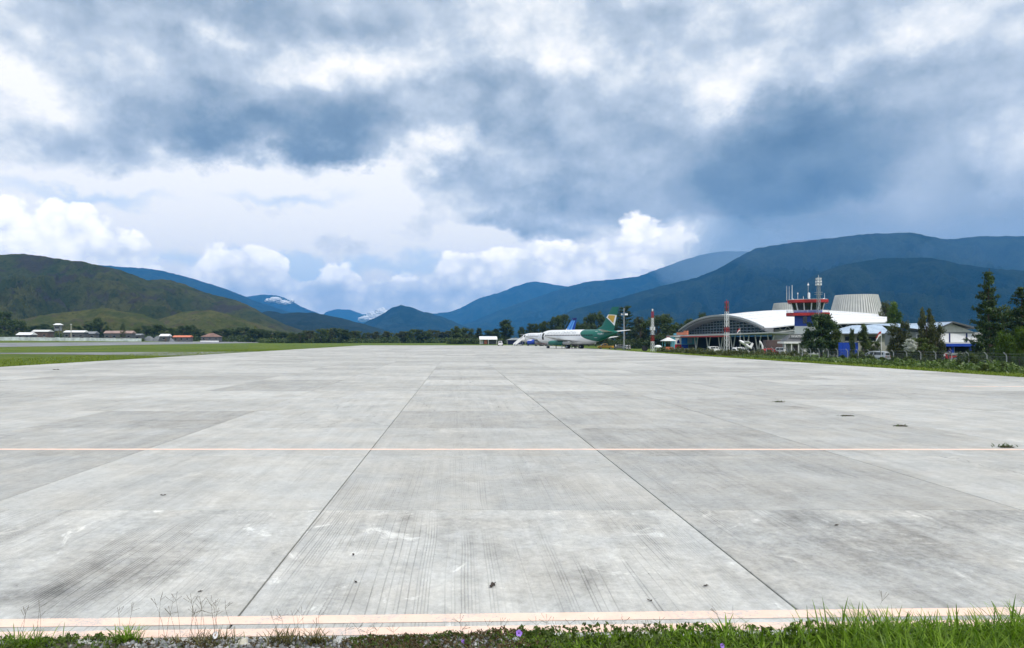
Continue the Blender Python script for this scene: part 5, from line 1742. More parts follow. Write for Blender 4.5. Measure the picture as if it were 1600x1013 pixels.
# ------------------------------------------------------------------ kiosk with mural and small pavilion at the far end of the canopy
ky = 258.0
kz = zg(60, 250)
ks = root('mural_kiosk', 'small building painted white, sky blue and red at the far end of the canopy', 'kiosk', (X(1053, ky), ky, kz))
kw = X(1089, ky) - X(1053, ky)
hz = Z(526.5, ky) - kz
MB().box((kw / 2, 2.0, hz / 2), (kw, 4.0, hz)).build('wall', M_CYAN, ks)
mid = Z(538.5, ky) - kz
for x0, x1, z0, z1, m in ((0.3, 2.6, 0.1, mid, M_RED), (2.7, 4.9, 0.1, mid, M_BLUE), (5.0, kw - 0.1, 0.1, mid, M_DGREY), (0.5, 2.5, mid + 0.1, hz - 0.1, M_OFFW), (2.7, 4.6, mid + 0.2, hz - 0.4, M_SKYB), (4.8, 6.4, mid + 0.4, hz - 0.5, M_PALEB)):
    MB().box(((x0 + x1) / 2, -0.03, (z0 + z1) / 2), (x1 - x0, 0.08, z1 - z0)).build('painted_panel', m, ks)
MB().add([(1.0, -0.09, mid + 0.4), (2.1, -0.09, mid + 0.4), (1.9, -0.09, mid + 1.2), (1.5, -0.09, mid + 1.8), (1.1, -0.09, mid + 1.2)], [(0, 1, 2, 3, 4)]).build('mural_figure', M_NAVY, ks)
MB().box((kw / 2, 1.9, hz + 0.1), (kw + 0.5, 4.6, 0.2)).build('roof', M_OFFW, ks)
MB().box((kw / 2 + 1.5, -1.5, 0.15), (kw + 5.0, 0.5, 0.5)).build('white_kerb', M_OFFW, ks)
pv_ = root('garden_pavilion', 'small pavilion with pale hipped roof beside the painted kiosk', 'pavilion', (X(1044, 250), 250, kz))
hp = Z(533, 250) - kz
for s, t in ((-1.5, -1.5), (1.5, -1.5), (1.5, 1.5), (-1.5, 1.5)):
    MB().box((s, t, hp / 2), (0.18, 0.18, hp)).build('post', M_CYAN, pv_)
MB().loft([[(-2.2, -2.2, hp), (2.2, -2.2, hp), (2.2, 2.2, hp), (-2.2, 2.2, hp)], [(-0.3, -0.3, hp + 1.2), (0.3, -0.3, hp + 1.2), (0.3, 0.3, hp + 1.2), (-0.3, 0.3, hp + 1.2)]]).build('roof', M_OFFW, pv_)
MB().box((0, 0, 0.5), (2.8, 2.8, 0.9)).build('low_wall', M_ORANGE, pv_)
# white tank and black drum on the grass
tk = root('water_tank', 'white oval tank on a low stand beside the slim mast', 'tank', (X(1028, 206), 206, zg(X(1028, 206), 206)))
MB().loft([[(x, r * math.cos(2 * math.pi * k / 14), 1.35 + 0.8 * r * math.sin(2 * math.pi * k / 14)) for k in range(14)] for x, r in [(-1.0, 0.1), (-0.9, 0.35), (-0.5, 0.6), (0, 0.68), (0.5, 0.6), (0.9, 0.35), (1.0, 0.1)]]).build('tank', M_WHITE, tk, smooth=True)
for s in (-0.55, 0.55):
    MB().box((s, 0, 0.42), (0.16, 0.9, 0.84)).build('stand', M_GREY, tk)
dm = root('cable_drum', 'black round cable drum standing on the grass by the slim mast', 'drum', (X(1008, 214), 214, zg(X(1008, 214), 214)))
MB().tube([(-0.1, -0.3, 0.75), (-0.1, 0.3, 0.75)], 0.45, 16).build('core', M_BLACK, dm)
for s in (-1, 1):
    MB().tube([(-0.1, s * 0.3, 0.75), (-0.1, s * 0.38, 0.75)], 0.8, 20).build('flange', M_BLACK, dm)

# ------------------------------------------------------------------ white aircraft monument and curved sculpture before the terminal
ay = 166.0
mo = root('aircraft_monument', 'white model aircraft mounted nose-up on a stand before the terminal', 'monument', (X(1174, ay), ay, TG))
a0, a1 = P(1174.5, 545, ay) - Vector(mo.location), P(1155, 532, ay) - Vector(mo.location)
d = (a1 - a0)
MB().tube([a0 + d * t for t in (0, 0.15, 0.45, 0.8, 0.93, 1.0)], [0.12, 0.26, 0.34, 0.32, 0.22, 0.04], 12).build('fuselage', M_WHITE, mo, smooth=True)
MB().slab([a0 + d * 0.42 + Vector((0, -2.6, 0.5)), a0 + d * 0.56 + Vector((0, -2.6, 0.6)), a0 + d * 0.62 + Vector((0, 2.6, 0.6)), a0 + d * 0.42 + Vector((0, 2.6, 0.5))], 0.1).build('wing', M_WHITE, mo)
MB().slab([a0 + d * 0.02, a0 + d * 0.2, a0 + d * 0.10 + Vector((0.35, 0, 1.2)), a0 + Vector((0.45, 0, 1.1))], 0.08).build('fin', M_WHITE, mo)
MB().tube([(a0 + d * 0.5) * 1.0, Vector(((a0 + d * 0.5).x + 0.3, 0, 0))], 0.14, 8).build('stand', M_GREY, mo)
MB().tube([P(1170, 538, ay) - Vector(mo.location), P(1168.5, 531.5, ay) - Vector(mo.location), P(1171, 531, ay) - Vector(mo.location)], [0.08, 0.07, 0.05], 6).build('mast', M_GREY, mo)
sc_ = root('curved_sculpture', 'white curved tusk-like sculpture right of the aircraft monument', 'sculpture', (X(1190, ay), ay, TG))
b0 = Vector(sc_.location)
MB().tube([P(a, b, ay) - b0 for a, b in ((1190.5, 549), (1191.5, 545), (1191.2, 541), (1190, 538), (1187.8, 535), (1186.5, 532.5))], [0.14, 0.20, 0.22, 0.20, 0.24, 0.05], 10).build('tusk', M_WHITE, sc_, smooth=True)
MB().box((0, 0, 0.15), (1.0, 1.0, 0.3)).build('plinth', M_GREY, sc_)

# brown container and gatehouse with sign
bc = root('container', 'brown metal container beside the terminal side wall', 'container', (X(1210, 168), 168, TG), R(-6))
hb_ = Z(531.5, 168) - TG
MB().box((0, 1.2, hb_ / 2), (3.6, 2.4, hb_)).build('shell', M_BROWN, bc)
for i in range(12):
    MB().box((-1.65 + i * 0.3, -0.03, hb_ / 2), (0.12, 0.06, hb_ - 0.3)).build('rib', M_BROWN, bc)
gy_ = 156.0
gh = root('gatehouse', 'small gatehouse with white porch fascia and name sign on its dark roof', 'gatehouse', (X(1240, gy_), gy_, TG), R(-8))
gw = X(1256, gy_) - X(1222, gy_)
zf0, zf1 = Z(537, gy_) - TG, Z(534, gy_) - TG
MB().box((0.6, 2.2, zf0 / 2), (gw - 1.2, 3.2, zf0)).build('wall', M_WALLG, gh)
MB().box((0, 1.2, (zf0 + zf1) / 2), (gw, 4.8, zf1 - zf0)).build('porch_fascia', M_WHITE, gh)
MB().loft([[(-gw / 2 + 0.4, -0.9, zf1 + 0.01), (gw / 2, -0.9, zf1 + 0.01), (gw / 2, 3.6, zf1 + 0.01), (-gw / 2 + 0.4, 3.6, zf1 + 0.01)], [(-0.6, 1.0, zf1 + 1.5), (gw / 2 - 0.3, 1.0, zf1 + 1.5), (gw / 2 - 0.3, 1.6, zf1 + 1.5), (-0.6, 1.6, zf1 + 1.5)]]).build('roof', M_DGREY, gh)
for x in (-2.0, -0.7, 0.7, 2.0):
    MB().box((x, -0.95, zf0 / 2), (0.2, 0.2, zf0)).build('column', M_OFFW, gh)
MB().box((0.6, 0.57, zf0 * 0.45), (0.9, 0.08, zf0 * 0.8)).build('door', M_BROWN, gh)
sg = MB().box((0.9, -0.45, zf1 + 1.15), (3.4, 0.06, 0.9)).build('sign_board', M_DGREY, gh)
text_on(sg, 'WAMENA', 0.85, lambda u, v: Vector((-0.68 + u * 0.9, -0.50, zf1 + 0.84 + v)), M_WHITE, 'lettering')


# ------------------------------------------------------------------ houses by the fence
def frame_at(px0, px1, Y0, Y1=None):
    a = Vector((X(px0, Y0), Y0, 0))
    b = Vector((X(px1, Y1 or Y0), Y1 or Y0, 0))
    return a, b


hy = 150.0
oh = root('office_house', 'low office with pale blue hipped metal roof behind the cobalt wall', 'house', (X(1311, hy), hy, TG))
ow = X(1392, hy) - X(1311, hy)
ez, rz_ = Z(521.2, hy) - TG, Z(508, hy) - TG
MB().box((ow / 2 + 0.4, 4.0, ez / 2), (ow - 1.6, 7.0, ez)).build('wall', M_CREAM, oh)
orf = MB().loft([[(0, -0.4, ez), (ow, -0.4, ez), (ow, 8.2, ez), (0, 8.2, ez)], [(ow * 0.46, 3.6, rz_), (ow, 3.6, rz_ + 0.15), (ow, 4.2, rz_ + 0.15), (ow * 0.46, 4.2, rz_)]]).build('roof', M_PALEB, oh)
MB().box((ow / 2, -0.42, ez - 0.12), (ow, 0.06, 0.24)).build('fascia', M_DGREY, orf)
for x in (2.2, 4.6, 7.0):
    wn_ = MB().box((x, 0.47, ez - 1.1), (1.4, 0.08, 0.9)).build('window', M_GLASS, oh)
    MB().box((x, 0.43, ez - 1.6), (1.6, 0.14, 0.08)).build('sill', M_OFFW, wn_)

bw_y = 118.0
bw = root('blue_wall', 'cobalt blue boarded wall behind the fence left of the silver car', 'wall', (X(1310, bw_y), bw_y, TG))
ww = X(1341, bw_y) - X(1310, bw_y)
wh = Z(535.5, bw_y) - TG
bd = MB().box((0, 0, wh / 2), (ww / 10 - 0.025, 0.06, wh)).mesh('board', M_BLUE)
for i in range(10):
    link(bpy.data.objects.new('board', bd), bw, (ww / 10 * (i + 0.5), 0.02 * (i % 2), 0))
MB().box((ww / 2, 0.1, wh * 0.75), (ww, 0.08, 0.1)).build('rail', M_NAVY, bw)
MB().box((ww / 2, 0.1, wh * 0.25), (ww, 0.08, 0.1)).build('rail', M_NAVY, bw)

# blue and white house with the gable
by = 130.0
BZ = -1.2
bh = root('gabled_house', 'two-storey blue and white house with low gable and long metal roof', 'house', (X(1430, by), by, BZ))
lx = lambda px: X(px, by) - X(1430, by)
lz = lambda py: Z(py, by) - BZ
D_ = 9.0
MB().box(((lx(1430) + lx(1541)) / 2, D_ / 2 + 0.25, (lz(519) + lz(541)) / 2), (lx(1541) - lx(1430), D_, lz(519) - lz(541))).build('upper_wall', M_WALLG, bh)
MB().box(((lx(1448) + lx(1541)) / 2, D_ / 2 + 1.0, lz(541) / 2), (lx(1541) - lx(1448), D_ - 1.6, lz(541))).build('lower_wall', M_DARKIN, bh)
gb = MB().loft([[(lx(1456), 0.2, lz(519)), (lx(1523), 0.2, lz(519)), (lx(1486), 0.2, lz(505))], [(lx(1456), D_, lz(519)), (lx(1523), D_, lz(519)), (lx(1486), D_, lz(505))]]).build('gable', M_OFFW, bh)
MB().slab([(lx(1485), -0.7, lz(503.5)), (lx(1527), -0.7, lz(514.3)), (lx(1527), D_, lz(514.3)), (lx(1485), D_, lz(503.5))], 0.12).build('roof', M_GROOF, bh)
MB().slab([(lx(1412), -0.2, lz(512)), (lx(1452), -0.7, lz(517.5)), (lx(1485), -0.7, lz(503.6)), (lx(1485), D_ + 4, lz(503.6)), (lx(1412), D_ + 4, lz(503.6))], 0.12).build('roof', M_PALEB, bh)
MB().bar((lx(1485), -0.75, lz(503.9)), (lx(1527), -0.75, lz(514.7)), 0.06, 0.25).build('barge_board', M_DGREY, bh)
MB().bar((lx(1485), -0.75, lz(503.9)), (lx(1452), -0.75, lz(518)), 0.06, 0.25).build('barge_board', M_DGREY, bh)
for a, b in ((1463, 1483.5), (1485.5, 1510), (1512.5, 1540)):
    MB().box(((lx(a) + lx(b)) / 2, 0.2, (lz(521.5) + lz(535)) / 2), (lx(b) - lx(a), 0.12, lz(521.5) - lz(535))).build('white_panel', M_WHITE, bh)
for a, b in ((1433, 1440), (1442, 1449), (1451, 1457)):
    f_ = MB().box(((lx(a) + lx(b)) / 2, 0.2, (lz(522) + lz(534)) / 2), (lx(b) - lx(a), 0.1, lz(522) - lz(534))).build('window', M_OFFW, bh)
    MB().box(((lx(a) + lx(b)) / 2, 0.13, (lz(522) + lz(534)) / 2), (lx(b) - lx(a) - 0.25, 0.06, lz(522) - lz(534) - 0.25)).build('pane', M_GLASS, f_)
for p_ in (1484.5, 1511.2, 1541):
    MB().box((lx(p_), 0.16, (lz(521) + lz(536)) / 2), (0.2, 0.16, lz(521) - lz(536))).build('post', M_NAVY, bh)
MB().box(((lx(1462) + lx(1541)) / 2, -0.4, (lz(535.4) + lz(537)) / 2), (lx(1541) - lx(1462), 1.2, lz(535.4) - lz(537))).build('ledge', M_OFFW, bh)
MB().box(((lx(1469) + lx(1541.5)) / 2, -0.6, (lz(537.1) + lz(541.5)) / 2), (lx(1541.5) - lx(1469), 0.9, lz(537.1) - lz(541.5))).build('fascia', M_BLUE, bh)
for p_ in (1470, 1485.5, 1512.5, 1541):
    MB().box((lx(p_), -0.5, lz(541.6) / 2), (0.30, 0.3, lz(541.6))).build('pillar', M_BLUE if p_ < 1540 else M_CREAM, bh)
MB().box((lx(1496), 1.1, lz(548)), (0.5, 0.1, 1.2)).build('door', M_CREAM, bh)
# garden walls
gwl = root('garden_wall', 'low grey rendered wall in front of the gabled house', 'wall', (X(1474, 118), 118, -1.3))
MB().box(((X(1562, 118) - X(1474, 118)) / 2, 0, (Z(552.5, 118) + 1.3) / 2), (X(1562, 118) - X(1474, 118), 0.25, Z(552.5, 118) + 1.3)).build('wall_face', M_WALLG, gwl)
MB().box(((X(1562, 118) - X(1474, 118)) / 2, 0, Z(552.5, 118) + 1.33), (X(1562, 118) - X(1474, 118) + 0.1, 0.32, 0.08)).build('coping', M_OFFW, gwl)
bwl = root('beige_wall', 'plain beige wall between the gabled house and the bright shrubs', 'wall', (X(1544, 124), 124, -1.3))
MB().box(((X(1590, 124) - X(1544, 124)) / 2, 0, (Z(538.5, 124) + 1.3) / 2), (X(1590, 124) - X(1544, 124), 0.25, Z(538.5, 124) + 1.3)).build('wall_face', M_CREAM, bwl)
MB().box(((X(1590, 124) - X(1544, 124)) / 2, 0, Z(538.5, 124) + 1.34), (X(1590, 124) - X(1544, 124) + 0.1, 0.34, 0.08)).build('coping', M_WALLG, bwl)

# ------------------------------------------------------------------ wire fence along the apron side
m = bpy.data.materials.new('chain_link')
m.use_nodes = True
T = NT(m.node_tree)
oc = T.n('ShaderNodeTexCoord').outputs['Object']
x, y, z = T.sep(oc)
u = T.m('ADD', y, z)
v = T.m('SUBTRACT', y, z)
wire = T.m('MAXIMUM', T.m('LESS_THAN', T.m('FRACT', T.m('MULTIPLY', u, 11.0)), 0.045), T.m('LESS_THAN', T.m('FRACT', T.m('MULTIPLY', v, 11.0)), 0.045))
b = T.n('ShaderNodeBsdfPrincipled', None, Base_Color=(0.16, 0.18, 0.19, 1), Roughness=0.5)
tr_ = T.n('ShaderNodeBsdfTransparent')
mx_ = T.n('ShaderNodeMixShader', None, Fac=wire)
T.t.links.new(tr_.outputs[0], mx_.inputs[1])
T.t.links.new(b.outputs[0], mx_.inputs[2])
T.t.links.new(mx_.outputs[0], T.n('ShaderNodeOutputMaterial').inputs['Surface'])
M_CHAIN = m
FX = 54.0
fe = root('wire_fence', 'long chain-link fence on grey posts with bent tops between apron and houses', 'fence', (FX, 62, zg(FX, 62)))
pm = MB().tube([(0, 0, -0.2), (0, 0, 1.65), (-0.04, 0, 1.75), (-0.28, 0, 2.0)], 0.045, 8).mesh('post', M_GREY, smooth=True)
lm = MB().box((0, 1.35, 0.85), (0.012, 2.64, 1.6)).mesh('mesh_panel', M_CHAIN)
wm_ = MB()
for k, (xo, zo) in enumerate(((0, 1.62), (-0.12, 1.84), (-0.22, 1.94))):
    wm_.tube([(xo, 0, zo), (xo, 2.7, zo)], 0.006, 4)
wmm = wm_.mesh('top_wire', M_GREY)
for i in range(34):
    y = i * 2.7
    link(bpy.data.objects.new('post', pm), fe, (0, y, 0))
    link(bpy.data.objects.new('mesh_panel', lm), fe, (0, y, 0))
    link(bpy.data.objects.new('top_wire', wmm), fe, (0, y, 0))

# ------------------------------------------------------------------ far shed beyond the apron and second low roof
sy = 395.0
sh = root('storage_shed', 'long low shed with white roof beyond the far end of the apron', 'shed', (X(749, sy), sy, 0))
slw = X(777, sy) - X(749, sy)
zr0, zr1 = Z(531, sy), Z(527.6, sy)
MB().slab([(0, -1.5, zr0), (slw, -1.5, zr0), (slw, 4, zr1 + 0.5), (0, 4, zr1 + 0.5)], 0.15).build('roof', M_WHITE, sh)
MB().box((slw / 2, 2.4, zr0 / 2), (slw - 1.0, 3.0, zr0)).build('wall', M_DGREY, sh)
MB().box((slw * 0.36, 0.85, zr0 / 2), (slw * 0.16, 0.2, zr0 * 0.9)).build('door', M_ORANGE, sh)
MB().box((slw * 0.12, 0.85, zr0 / 2), (slw * 0.2, 0.2, zr0 * 0.9)).build('white_wall', M_OFFW, sh)
for x in (0.3, slw * 0.5, slw - 0.3):
    MB().box((x, -1.3, zr0 / 2), (0.2, 0.2, zr0)).build('post', M_OFFW, sh)
s2 = root('open_shelter', 'low shelter with grey and navy roof left of the airliner stairs', 'shelter', (X(791, 380), 380, 0))
w2_ = X(822, 380) - X(791, 380)
za = Z(531.5, 380)
MB().loft([[(0, -1, za), (w2_, -1, za), (w2_, 4, za), (0, 4, za)], [(w2_ * 0.3, 1.3, za + 1.0), (w2_ * 0.8, 1.3, za + 1.0), (w2_ * 0.8, 1.6, za + 1.0), (w2_ * 0.3, 1.6, za + 1.0)]]).build('roof', M_GROOF, s2)
MB().box((w2_ / 2, 2, za / 2), (w2_ - 2, 2.4, za)).build('wall', M_NAVY, s2)
for x in (0.4, w2_ / 2, w2_ - 0.4):
    MB().box((x, -0.8, za / 2), (0.2, 0.2, za)).build('post', M_GREY, s2)

# ------------------------------------------------------------------ village across the runway
fa_, fb_ = P(-25, 530, 362), P(226, 530, 478)
fd = Vector((fb_.x - fa_.x, fb_.y - fa_.y, 0))
wl = root('perimeter_fence', 'long whitewashed sheet fence along the far side of the runway', 'fence', (fa_.x, fa_.y, 0), math.atan2(fd.y, fd.x))
pn = MB().box((0, 0, 0.95), (2.9, 0.06, 1.9)).mesh('panel', principled('whitewash', (0.60, 0.66, 0.67), 0.7, var=0.3, vscale=0.3, dirt=0.2))
rl = MB().box((0, 0.06, 1.0), (0.12, 0.08, 2.1)).mesh('post', M_OFFW)
for i in range(int(fd.length / 3.0)):
    rr_ = random.Random(i)
    q = fa_ + fd.normalized() * (3.0 * i + 1.5)
    link(bpy.data.objects.new('panel', pn), wl, (3.0 * i + 1.5, 0.3 * math.sin(i * 0.2), zg(q.x, q.y) + rr_.uniform(-0.15, 0.1)))
    link(bpy.data.objects.new('post', rl), wl, (3.0 * i, 0.3 * math.sin(i * 0.2), zg(q.x, q.y)))


def house(label, px0, px1, eave, ridge, Y, wall, roof, name='village_house', depth=7.0, cat='house', hip=0.0):
    x0, x1 = X(px0, Y), X(px1, Y)
    zb = zg((x0 + x1) / 2, Y)
    r = root(name, label, cat, (x0, Y, zb))
    w = x1 - x0
    e, rd = Z(eave, Y) - zb, Z(ridge, Y) - zb
    MB().box((w / 2, depth / 2, e / 2 - 0.2), (w - 0.8, depth - 0.8, e + 0.4)).build('wall', wall, r)
    MB().loft([[(0, 0, e), (w, 0, e), (w, depth, e), (0, depth, e)], [(hip * w, depth / 2 - 0.1, rd), (w - hip * w, depth / 2 - 0.1, rd), (w - hip * w, depth / 2 + 0.1, rd), (hip * w, depth / 2 + 0.1, rd)]]).build('roof', roof, r)
    k = max(1, int(w / 4))
    for i in range(k):
        xx = w * (i + 0.5) / k
        wo = MB().box((xx, 0.38, e * 0.55), (1.2, 0.1, 1.1)).build('window', M_GLASS, r)
        MB().box((xx, 0.34, e * 0.55 - 0.62), (1.4, 0.16, 0.1)).build('sill', M_OFFW, wo)
    MB().box((w * 0.5 + 1.3 if k == 1 else w / k, 0.38, e * 0.4), (0.9, 0.1, max(1.2, e * 0.7))).build('door', M_BROWN, r)
    return r


house('village house with bright white metal roof behind the fence', 24, 48, 523.5, 519.5, 405, M_DGREY, M_WHITE)
house('brown-walled village house under a flat cream roof', 48, 75, 518.5, 515.5, 430, M_BROWN, M_OFFW)
house('long village house with white roof beside the pale post', 98, 131, 519.5, 516.5, 445, M_DGREY, M_WHITE)
house('village house with low grey roof at the end of the long white-roofed one', 127, 148, 521.5, 518, 462, M_DGREY, M_GROOF)
house('wide village house with faded red roof', 161, 206, 521, 517, 480, M_DGREY, principled('faded_red_roof', (0.34, 0.24, 0.21), 0.7, var=0.25, vscale=0.3))
house('dark-roofed village house behind the faded red one', 196, 220, 524, 521.5, 495, M_DGREY, M_GROOF)
house('small village house with stepped white roof', 248, 263, 525.5, 522, 500, M_DGREY, M_WHITE)
house('village house with orange and white roof', 269, 297, 527, 524.3, 520, M_DGREY, M_ORANGE)
pav = house('brown hip-roofed pavilion with white base near the runway', 313, 342, 526.5, 520.5, 540, M_DGREY, M_RUST, 'pavilion', 9.0, 'pavilion', 0.4)
MB().box(((X(342, 540) - X(313, 540)) / 2, -0.2, 0.45), (X(342, 540) - X(313, 540), 0.3, 1.0)).build('base_wall', M_WHITE, pav)
wt_ = root('lookout_tower', 'grey lookout tower with white roof above the village', 'tower', (X(91, 425), 425, zg(X(91, 425), 425)))
ht = Z(508, 425) - zg(X(91, 425), 425)
for s, t in ((-1.5, -1.5), (1.5, -1.5), (1.5, 1.5), (-1.5, 1.5)):
    MB().box((s, t, ht / 2), (0.25, 0.25, ht)).build('leg', M_DGREY, wt_)
MB().box((0, 0, ht * 0.80), (2.9, 2.9, ht * 0.36)).build('cabin', M_GROOF, wt_)
MB().box((0, -1.47, ht * 0.84), (2.4, 0.08, ht * 0.14)).build('window', M_GLASS, wt_)
MB().loft([[(-2.1, -2.1, ht), (2.1, -2.1, ht), (2.1, 2.1, ht), (-2.1, 2.1, ht)], [(-1.2, -0.3, ht + 0.9), (1.2, -0.3, ht + 0.9), (1.2, 0.3, ht + 0.9), (-1.2, 0.3, ht + 0.9)]]).build('roof', M_WHITE, wt_)
po = root('pale_post', 'tall pale post beside the long white-roofed village house', 'post', (X(111, 424), 424, zg(X(111, 424), 424)))
hpp = Z(506.5, 424) - zg(X(111, 424), 424)
MB().tube([(0, 0, 0), (0, 0, hpp)], [0.3, 0.22], 8).build('shaft', M_CREAM, po)
MB().box((0, 0, hpp - 0.2), (0.9, 0.5, 0.3)).build('head', M_OFFW, po)
# grey gravel heaps at the end of the fence
M_HEAP = principled('gravel_heap', (0.17, 0.185, 0.20), 0.95, var=0.2, vscale=0.8)
for i, (px_, tp, w) in enumerate([(233, 525.5, 22), (248, 524.8, 24), (262, 526, 22)]):
    Y = 505.0
    xx = X(px_, Y)
    zb = zg(xx, Y)
    hh = Z(tp, Y) - zb
    rr_ = w * Y / F / 2
    rings = []
    for q, f_ in ((1.0, 0.0), (0.78, 0.35), (0.5, 0.72), (0.22, 0.95), (0.02, 1.0)):
        rings.append([(rr_ * q * math.cos(k * math.pi / 8) * (1 + 0.08 * math.sin(3 * k + i)), rr_ * 0.6 * q * math.sin(k * math.pi / 8), hh * f_ * (1 + 0.06 * math.sin(2 * k + i))) for k in range(16)])
    o = MB().loft(rings).build('gravel_heap', M_HEAP, None, smooth=True, loc=(xx, Y, zb - 0.1))
    tag(o, ['grey gravel heap nearest the white fence end', 'middle and tallest of three grey gravel heaps', 'grey gravel heap below the stepped white roof'][i], 'gravel heap', 'gravel heaps beyond the runway')


# ------------------------------------------------------------------ foreground: soil strip, gravel, grass and weeds at the apron edge
rng = np.random.default_rng(11)


def soil_z(x, y):
    return 0.012 + 0.030 * (mnoise.noise(Vector((x * 1.7, y * 1.7, 3.3))) + 0.5 * mnoise.noise(Vector((x * 6, y * 6, 1.0)))) - max(0, y - 6.0 - 0.018 * (x + 6)) * 0.28 + 0.02 * max(0, 5.9 - y)


sx_ = np.arange(-9, 11.01, 0.09)
sy_ = list(np.arange(2.0, 5.4, 0.4)) + list(np.arange(5.4, 6.5, 0.05))
V = []
for yy in sy_:
    for xx in sx_:
        e = 6.13 + 0.05 * mnoise.noise(Vector((xx * 1.3, 0, 7))) + 0.03 * mnoise.noise(Vector((xx * 6, 0, 2))) + 0.022 * (xx + 6) - 0.02
        y2 = min(yy, e)
        V.append((xx, y2, max(soil_z(xx, y2), -0.02) if yy < 6.44 else -0.03))
n = len(sx_)
Q = [(j * n + i, j * n + i + 1, (j + 1) * n + i + 1, (j + 1) * n + i) for j in range(len(sy_) - 1) for i in range(n - 1)]
o = link(bpy.data.objects.new('soil_strip', npmesh('soil_strip', V, [Q], [M_SOIL], smooth=True)))
tag(o, 'strip of bare earth along the near apron edge', kind='structure')


def edge_y(x):
    return 6.11 + 0.022 * (x + 6)


# gravel: small broken stones, grey
ico = bmesh.new()
bmesh.ops.create_icosphere(ico, subdivisions=1, radius=1.0)
iv = np.array([v.co[:] for v in ico.verts])
ico.verts.ensure_lookup_table()
it = np.array([[v.index for v in f.verts] for f in ico.faces])
ico.free()


def stones(n, xs, ys, size, zoff=0.0):
    V, Fc, t = [], [], []
    for i in range(n):
        x = rng.choice(xs) + rng.normal() * 0.14
        y = ys[0] + (ys[1] - ys[0]) * rng.random()
        y = min(y, edge_y(x) - 0.01 + 0.05 * rng.random() ** 3)
        s = size * (0.35 + 1.1 * rng.random() ** 2)
        sc = s * (0.6 + 0.7 * rng.random(3))
        a = rng.random() * 6.28
        c, q = math.cos(a), math.sin(a)
        p = iv * sc * (0.75 + 0.5 * rng.random((len(iv), 1)))
        p = np.stack([p[:, 0] * c - p[:, 1] * q, p[:, 0] * q + p[:, 1] * c, p[:, 2] * 0.75], 1)
        V.append(p + np.array([x, y, soil_z(x, y) + s * 0.25 + zoff]))
        Fc.append(it + i * len(iv))
        t.append(np.full(len(iv), rng.random()))
    return np.concatenate(V), np.concatenate(Fc), np.concatenate(t)


m = bpy.data.materials.new('gravel_stone')
m.use_nodes = True
T = NT(m.node_tree)
at = T.n('ShaderNodeAttribute', {'attribute_name': 'tint'}).outputs['Fac']
pos = T.n('ShaderNodeNewGeometry').outputs['Position']
c = T.mix(T.m('MULTIPLY', T.noise(pos, 90, 3), 0.5), T.ramp(at, [(0, (0.13, 0.14, 0.15)), (0.6, (0.30, 0.31, 0.32)), (1, (0.58, 0.57, 0.55))]), (0.12, 0.12, 0.12))
M_STONE = finish(m, T, c, 0.85)
gx_ = [X(p, 6.05) for p in list(range(185, 560, 6)) + list(range(690, 840, 8)) + list(range(-200, 190, 40)) + list(range(850, 1300, 60))]
V, Fc, t = stones(2600, gx_, (5.7, 6.2), 0.020)
o = link(bpy.data.objects.new('gravel', npmesh('gravel', V, [Fc], [M_STONE], tint=np.repeat(t[:, None], 3, 1))))
tag(o, 'grey broken gravel along the apron edge', kind='stuff')


def rock(label, px, Y, size, mat, zz=None):
    bm = bmesh.new()
    bmesh.ops.create_icosphere(bm, subdivisions=2, radius=1.0)
    for v in bm.verts:
        k = 1 + 0.28 * mnoise.noise(v.co * 1.7 + Vector((px, 0, 0)))
        v.co = Vector((v.co.x * size[0] * k, v.co.y * size[1] * k, v.co.z * size[2] * k))
    me = bpy.data.meshes.new('stone')
    bm.to_mesh(me)
    bm.free()
    me.materials.append(mat)
    x = X(px, Y)
    o = link(bpy.data.objects.new('stone', me), None, (x, Y, soil_z(x, Y) + size[2] * 0.55 if zz is None else zz), px)
    return tag(o, label, 'stone')


M_PALE = principled('pale_stone', (0.52, 0.49, 0.40), 0.85, var=0.2, vscale=30)
M_STN2 = principled('grey_stone', (0.34, 0.35, 0.37), 0.85, var=0.25, vscale=30)
rock('pale cream stone lying in the gravel among the weeds', 380, 6.03, (0.045, 0.04, 0.032), M_PALE)
rock('largest grey stone in the gravel below the purple flower', 806, 6.0, (0.04, 0.035, 0.03), M_STN2)
rock('rounded grey stone beside the short weeds in the middle gravel', 668, 6.0, (0.035, 0.03, 0.024), M_STN2)


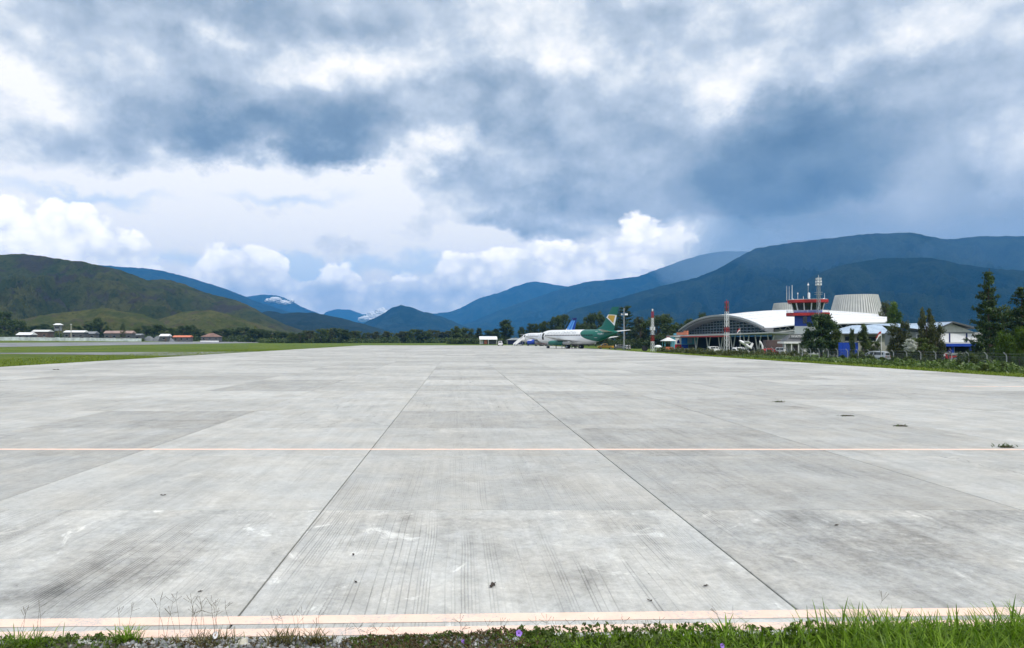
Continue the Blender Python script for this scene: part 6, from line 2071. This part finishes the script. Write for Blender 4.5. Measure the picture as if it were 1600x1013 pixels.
# ---- grass blades
def blades(n, xf, yf, hf, wid, bend=0.55, spread=0.5, zf=soil_z, tlo=0.0, thi=1.0):
    """curved tapering blades; xf, yf, hf give position and length"""
    x, y, L = xf(n), yf(n), hf(n)
    if callable(L):
        L = L(x)
    z = np.array([zf(a, b) for a, b in zip(x, y)]) - 0.01
    az = rng.random(n) * 2 * np.pi
    lean = spread * rng.random(n) ** 0.8
    bd = bend * (0.3 + rng.random(n))
    w = wid * (0.6 + 0.8 * rng.random(n))
    d = np.stack([np.cos(az), np.sin(az)], 1)
    sd_ = np.stack([-d[:, 1], d[:, 0]], 1)
    lv = [0.0, 0.3, 0.6, 0.85, 1.0]
    wk = [0.7, 1.0, 0.85, 0.5, 0.05]
    V = np.zeros((n, 10, 3))
    for k, (u, ww) in enumerate(zip(lv, wk)):
        out = L * (lean * u + bd * u * u)
        up = L * (u - 0.38 * (lean + bd) * u * u)
        c = np.stack([x + d[:, 0] * out, y + d[:, 1] * out, z + up], 1)
        o_ = np.concatenate([sd_ * (w * ww / 2)[:, None], np.zeros((n, 1))], 1)
        V[:, 2 * k] = c - o_
        V[:, 2 * k + 1] = c + o_
    b = (np.arange(n) * 10)[:, None]
    Q = np.concatenate([b + np.array([[2 * k, 2 * k + 1, 2 * k + 3, 2 * k + 2]]) for k in range(4)])
    t = np.repeat(tlo + (thi - tlo) * rng.random(n), 10)
    return V.reshape(-1, 3), Q, t


def join(parts):
    V, Q, t, b = [], [], [], 0
    for v, q, tt in parts:
        V.append(v)
        Q.append(q + b)
        t.append(tt)
        b += len(v)
    return np.concatenate(V), np.concatenate(Q), np.concatenate(t)


M_BLADE = leafmat('grass_blade', (0.055, 0.120, 0.006), (0.270, 0.420, 0.040), 0.45, 0.45)
M_DRY = leafmat('dry_grass', (0.060, 0.060, 0.020), (0.220, 0.190, 0.080), 0.3, 0.6)
M_WEED = leafmat('weed_leaf', (0.035, 0.065, 0.012), (0.150, 0.210, 0.040), 0.35, 0.55)
M_STALK = principled('dry_stalk', (0.12, 0.10, 0.06), 0.8)
M_REDWEED = leafmat('red_weed', (0.050, 0.030, 0.018), (0.150, 0.110, 0.050), 0.25)

hx = lambda x: np.interp(x, [0.2, 0.8, 1.4, 2.0, 2.6, 3.4, 5, 9], [0.05, 0.10, 0.15, 0.19, 0.26, 0.31, 0.33, 0.33])
parts = []
ux = lambda n: 0.35 + 8.2 * rng.random(n) ** 0.9
uy = lambda n: 6.10 - 1.5 * rng.random(n) ** 1.5
N1 = 26000
x_ = ux(N1)
y_ = np.minimum(uy(N1), 6.0 + 0.015 * (x_ + 6) + 0.02 * rng.normal(size=N1))
L_ = hx(x_) * (0.45 + 0.75 * rng.random(N1)) * (0.85 + 0.3 * np.sin(x_ * 3.1) * np.sin(x_ * 1.3 + 1))
parts.append(blades(N1, lambda n: x_, lambda n: y_, lambda n: L_, 0.010, 0.55, 0.5))
N2 = 420
x2 = 1.6 + 6.5 * rng.random(N2)
y2 = 6.08 - 1.1 * rng.random(N2)
parts.append(blades(N2, lambda n: x2, lambda n: y2, lambda n: hx(x2) * (0.95 + 0.55 * rng.random(N2)), 0.013, 0.35, 0.3, tlo=0.0, thi=0.6))
V, Q, t = join(parts)
o = link(bpy.data.objects.new('grass', npmesh('grass', V, [Q], [M_BLADE], tint=np.repeat(t[:, None], 3, 1))))
tag(o, 'thick bright green grass growing over the near apron edge', kind='stuff')


# creeping leafy weeds in among the grass and along the edge
def herb(name, label, n, xr, hgt, size, mat, seed):
    g = np.random.default_rng(seed)
    x = xr[0] + (xr[1] - xr[0]) * g.random(n)
    y = 6.13 + 0.012 * (x + 6) - 0.85 * g.random(n) ** 1.6
    hh = np.array([hgt * (0.5 + 0.9 * abs(mnoise.noise(Vector((a * 2.2, b * 2, seed))))) for a, b in zip(x, y)])
    z = np.array([soil_z(a, b) for a, b in zip(x, y)]) + hh * g.random(n) ** 0.7
    C = np.stack([x, y, z], 1)
    V, Q, t = leaves(g, C, 0.02, 4, size, 0.7)
    o = link(bpy.data.objects.new(name, npmesh(name, V, [Q], [mat], tint=np.repeat(t[:, None], 3, 1))))
    return tag(o, label, kind='stuff')


herb('ground_cover', 'low leafy weeds under the bright grass', 3200, (0.5, 8.0), 0.15, 0.020, M_WEED, 21)
herb('ground_cover', 'low green herbs at the grassy end of the apron edge', 1700, (-6.0, -2.75), 0.075, 0.019, M_WEED, 22)
herb('ground_cover', 'reddish creeping weeds along the middle of the apron edge', 1500, (-0.95, 0.75), 0.075, 0.013, M_REDWEED, 23)
herb('ground_cover', 'sparse green creepers in the middle gravel', 900, (-0.9, 0.7), 0.06, 0.014, M_WEED, 25)
herb('ground_cover', 'sparse low weeds scattered in the gravel', 420, (-2.7, -0.95), 0.05, 0.014, M_REDWEED, 24)
N3 = 1500
x3 = np.where(rng.random(N3) < 0.6, -6 + 3.3 * rng.random(N3), -2.6 + 3.2 * rng.random(N3))
y3 = 6.10 - 0.6 * rng.random(N3) ** 1.5
L3 = 0.04 + 0.07 * rng.random(N3)
V, Q, t = blades(N3, lambda n: x3, lambda n: y3, lambda n: L3, 0.005, 0.6, 0.5)
o = link(bpy.data.objects.new('grass', npmesh('grass', V, [Q], [M_WEED], tint=np.repeat(t[:, None], 3, 1))))
tag(o, 'short thin grass between the gravel stones', kind='stuff')


# countable tufts with their seed stalks
def tuft(label, px, Y, h, n, mat, stalks=0, wid=0.007, sp=0.09, sh=1.6, lean=0.7):
    x = X(px, Y)
    r = root('grass_tuft', label, 'grass tuft', (x, Y, 0), 0.0)
    xx = rng.normal(size=n) * sp
    yy = rng.normal(size=n) * sp * 0.5
    V, Q, t = blades(n, lambda k: xx, lambda k: yy, lambda k: h * (0.45 + 0.7 * rng.random(n)), wid, 0.45, lean, zf=lambda a, b: soil_z(x + a, min(Y + b, 6.15)))
    tag(link(bpy.data.objects.new('blades', npmesh('blades', V, [Q], [mat], tint=np.repeat(t[:, None], 3, 1))), r), kind='stuff')
    for k in range(stalks):
        a = rng.normal() * sp * 1.2
        L = h * sh * (0.7 + 0.5 * rng.random())
        dx_ = rng.normal() * 0.22 * L
        b = MB()
        p0, p1, p2 = Vector((a, 0, 0.0)), Vector((a + dx_ * 0.4, -0.01, L * 0.55)), Vector((a + dx_, -0.02, L))
        b.tube([p0, p1, p2], [0.0016, 0.0012, 0.0008], 4)
        for q in range(int(rng.integers(2, 5))):
            an = rng.normal() * 0.8
            e = p2 + Vector((math.sin(an) * 0.07, rng.normal() * 0.02, abs(math.cos(an)) * 0.06))
            b.tube([p2 - (p2 - p1) * 0.05 * q, e], [0.0008, 0.0014], 4)
        b.build('seed_stalk', M_STALK, r)
    return r


tuft('bushy grass tuft at the grassy corner end of the peach lines', 45, 5.98, 0.18, 204, M_BLADE, 4, sp=0.11)
tuft('upright bright green grass tuft before the peach lines', 199, 6.08, 0.17, 156, M_BLADE, 2, sp=0.055)
tuft('tall weedy tuft with many dry seed stalks', 322, 6.06, 0.14, 170, M_DRY, 14, sp=0.12, sh=2.3)
tuft('slim tuft with three long leaning stalks between the bright tuft and the weedy one', 268, 6.1, 0.09, 40, M_DRY, 4, sp=0.07, sh=3.6)
tuft('yellowish spreading tuft in the gravel', 442, 6.06, 0.16, 132, M_DRY, 6, sp=0.08, sh=1.6)
tuft('small upright yellow-green tuft standing alone in the gravel', 495, 6.06, 0.16, 96, M_DRY, 2, sp=0.035, sh=1.3)
tuft('thin dry tuft at the start of the reddish weeds', 585, 6.08, 0.08, 40, M_DRY, 6, sp=0.09, sh=1.5)
tuft('broad-bladed dark tuft rising over the first peach line', 1136, 6.10, 0.30, 16, M_BLADE, 2, wid=0.016, sp=0.03, sh=1.0, lean=0.35)
tuft('tall blades standing up out of the thick grass', 1290, 6.05, 0.34, 40, M_BLADE, 1, wid=0.012, sp=0.16, sh=1.0, lean=0.4)
for px_, lb in ((760, 'faint dry stalks beside the middle of the peach lines'), (905, 'dry branching stalks leaning over the peach line'), (1000, 'dry sprigs at the start of the thick grass')):
    tuft(lb, px_, 6.12, 0.10, 14, M_DRY, 7, sp=0.14, sh=1.5)

# purple flowers
M_PETAL = principled('purple_petal', (0.30, 0.16, 0.62), 0.6, var=0.1, vscale=40)
M_THROAT = principled('flower_throat', (0.16, 0.05, 0.30), 0.6)


def flower(label, px, py, Y, r):
    p = P(px, py, Y)
    f = root('flower', label, 'flower', p)
    b = MB()
    n = 15
    b.loft([[(rr * (1 + 0.10 * math.cos(5 * k * 2 * math.pi / n)) * math.cos(2 * math.pi * k / n), -dd, rr * (1 + 0.10 * math.cos(5 * k * 2 * math.pi / n)) * math.sin(2 * math.pi * k / n)) for k in range(n)] for rr, dd in ((r * 0.16, -r * 0.7), (r * 0.3, -r * 0.2), (r, 0.0), (r * 1.0, -0.002), (r * 0.3, -r * 0.24))], cap=False)
    b.build('petals', M_PETAL, f, smooth=True)
    MB().tube([(0, r * 0.30, 0), (0, r * 0.05, 0)], [r * 0.22, r * 0.12], 8).build('throat', M_THROAT, f)
    z0 = soil_z(p.x, Y)
    MB().tube([(0, r * 0.7, 0), (0.004, r * 0.9, -0.02), (0.002, r * 0.5, z0 - p.z)], 0.0022, 5).build('stem', principled('stem_green', (0.06, 0.10, 0.02), 0.7), f)
    f.rotation_euler = (R(-28), 0, R(8))
    return f


flower('purple trumpet flower before the end of the gravel', 811, 989.5, 6.02, 0.026)
flower('purple flower low down among the reddish weeds', 724, 1003, 5.97, 0.017)
flower('purple flower at the bottom edge in the thick grass', 1129, 1009, 5.80, 0.020)

# litter and leaves on the slabs
lt = MB()
rg_ = [[(0.020 * k * math.cos(a), d, 0.030 * k * math.sin(a)) for a in np.linspace(0, 2 * math.pi, 13)[:-1]] for k, d in ((1.0, 0), (1.0, 0.006), (0.35, 0.006), (0.35, 0))]
lt.loft(rg_ + [rg_[0]], cap=False)
lp = P(336.5, 992.5, 6.05)
o = lt.build('white_tag', M_WHITE, None, loc=lp)
o.rotation_euler = (R(-20), R(12), R(10))
tag(o, 'small white plastic ring caught in the weedy tuft', 'litter')

M_DEAD = principled('dead_leaf', (0.045, 0.032, 0.024), 0.85, var=0.3, vscale=40)


def dead_leaf(label, px, py, size, seed, name='dead_leaf', cat='leaf'):
    Y = CH * F / (py - VY)
    rr = random.Random(seed)
    b = MB()
    n = 12
    out = []
    for k in range(n):
        a = 2 * math.pi * k / n
        q = size * (0.55 + 0.45 * abs(math.cos(a))) * rr.uniform(0.6, 1.15)
        out.append((q * math.cos(a), q * 0.55 * math.sin(a), 0.006 + 0.012 * rr.random() + 0.03 * size * abs(math.sin(2 * a)) * 6))
    top = [(0, 0, 0.010)] + out
    bot = [(x, y, z - 0.003) for x, y, z in top]
    b.add(top + bot, [(0, 1 + k, 1 + (k + 1) % n) for k in range(n)] + [(n + 1, n + 2 + (k + 1) % n, n + 2 + k) for k in range(n)] + [(1 + k, n + 2 + k, n + 2 + (k + 1) % n, 1 + (k + 1) % n) for k in range(n)])
    o = b.build(name, M_DEAD, None, loc=(X(px, Y), Y, 0.002))
    o.rotation_euler = (0, 0, rr.random() * 6)
    return tag(o, label, cat)


dead_leaf('curled brown leaf lying on the nearest middle slab', 770, 916, 0.075, 1)
dead_leaf('small dark pebble-like scrap right of the curled leaf', 1015, 940, 0.030, 2)
dead_leaf('dark flake near the joint on the nearest slab row', 552, 868, 0.035, 3)
dead_leaf('tiny dark scrap between the flake and the curled leaf', 556, 911, 0.03, 4)
dead_leaf('thin dark twig scrap on the slab right of centre', 1103, 917, 0.035, 5)
dead_leaf('dark speck on the bright slab past the right joint', 1307, 822, 0.04, 6)
dead_leaf('dark scrap low down on the left slab', 312, 926, 0.03, 7)
dead_leaf('dark scrap on the second slab row at the far side', 255, 775, 0.06, 8)
dead_leaf('dark lump on the pale field near the grass verge', 88, 578, 0.28, 9)


def joint_weed(label, px, py, w, h):
    Y = CH * F / (py - VY)
    x = X(px, Y)
    r = root('joint_weed', label, 'weed', (x, Y, 0.0), group='weeds growing in the apron joints')
    n = 60
    xx = rng.normal(size=n) * w * 0.4
    yy = rng.normal(size=n) * w * 0.3
    V, Q, t = blades(n, lambda k: xx, lambda k: yy, lambda k: h * (0.3 + 0.8 * rng.random(n)), 0.02, 0.5, 0.9, zf=lambda a, b: 0.0, tlo=0, thi=0.5)
    tag(link(bpy.data.objects.new('blades', npmesh('blades', V, [Q], [M_WEED], tint=np.repeat(t[:, None], 3, 1))), r), kind='stuff')
    b = MB()
    b.loft([[(w * 0.6 * q * math.cos(k), w * 0.4 * q * math.sin(k), z) for k in np.linspace(0, 6.28, 10)[:-1]] for q, z in ((1, 0.003), (0.7, 0.02), (0.2, 0.03))])
    b.build('root_mat', M_DEAD, r)


joint_weed('dark weed clump near the edge just above the thin peach line', 1572, 699, 0.30, 0.13)
joint_weed('flat weed in the slab joint halfway to the verge', 1408, 666, 0.32, 0.10)
joint_weed('small weed in the joint beside a dark stain', 1218, 628.5, 0.30, 0.12)
joint_weed('flat weed patch between the stain and the halfway weed', 1323, 650, 0.36, 0.06)

# ------------------------------------------------------------------ verge and crop vegetation
M_CROP = leafmat('crop_leaf', (0.030, 0.065, 0.012), (0.170, 0.240, 0.075), 0.3, 0.4)


def strip_leaves(name, label, n, xf, yf, hf, rad, per, size, mat, seed, flat=1.0):
    g = np.random.default_rng(seed)
    y = yf(g, n)
    x = xf(g, y)
    z = np.array([zg(a, b) for a, b in zip(x, y)])
    hh = hf(x, y) * (0.35 + 0.65 * g.random(n))
    C = np.stack([x, y, z + hh * g.random(n) ** 0.7], 1)
    V, Q, t = leaves(g, C, rad, per, size, flat)
    o = link(bpy.data.objects.new(name, npmesh(name, V, [Q], [mat], tint=np.repeat(t[:, None], 3, 1))))
    return tag(o, label, kind='stuff')


strip_leaves('crop_plants', 'leafy garden crops growing between the grass verge and the fence', 2600, lambda g, y: 45.5 + 8.3 * g.random(len(y)), lambda g, n: 48 + 75 * g.random(n) ** 1.5,
             lambda x, y: (0.95 + 0.35 * np.sin(y * 0.9) * np.sin(x * 1.1)) * np.interp(y, [48, 75, 95, 125], [1.05, 0.9, 0.55, 0.4]), 0.30, 13, 0.16, M_CROP, 31)
strip_leaves('crop_plants', 'leafy plants growing along the far side of the fence', 1100, lambda g, y: 54.3 + 5 * g.random(len(y)), lambda g, n: 55 + 75 * g.random(n), lambda x, y: 0.8 + 0 * x, 0.3, 12, 0.16, M_LEAF_MID, 32)
strip_leaves('verge_plants', 'tall weeds along the fence in front of the terminal', 1500, lambda g, y: 50 + 6.5 * g.random(len(y)), lambda g, n: 118 + 70 * g.random(n), lambda x, y: 1.0 + 0.5 * np.sin(y * 0.7), 0.35, 12, 0.20, M_LEAF_OLIVE, 33)


def verge(name, label, n, xf, yf, L, wid, mat, seed):
    g = np.random.default_rng(seed)
    y = yf(g, n)
    x = xf(g, y)
    V, Q, t = blades(n, lambda k: x, lambda k: y, lambda k: L * (0.4 + 0.9 * g.random(n)), wid, 0.5, 0.6, zf=zg)
    o = link(bpy.data.objects.new(name, npmesh(name, V, [Q], [mat], tint=np.repeat(t[:, None], 3, 1))))
    return tag(o, label, kind='stuff')


M_VERGE = leafmat('verge_grass', (0.070, 0.115, 0.008), (0.230, 0.290, 0.030), 0.35, 0.6)
verge('verge_grass', 'rough grass along the fence side of the apron', 16000, lambda g, y: 37.5 + 9 * g.random(len(y)) ** 1.3, lambda g, n: 44 + 120 * g.random(n) ** 1.5, 0.26, 0.035, M_VERGE, 41)
verge('verge_grass', 'rough grass along the runway side of the apron', 16000, lambda g, y: A_X0 - 16 * g.random(len(y)) ** 1.3, lambda g, n: 60 + 130 * g.random(n) ** 1.4, 0.24, 0.045, M_VERGE, 42)

G5 = 'dark bushes along the fence'
for i, (px_, Y, lb) in enumerate([(1316, 103, 'bush before the near end of the cobalt wall'), (1334, 99, 'bush before the far end of the cobalt wall'), (1360, 90, 'bush in front of the front wheel of the silver car'), (1379, 90, 'bush in front of the rear of the silver car'),
                                  (1398, 86, 'bush just past the silver car'), (1418, 82, 'bush below the white-leaved shrub'), (1442, 79, 'bush between the white-leaved shrub and the motorcycle'), (1466, 75, 'bush left of the motorcycle rider'), (1498, 70, 'bush right of the motorcycle rider'),
                                  (1537, 64, 'bush before the garden wall end'), (1566, 63, 'bush below the bright green shrubs'), (1240, 128, 'bush in front of the gatehouse'), (1222, 134, 'bush in front of the white van'), (1203, 142, 'bush in front of the dark red car'),
                                  (1186, 148, 'bush in front of the curved sculpture'), (1160, 160, 'bush in front of the aircraft monument')]):
    tree('fence_bush', 'small dark green ' + lb, px_, VY + (CH + 0.55 - 0.95 - (0.25 if i % 3 else 0.0)) * F / Y, 13 + (i * 7) % 6, Y, 'shrub', M_LEAF_MID if i % 2 else M_LEAF_DARK, i % 3, G5, cat='bush')

# dense undergrowth at the foot of the tree belts
for lb, sd2, y0, y1, p0, p1, hh, mt in (('scrub at the foot of the far treeline', 51, 530, 600, 405, 760, 4.5, M_LEAF_DARK), ('scrub under the trees behind the aircraft', 52, 410, 445, 700, 985, 5.0, M_LEAF_DARK),
                                    ('scrub behind the village houses', 53, 570, 640, -60, 420, 5.5, M_LEAF_DARK), ('low scrub between the whitewashed fence and the village houses', 57, 0, 0, 0, 0, 1.7, M_LEAF_MID), ('scrub under the trees left of the terminal', 54, 285, 340, 955, 1100, 5.0, M_LEAF_DARK),
                                    ('hedge growth between the houses and the olive trees', 55, 116, 126, 1340, 1480, 2.6, M_LEAF_MID), ('undergrowth below the conifers', 56, 92, 106, 1500, 1700, 2.6, M_LEAF_DARK)):
    g = np.random.default_rng(sd2)
    n = 900 if y0 > 200 else 420
    Y_ = y0 + (y1 - y0) * g.random(n)
    px_ = p0 + (p1 - p0) * g.random(n)
    if sd2 == 57:
        n, y0 = 420, 300.0
        px_ = -20 + 245 * g.random(n)
        Y_ = 367 + (px_ + 25) * 0.462 + 12 * g.random(n)
    x = (px_ - VX) * Y_ / F
    z = np.array([zg(a, b) for a, b in zip(x, Y_)])
    h = hh * (0.55 + 0.45 * np.array([mnoise.noise(Vector((a * 0.05, sd2, 0))) for a in x])) * g.random(n) ** 0.8
    k = y0 / 400.0
    V, Q, t = leaves(g, np.stack([x, Y_, z + h], 1), 1.7 * max(k, 0.35), 34, 0.48 * max(k, 0.34), 0.8)
    o = link(bpy.data.objects.new('undergrowth', npmesh('undergrowth', V, [Q], [mt], tint=np.repeat(t[:, None], 3, 1))))
    tag(o, lb, kind='stuff')


# ------------------------------------------------------------------ haze: the damp air of the valley
hm = bpy.data.materials.new('valley_air')
hm.use_nodes = True
T = NT(hm.node_tree)
pv = T.n('ShaderNodeVolumePrincipled', None, Color=(0.09, 0.42, 1.0), Density=HAZE)
T.t.links.new(pv.outputs[0], T.n('ShaderNodeOutputMaterial').inputs['Volume'])
hb = MB().box((0, 7700, 590), (28200, 21800, 1200)).build('haze', hm)
tag(hb, 'blue damp haze filling the whole valley', kind='stuff')


# rain veil trailing over the ridge and low cloud round the far peaks: rounded bodies of denser air inside the haze
def mist(name, label, px, py, Y, rx, ry, rz, dens, colr=(0.80, 0.90, 1.0), seed=0):
    bm = bmesh.new()
    bmesh.ops.create_icosphere(bm, subdivisions=4, radius=1.0)
    for v in bm.verts:
        k = 1 + 0.30 * mnoise.noise(v.co * 1.6 + Vector((seed, 0, 0))) + 0.14 * mnoise.noise(v.co * 4.2 + Vector((0, seed, 0)))
        v.co = Vector((v.co.x * rx * k, v.co.y * ry * k, v.co.z * rz * k))
    me = bpy.data.meshes.new(name)
    bm.to_mesh(me)
    bm.free()
    mt = bpy.data.materials.new('mist_air')
    mt.use_nodes = True
    T = NT(mt.node_tree)
    pv = T.n('ShaderNodeVolumePrincipled', None, Color=colr, Density=dens)
    T.t.links.new(pv.outputs[0], T.n('ShaderNodeOutputMaterial').inputs['Volume'])
    me.materials.append(mt)
    o = link(bpy.data.objects.new(name, me), None, P(px, py, Y))
    return tag(o, label, kind='stuff')


mist('rain_mist', 'pale rain veil trailing over the ridge behind the aircraft tails', 1110, 400, 6900, 700, 700, 330, 4.0e-4, (0.62, 0.80, 1.0), seed=3)
mist('rain_mist', 'thin rain veil over the crest of the broad mountain wall', 1290, 385, 4700, 700, 250, 210, 2.0e-4, (0.45, 0.70, 1.0), seed=5)
mist('rain_mist', 'thin veil of rain at the far end of the mountain wall', 1560, 392, 4700, 520, 250, 230, 2.4e-4, (0.45, 0.70, 1.0), seed=9)


def low_cloud(label, puffs, Y, seed):
    """a small bank of cloud: one lumpy white body grown from a few rounded heads"""
    rr = random.Random(seed)
    V, Fc, b = [], [], 0
    for px_, py_, w, h in puffs:
        bm = bmesh.new()
        bmesh.ops.create_icosphere(bm, subdivisions=5, radius=1.0)
        c = P(px_, py_, Y) + Vector((0, rr.uniform(-60, 60), 0))
        vs = []
        for v in bm.verts:
            q = v.co * 2.2 + Vector((px_, seed, py_))
            k = 1 + 0.30 * mnoise.fractal(q, 0.8, 2.1, 5) + 0.10 * abs(mnoise.noise(q * 4))
            vs.append((c.x + v.co.x * w * k, c.y + v.co.y * w * 0.8 * k, c.z + v.co.z * h * k))
        V += vs
        bm.verts.ensure_lookup_table()
        Fc += [[v.index + b for v in f.verts] for f in bm.faces]
        b += len(vs)
        bm.free()
    me = npmesh('low_cloud', V, [Fc], [M_CLOUD], smooth=True)
    return tag(link(bpy.data.objects.new('low_cloud', me)), label, kind='stuff')


m, T, pos = newmat('cloud_white')
M_CLOUD = finish(m, T, (0.93, 0.93, 0.92, 1), 1.0, T.noise(pos, 0.02, 6, 0.65), 1.0, 40.0, 0.0)
low_cloud('white cloud strip lying across the far rounded peak', [(424, 470, 90, 34), (431, 468.5, 80, 44), (438, 472, 110, 34), (446, 474, 80, 26), (456, 471, 40, 30)], 11200, 11)
low_cloud('white cloud in the valley gap between the far peaks', [(572, 499, 130, 60), (584, 495, 130, 90), (596, 492, 140, 110), (607, 497, 120, 70), (588, 502, 160, 60), (612, 489, 60, 50)], 13700, 12)
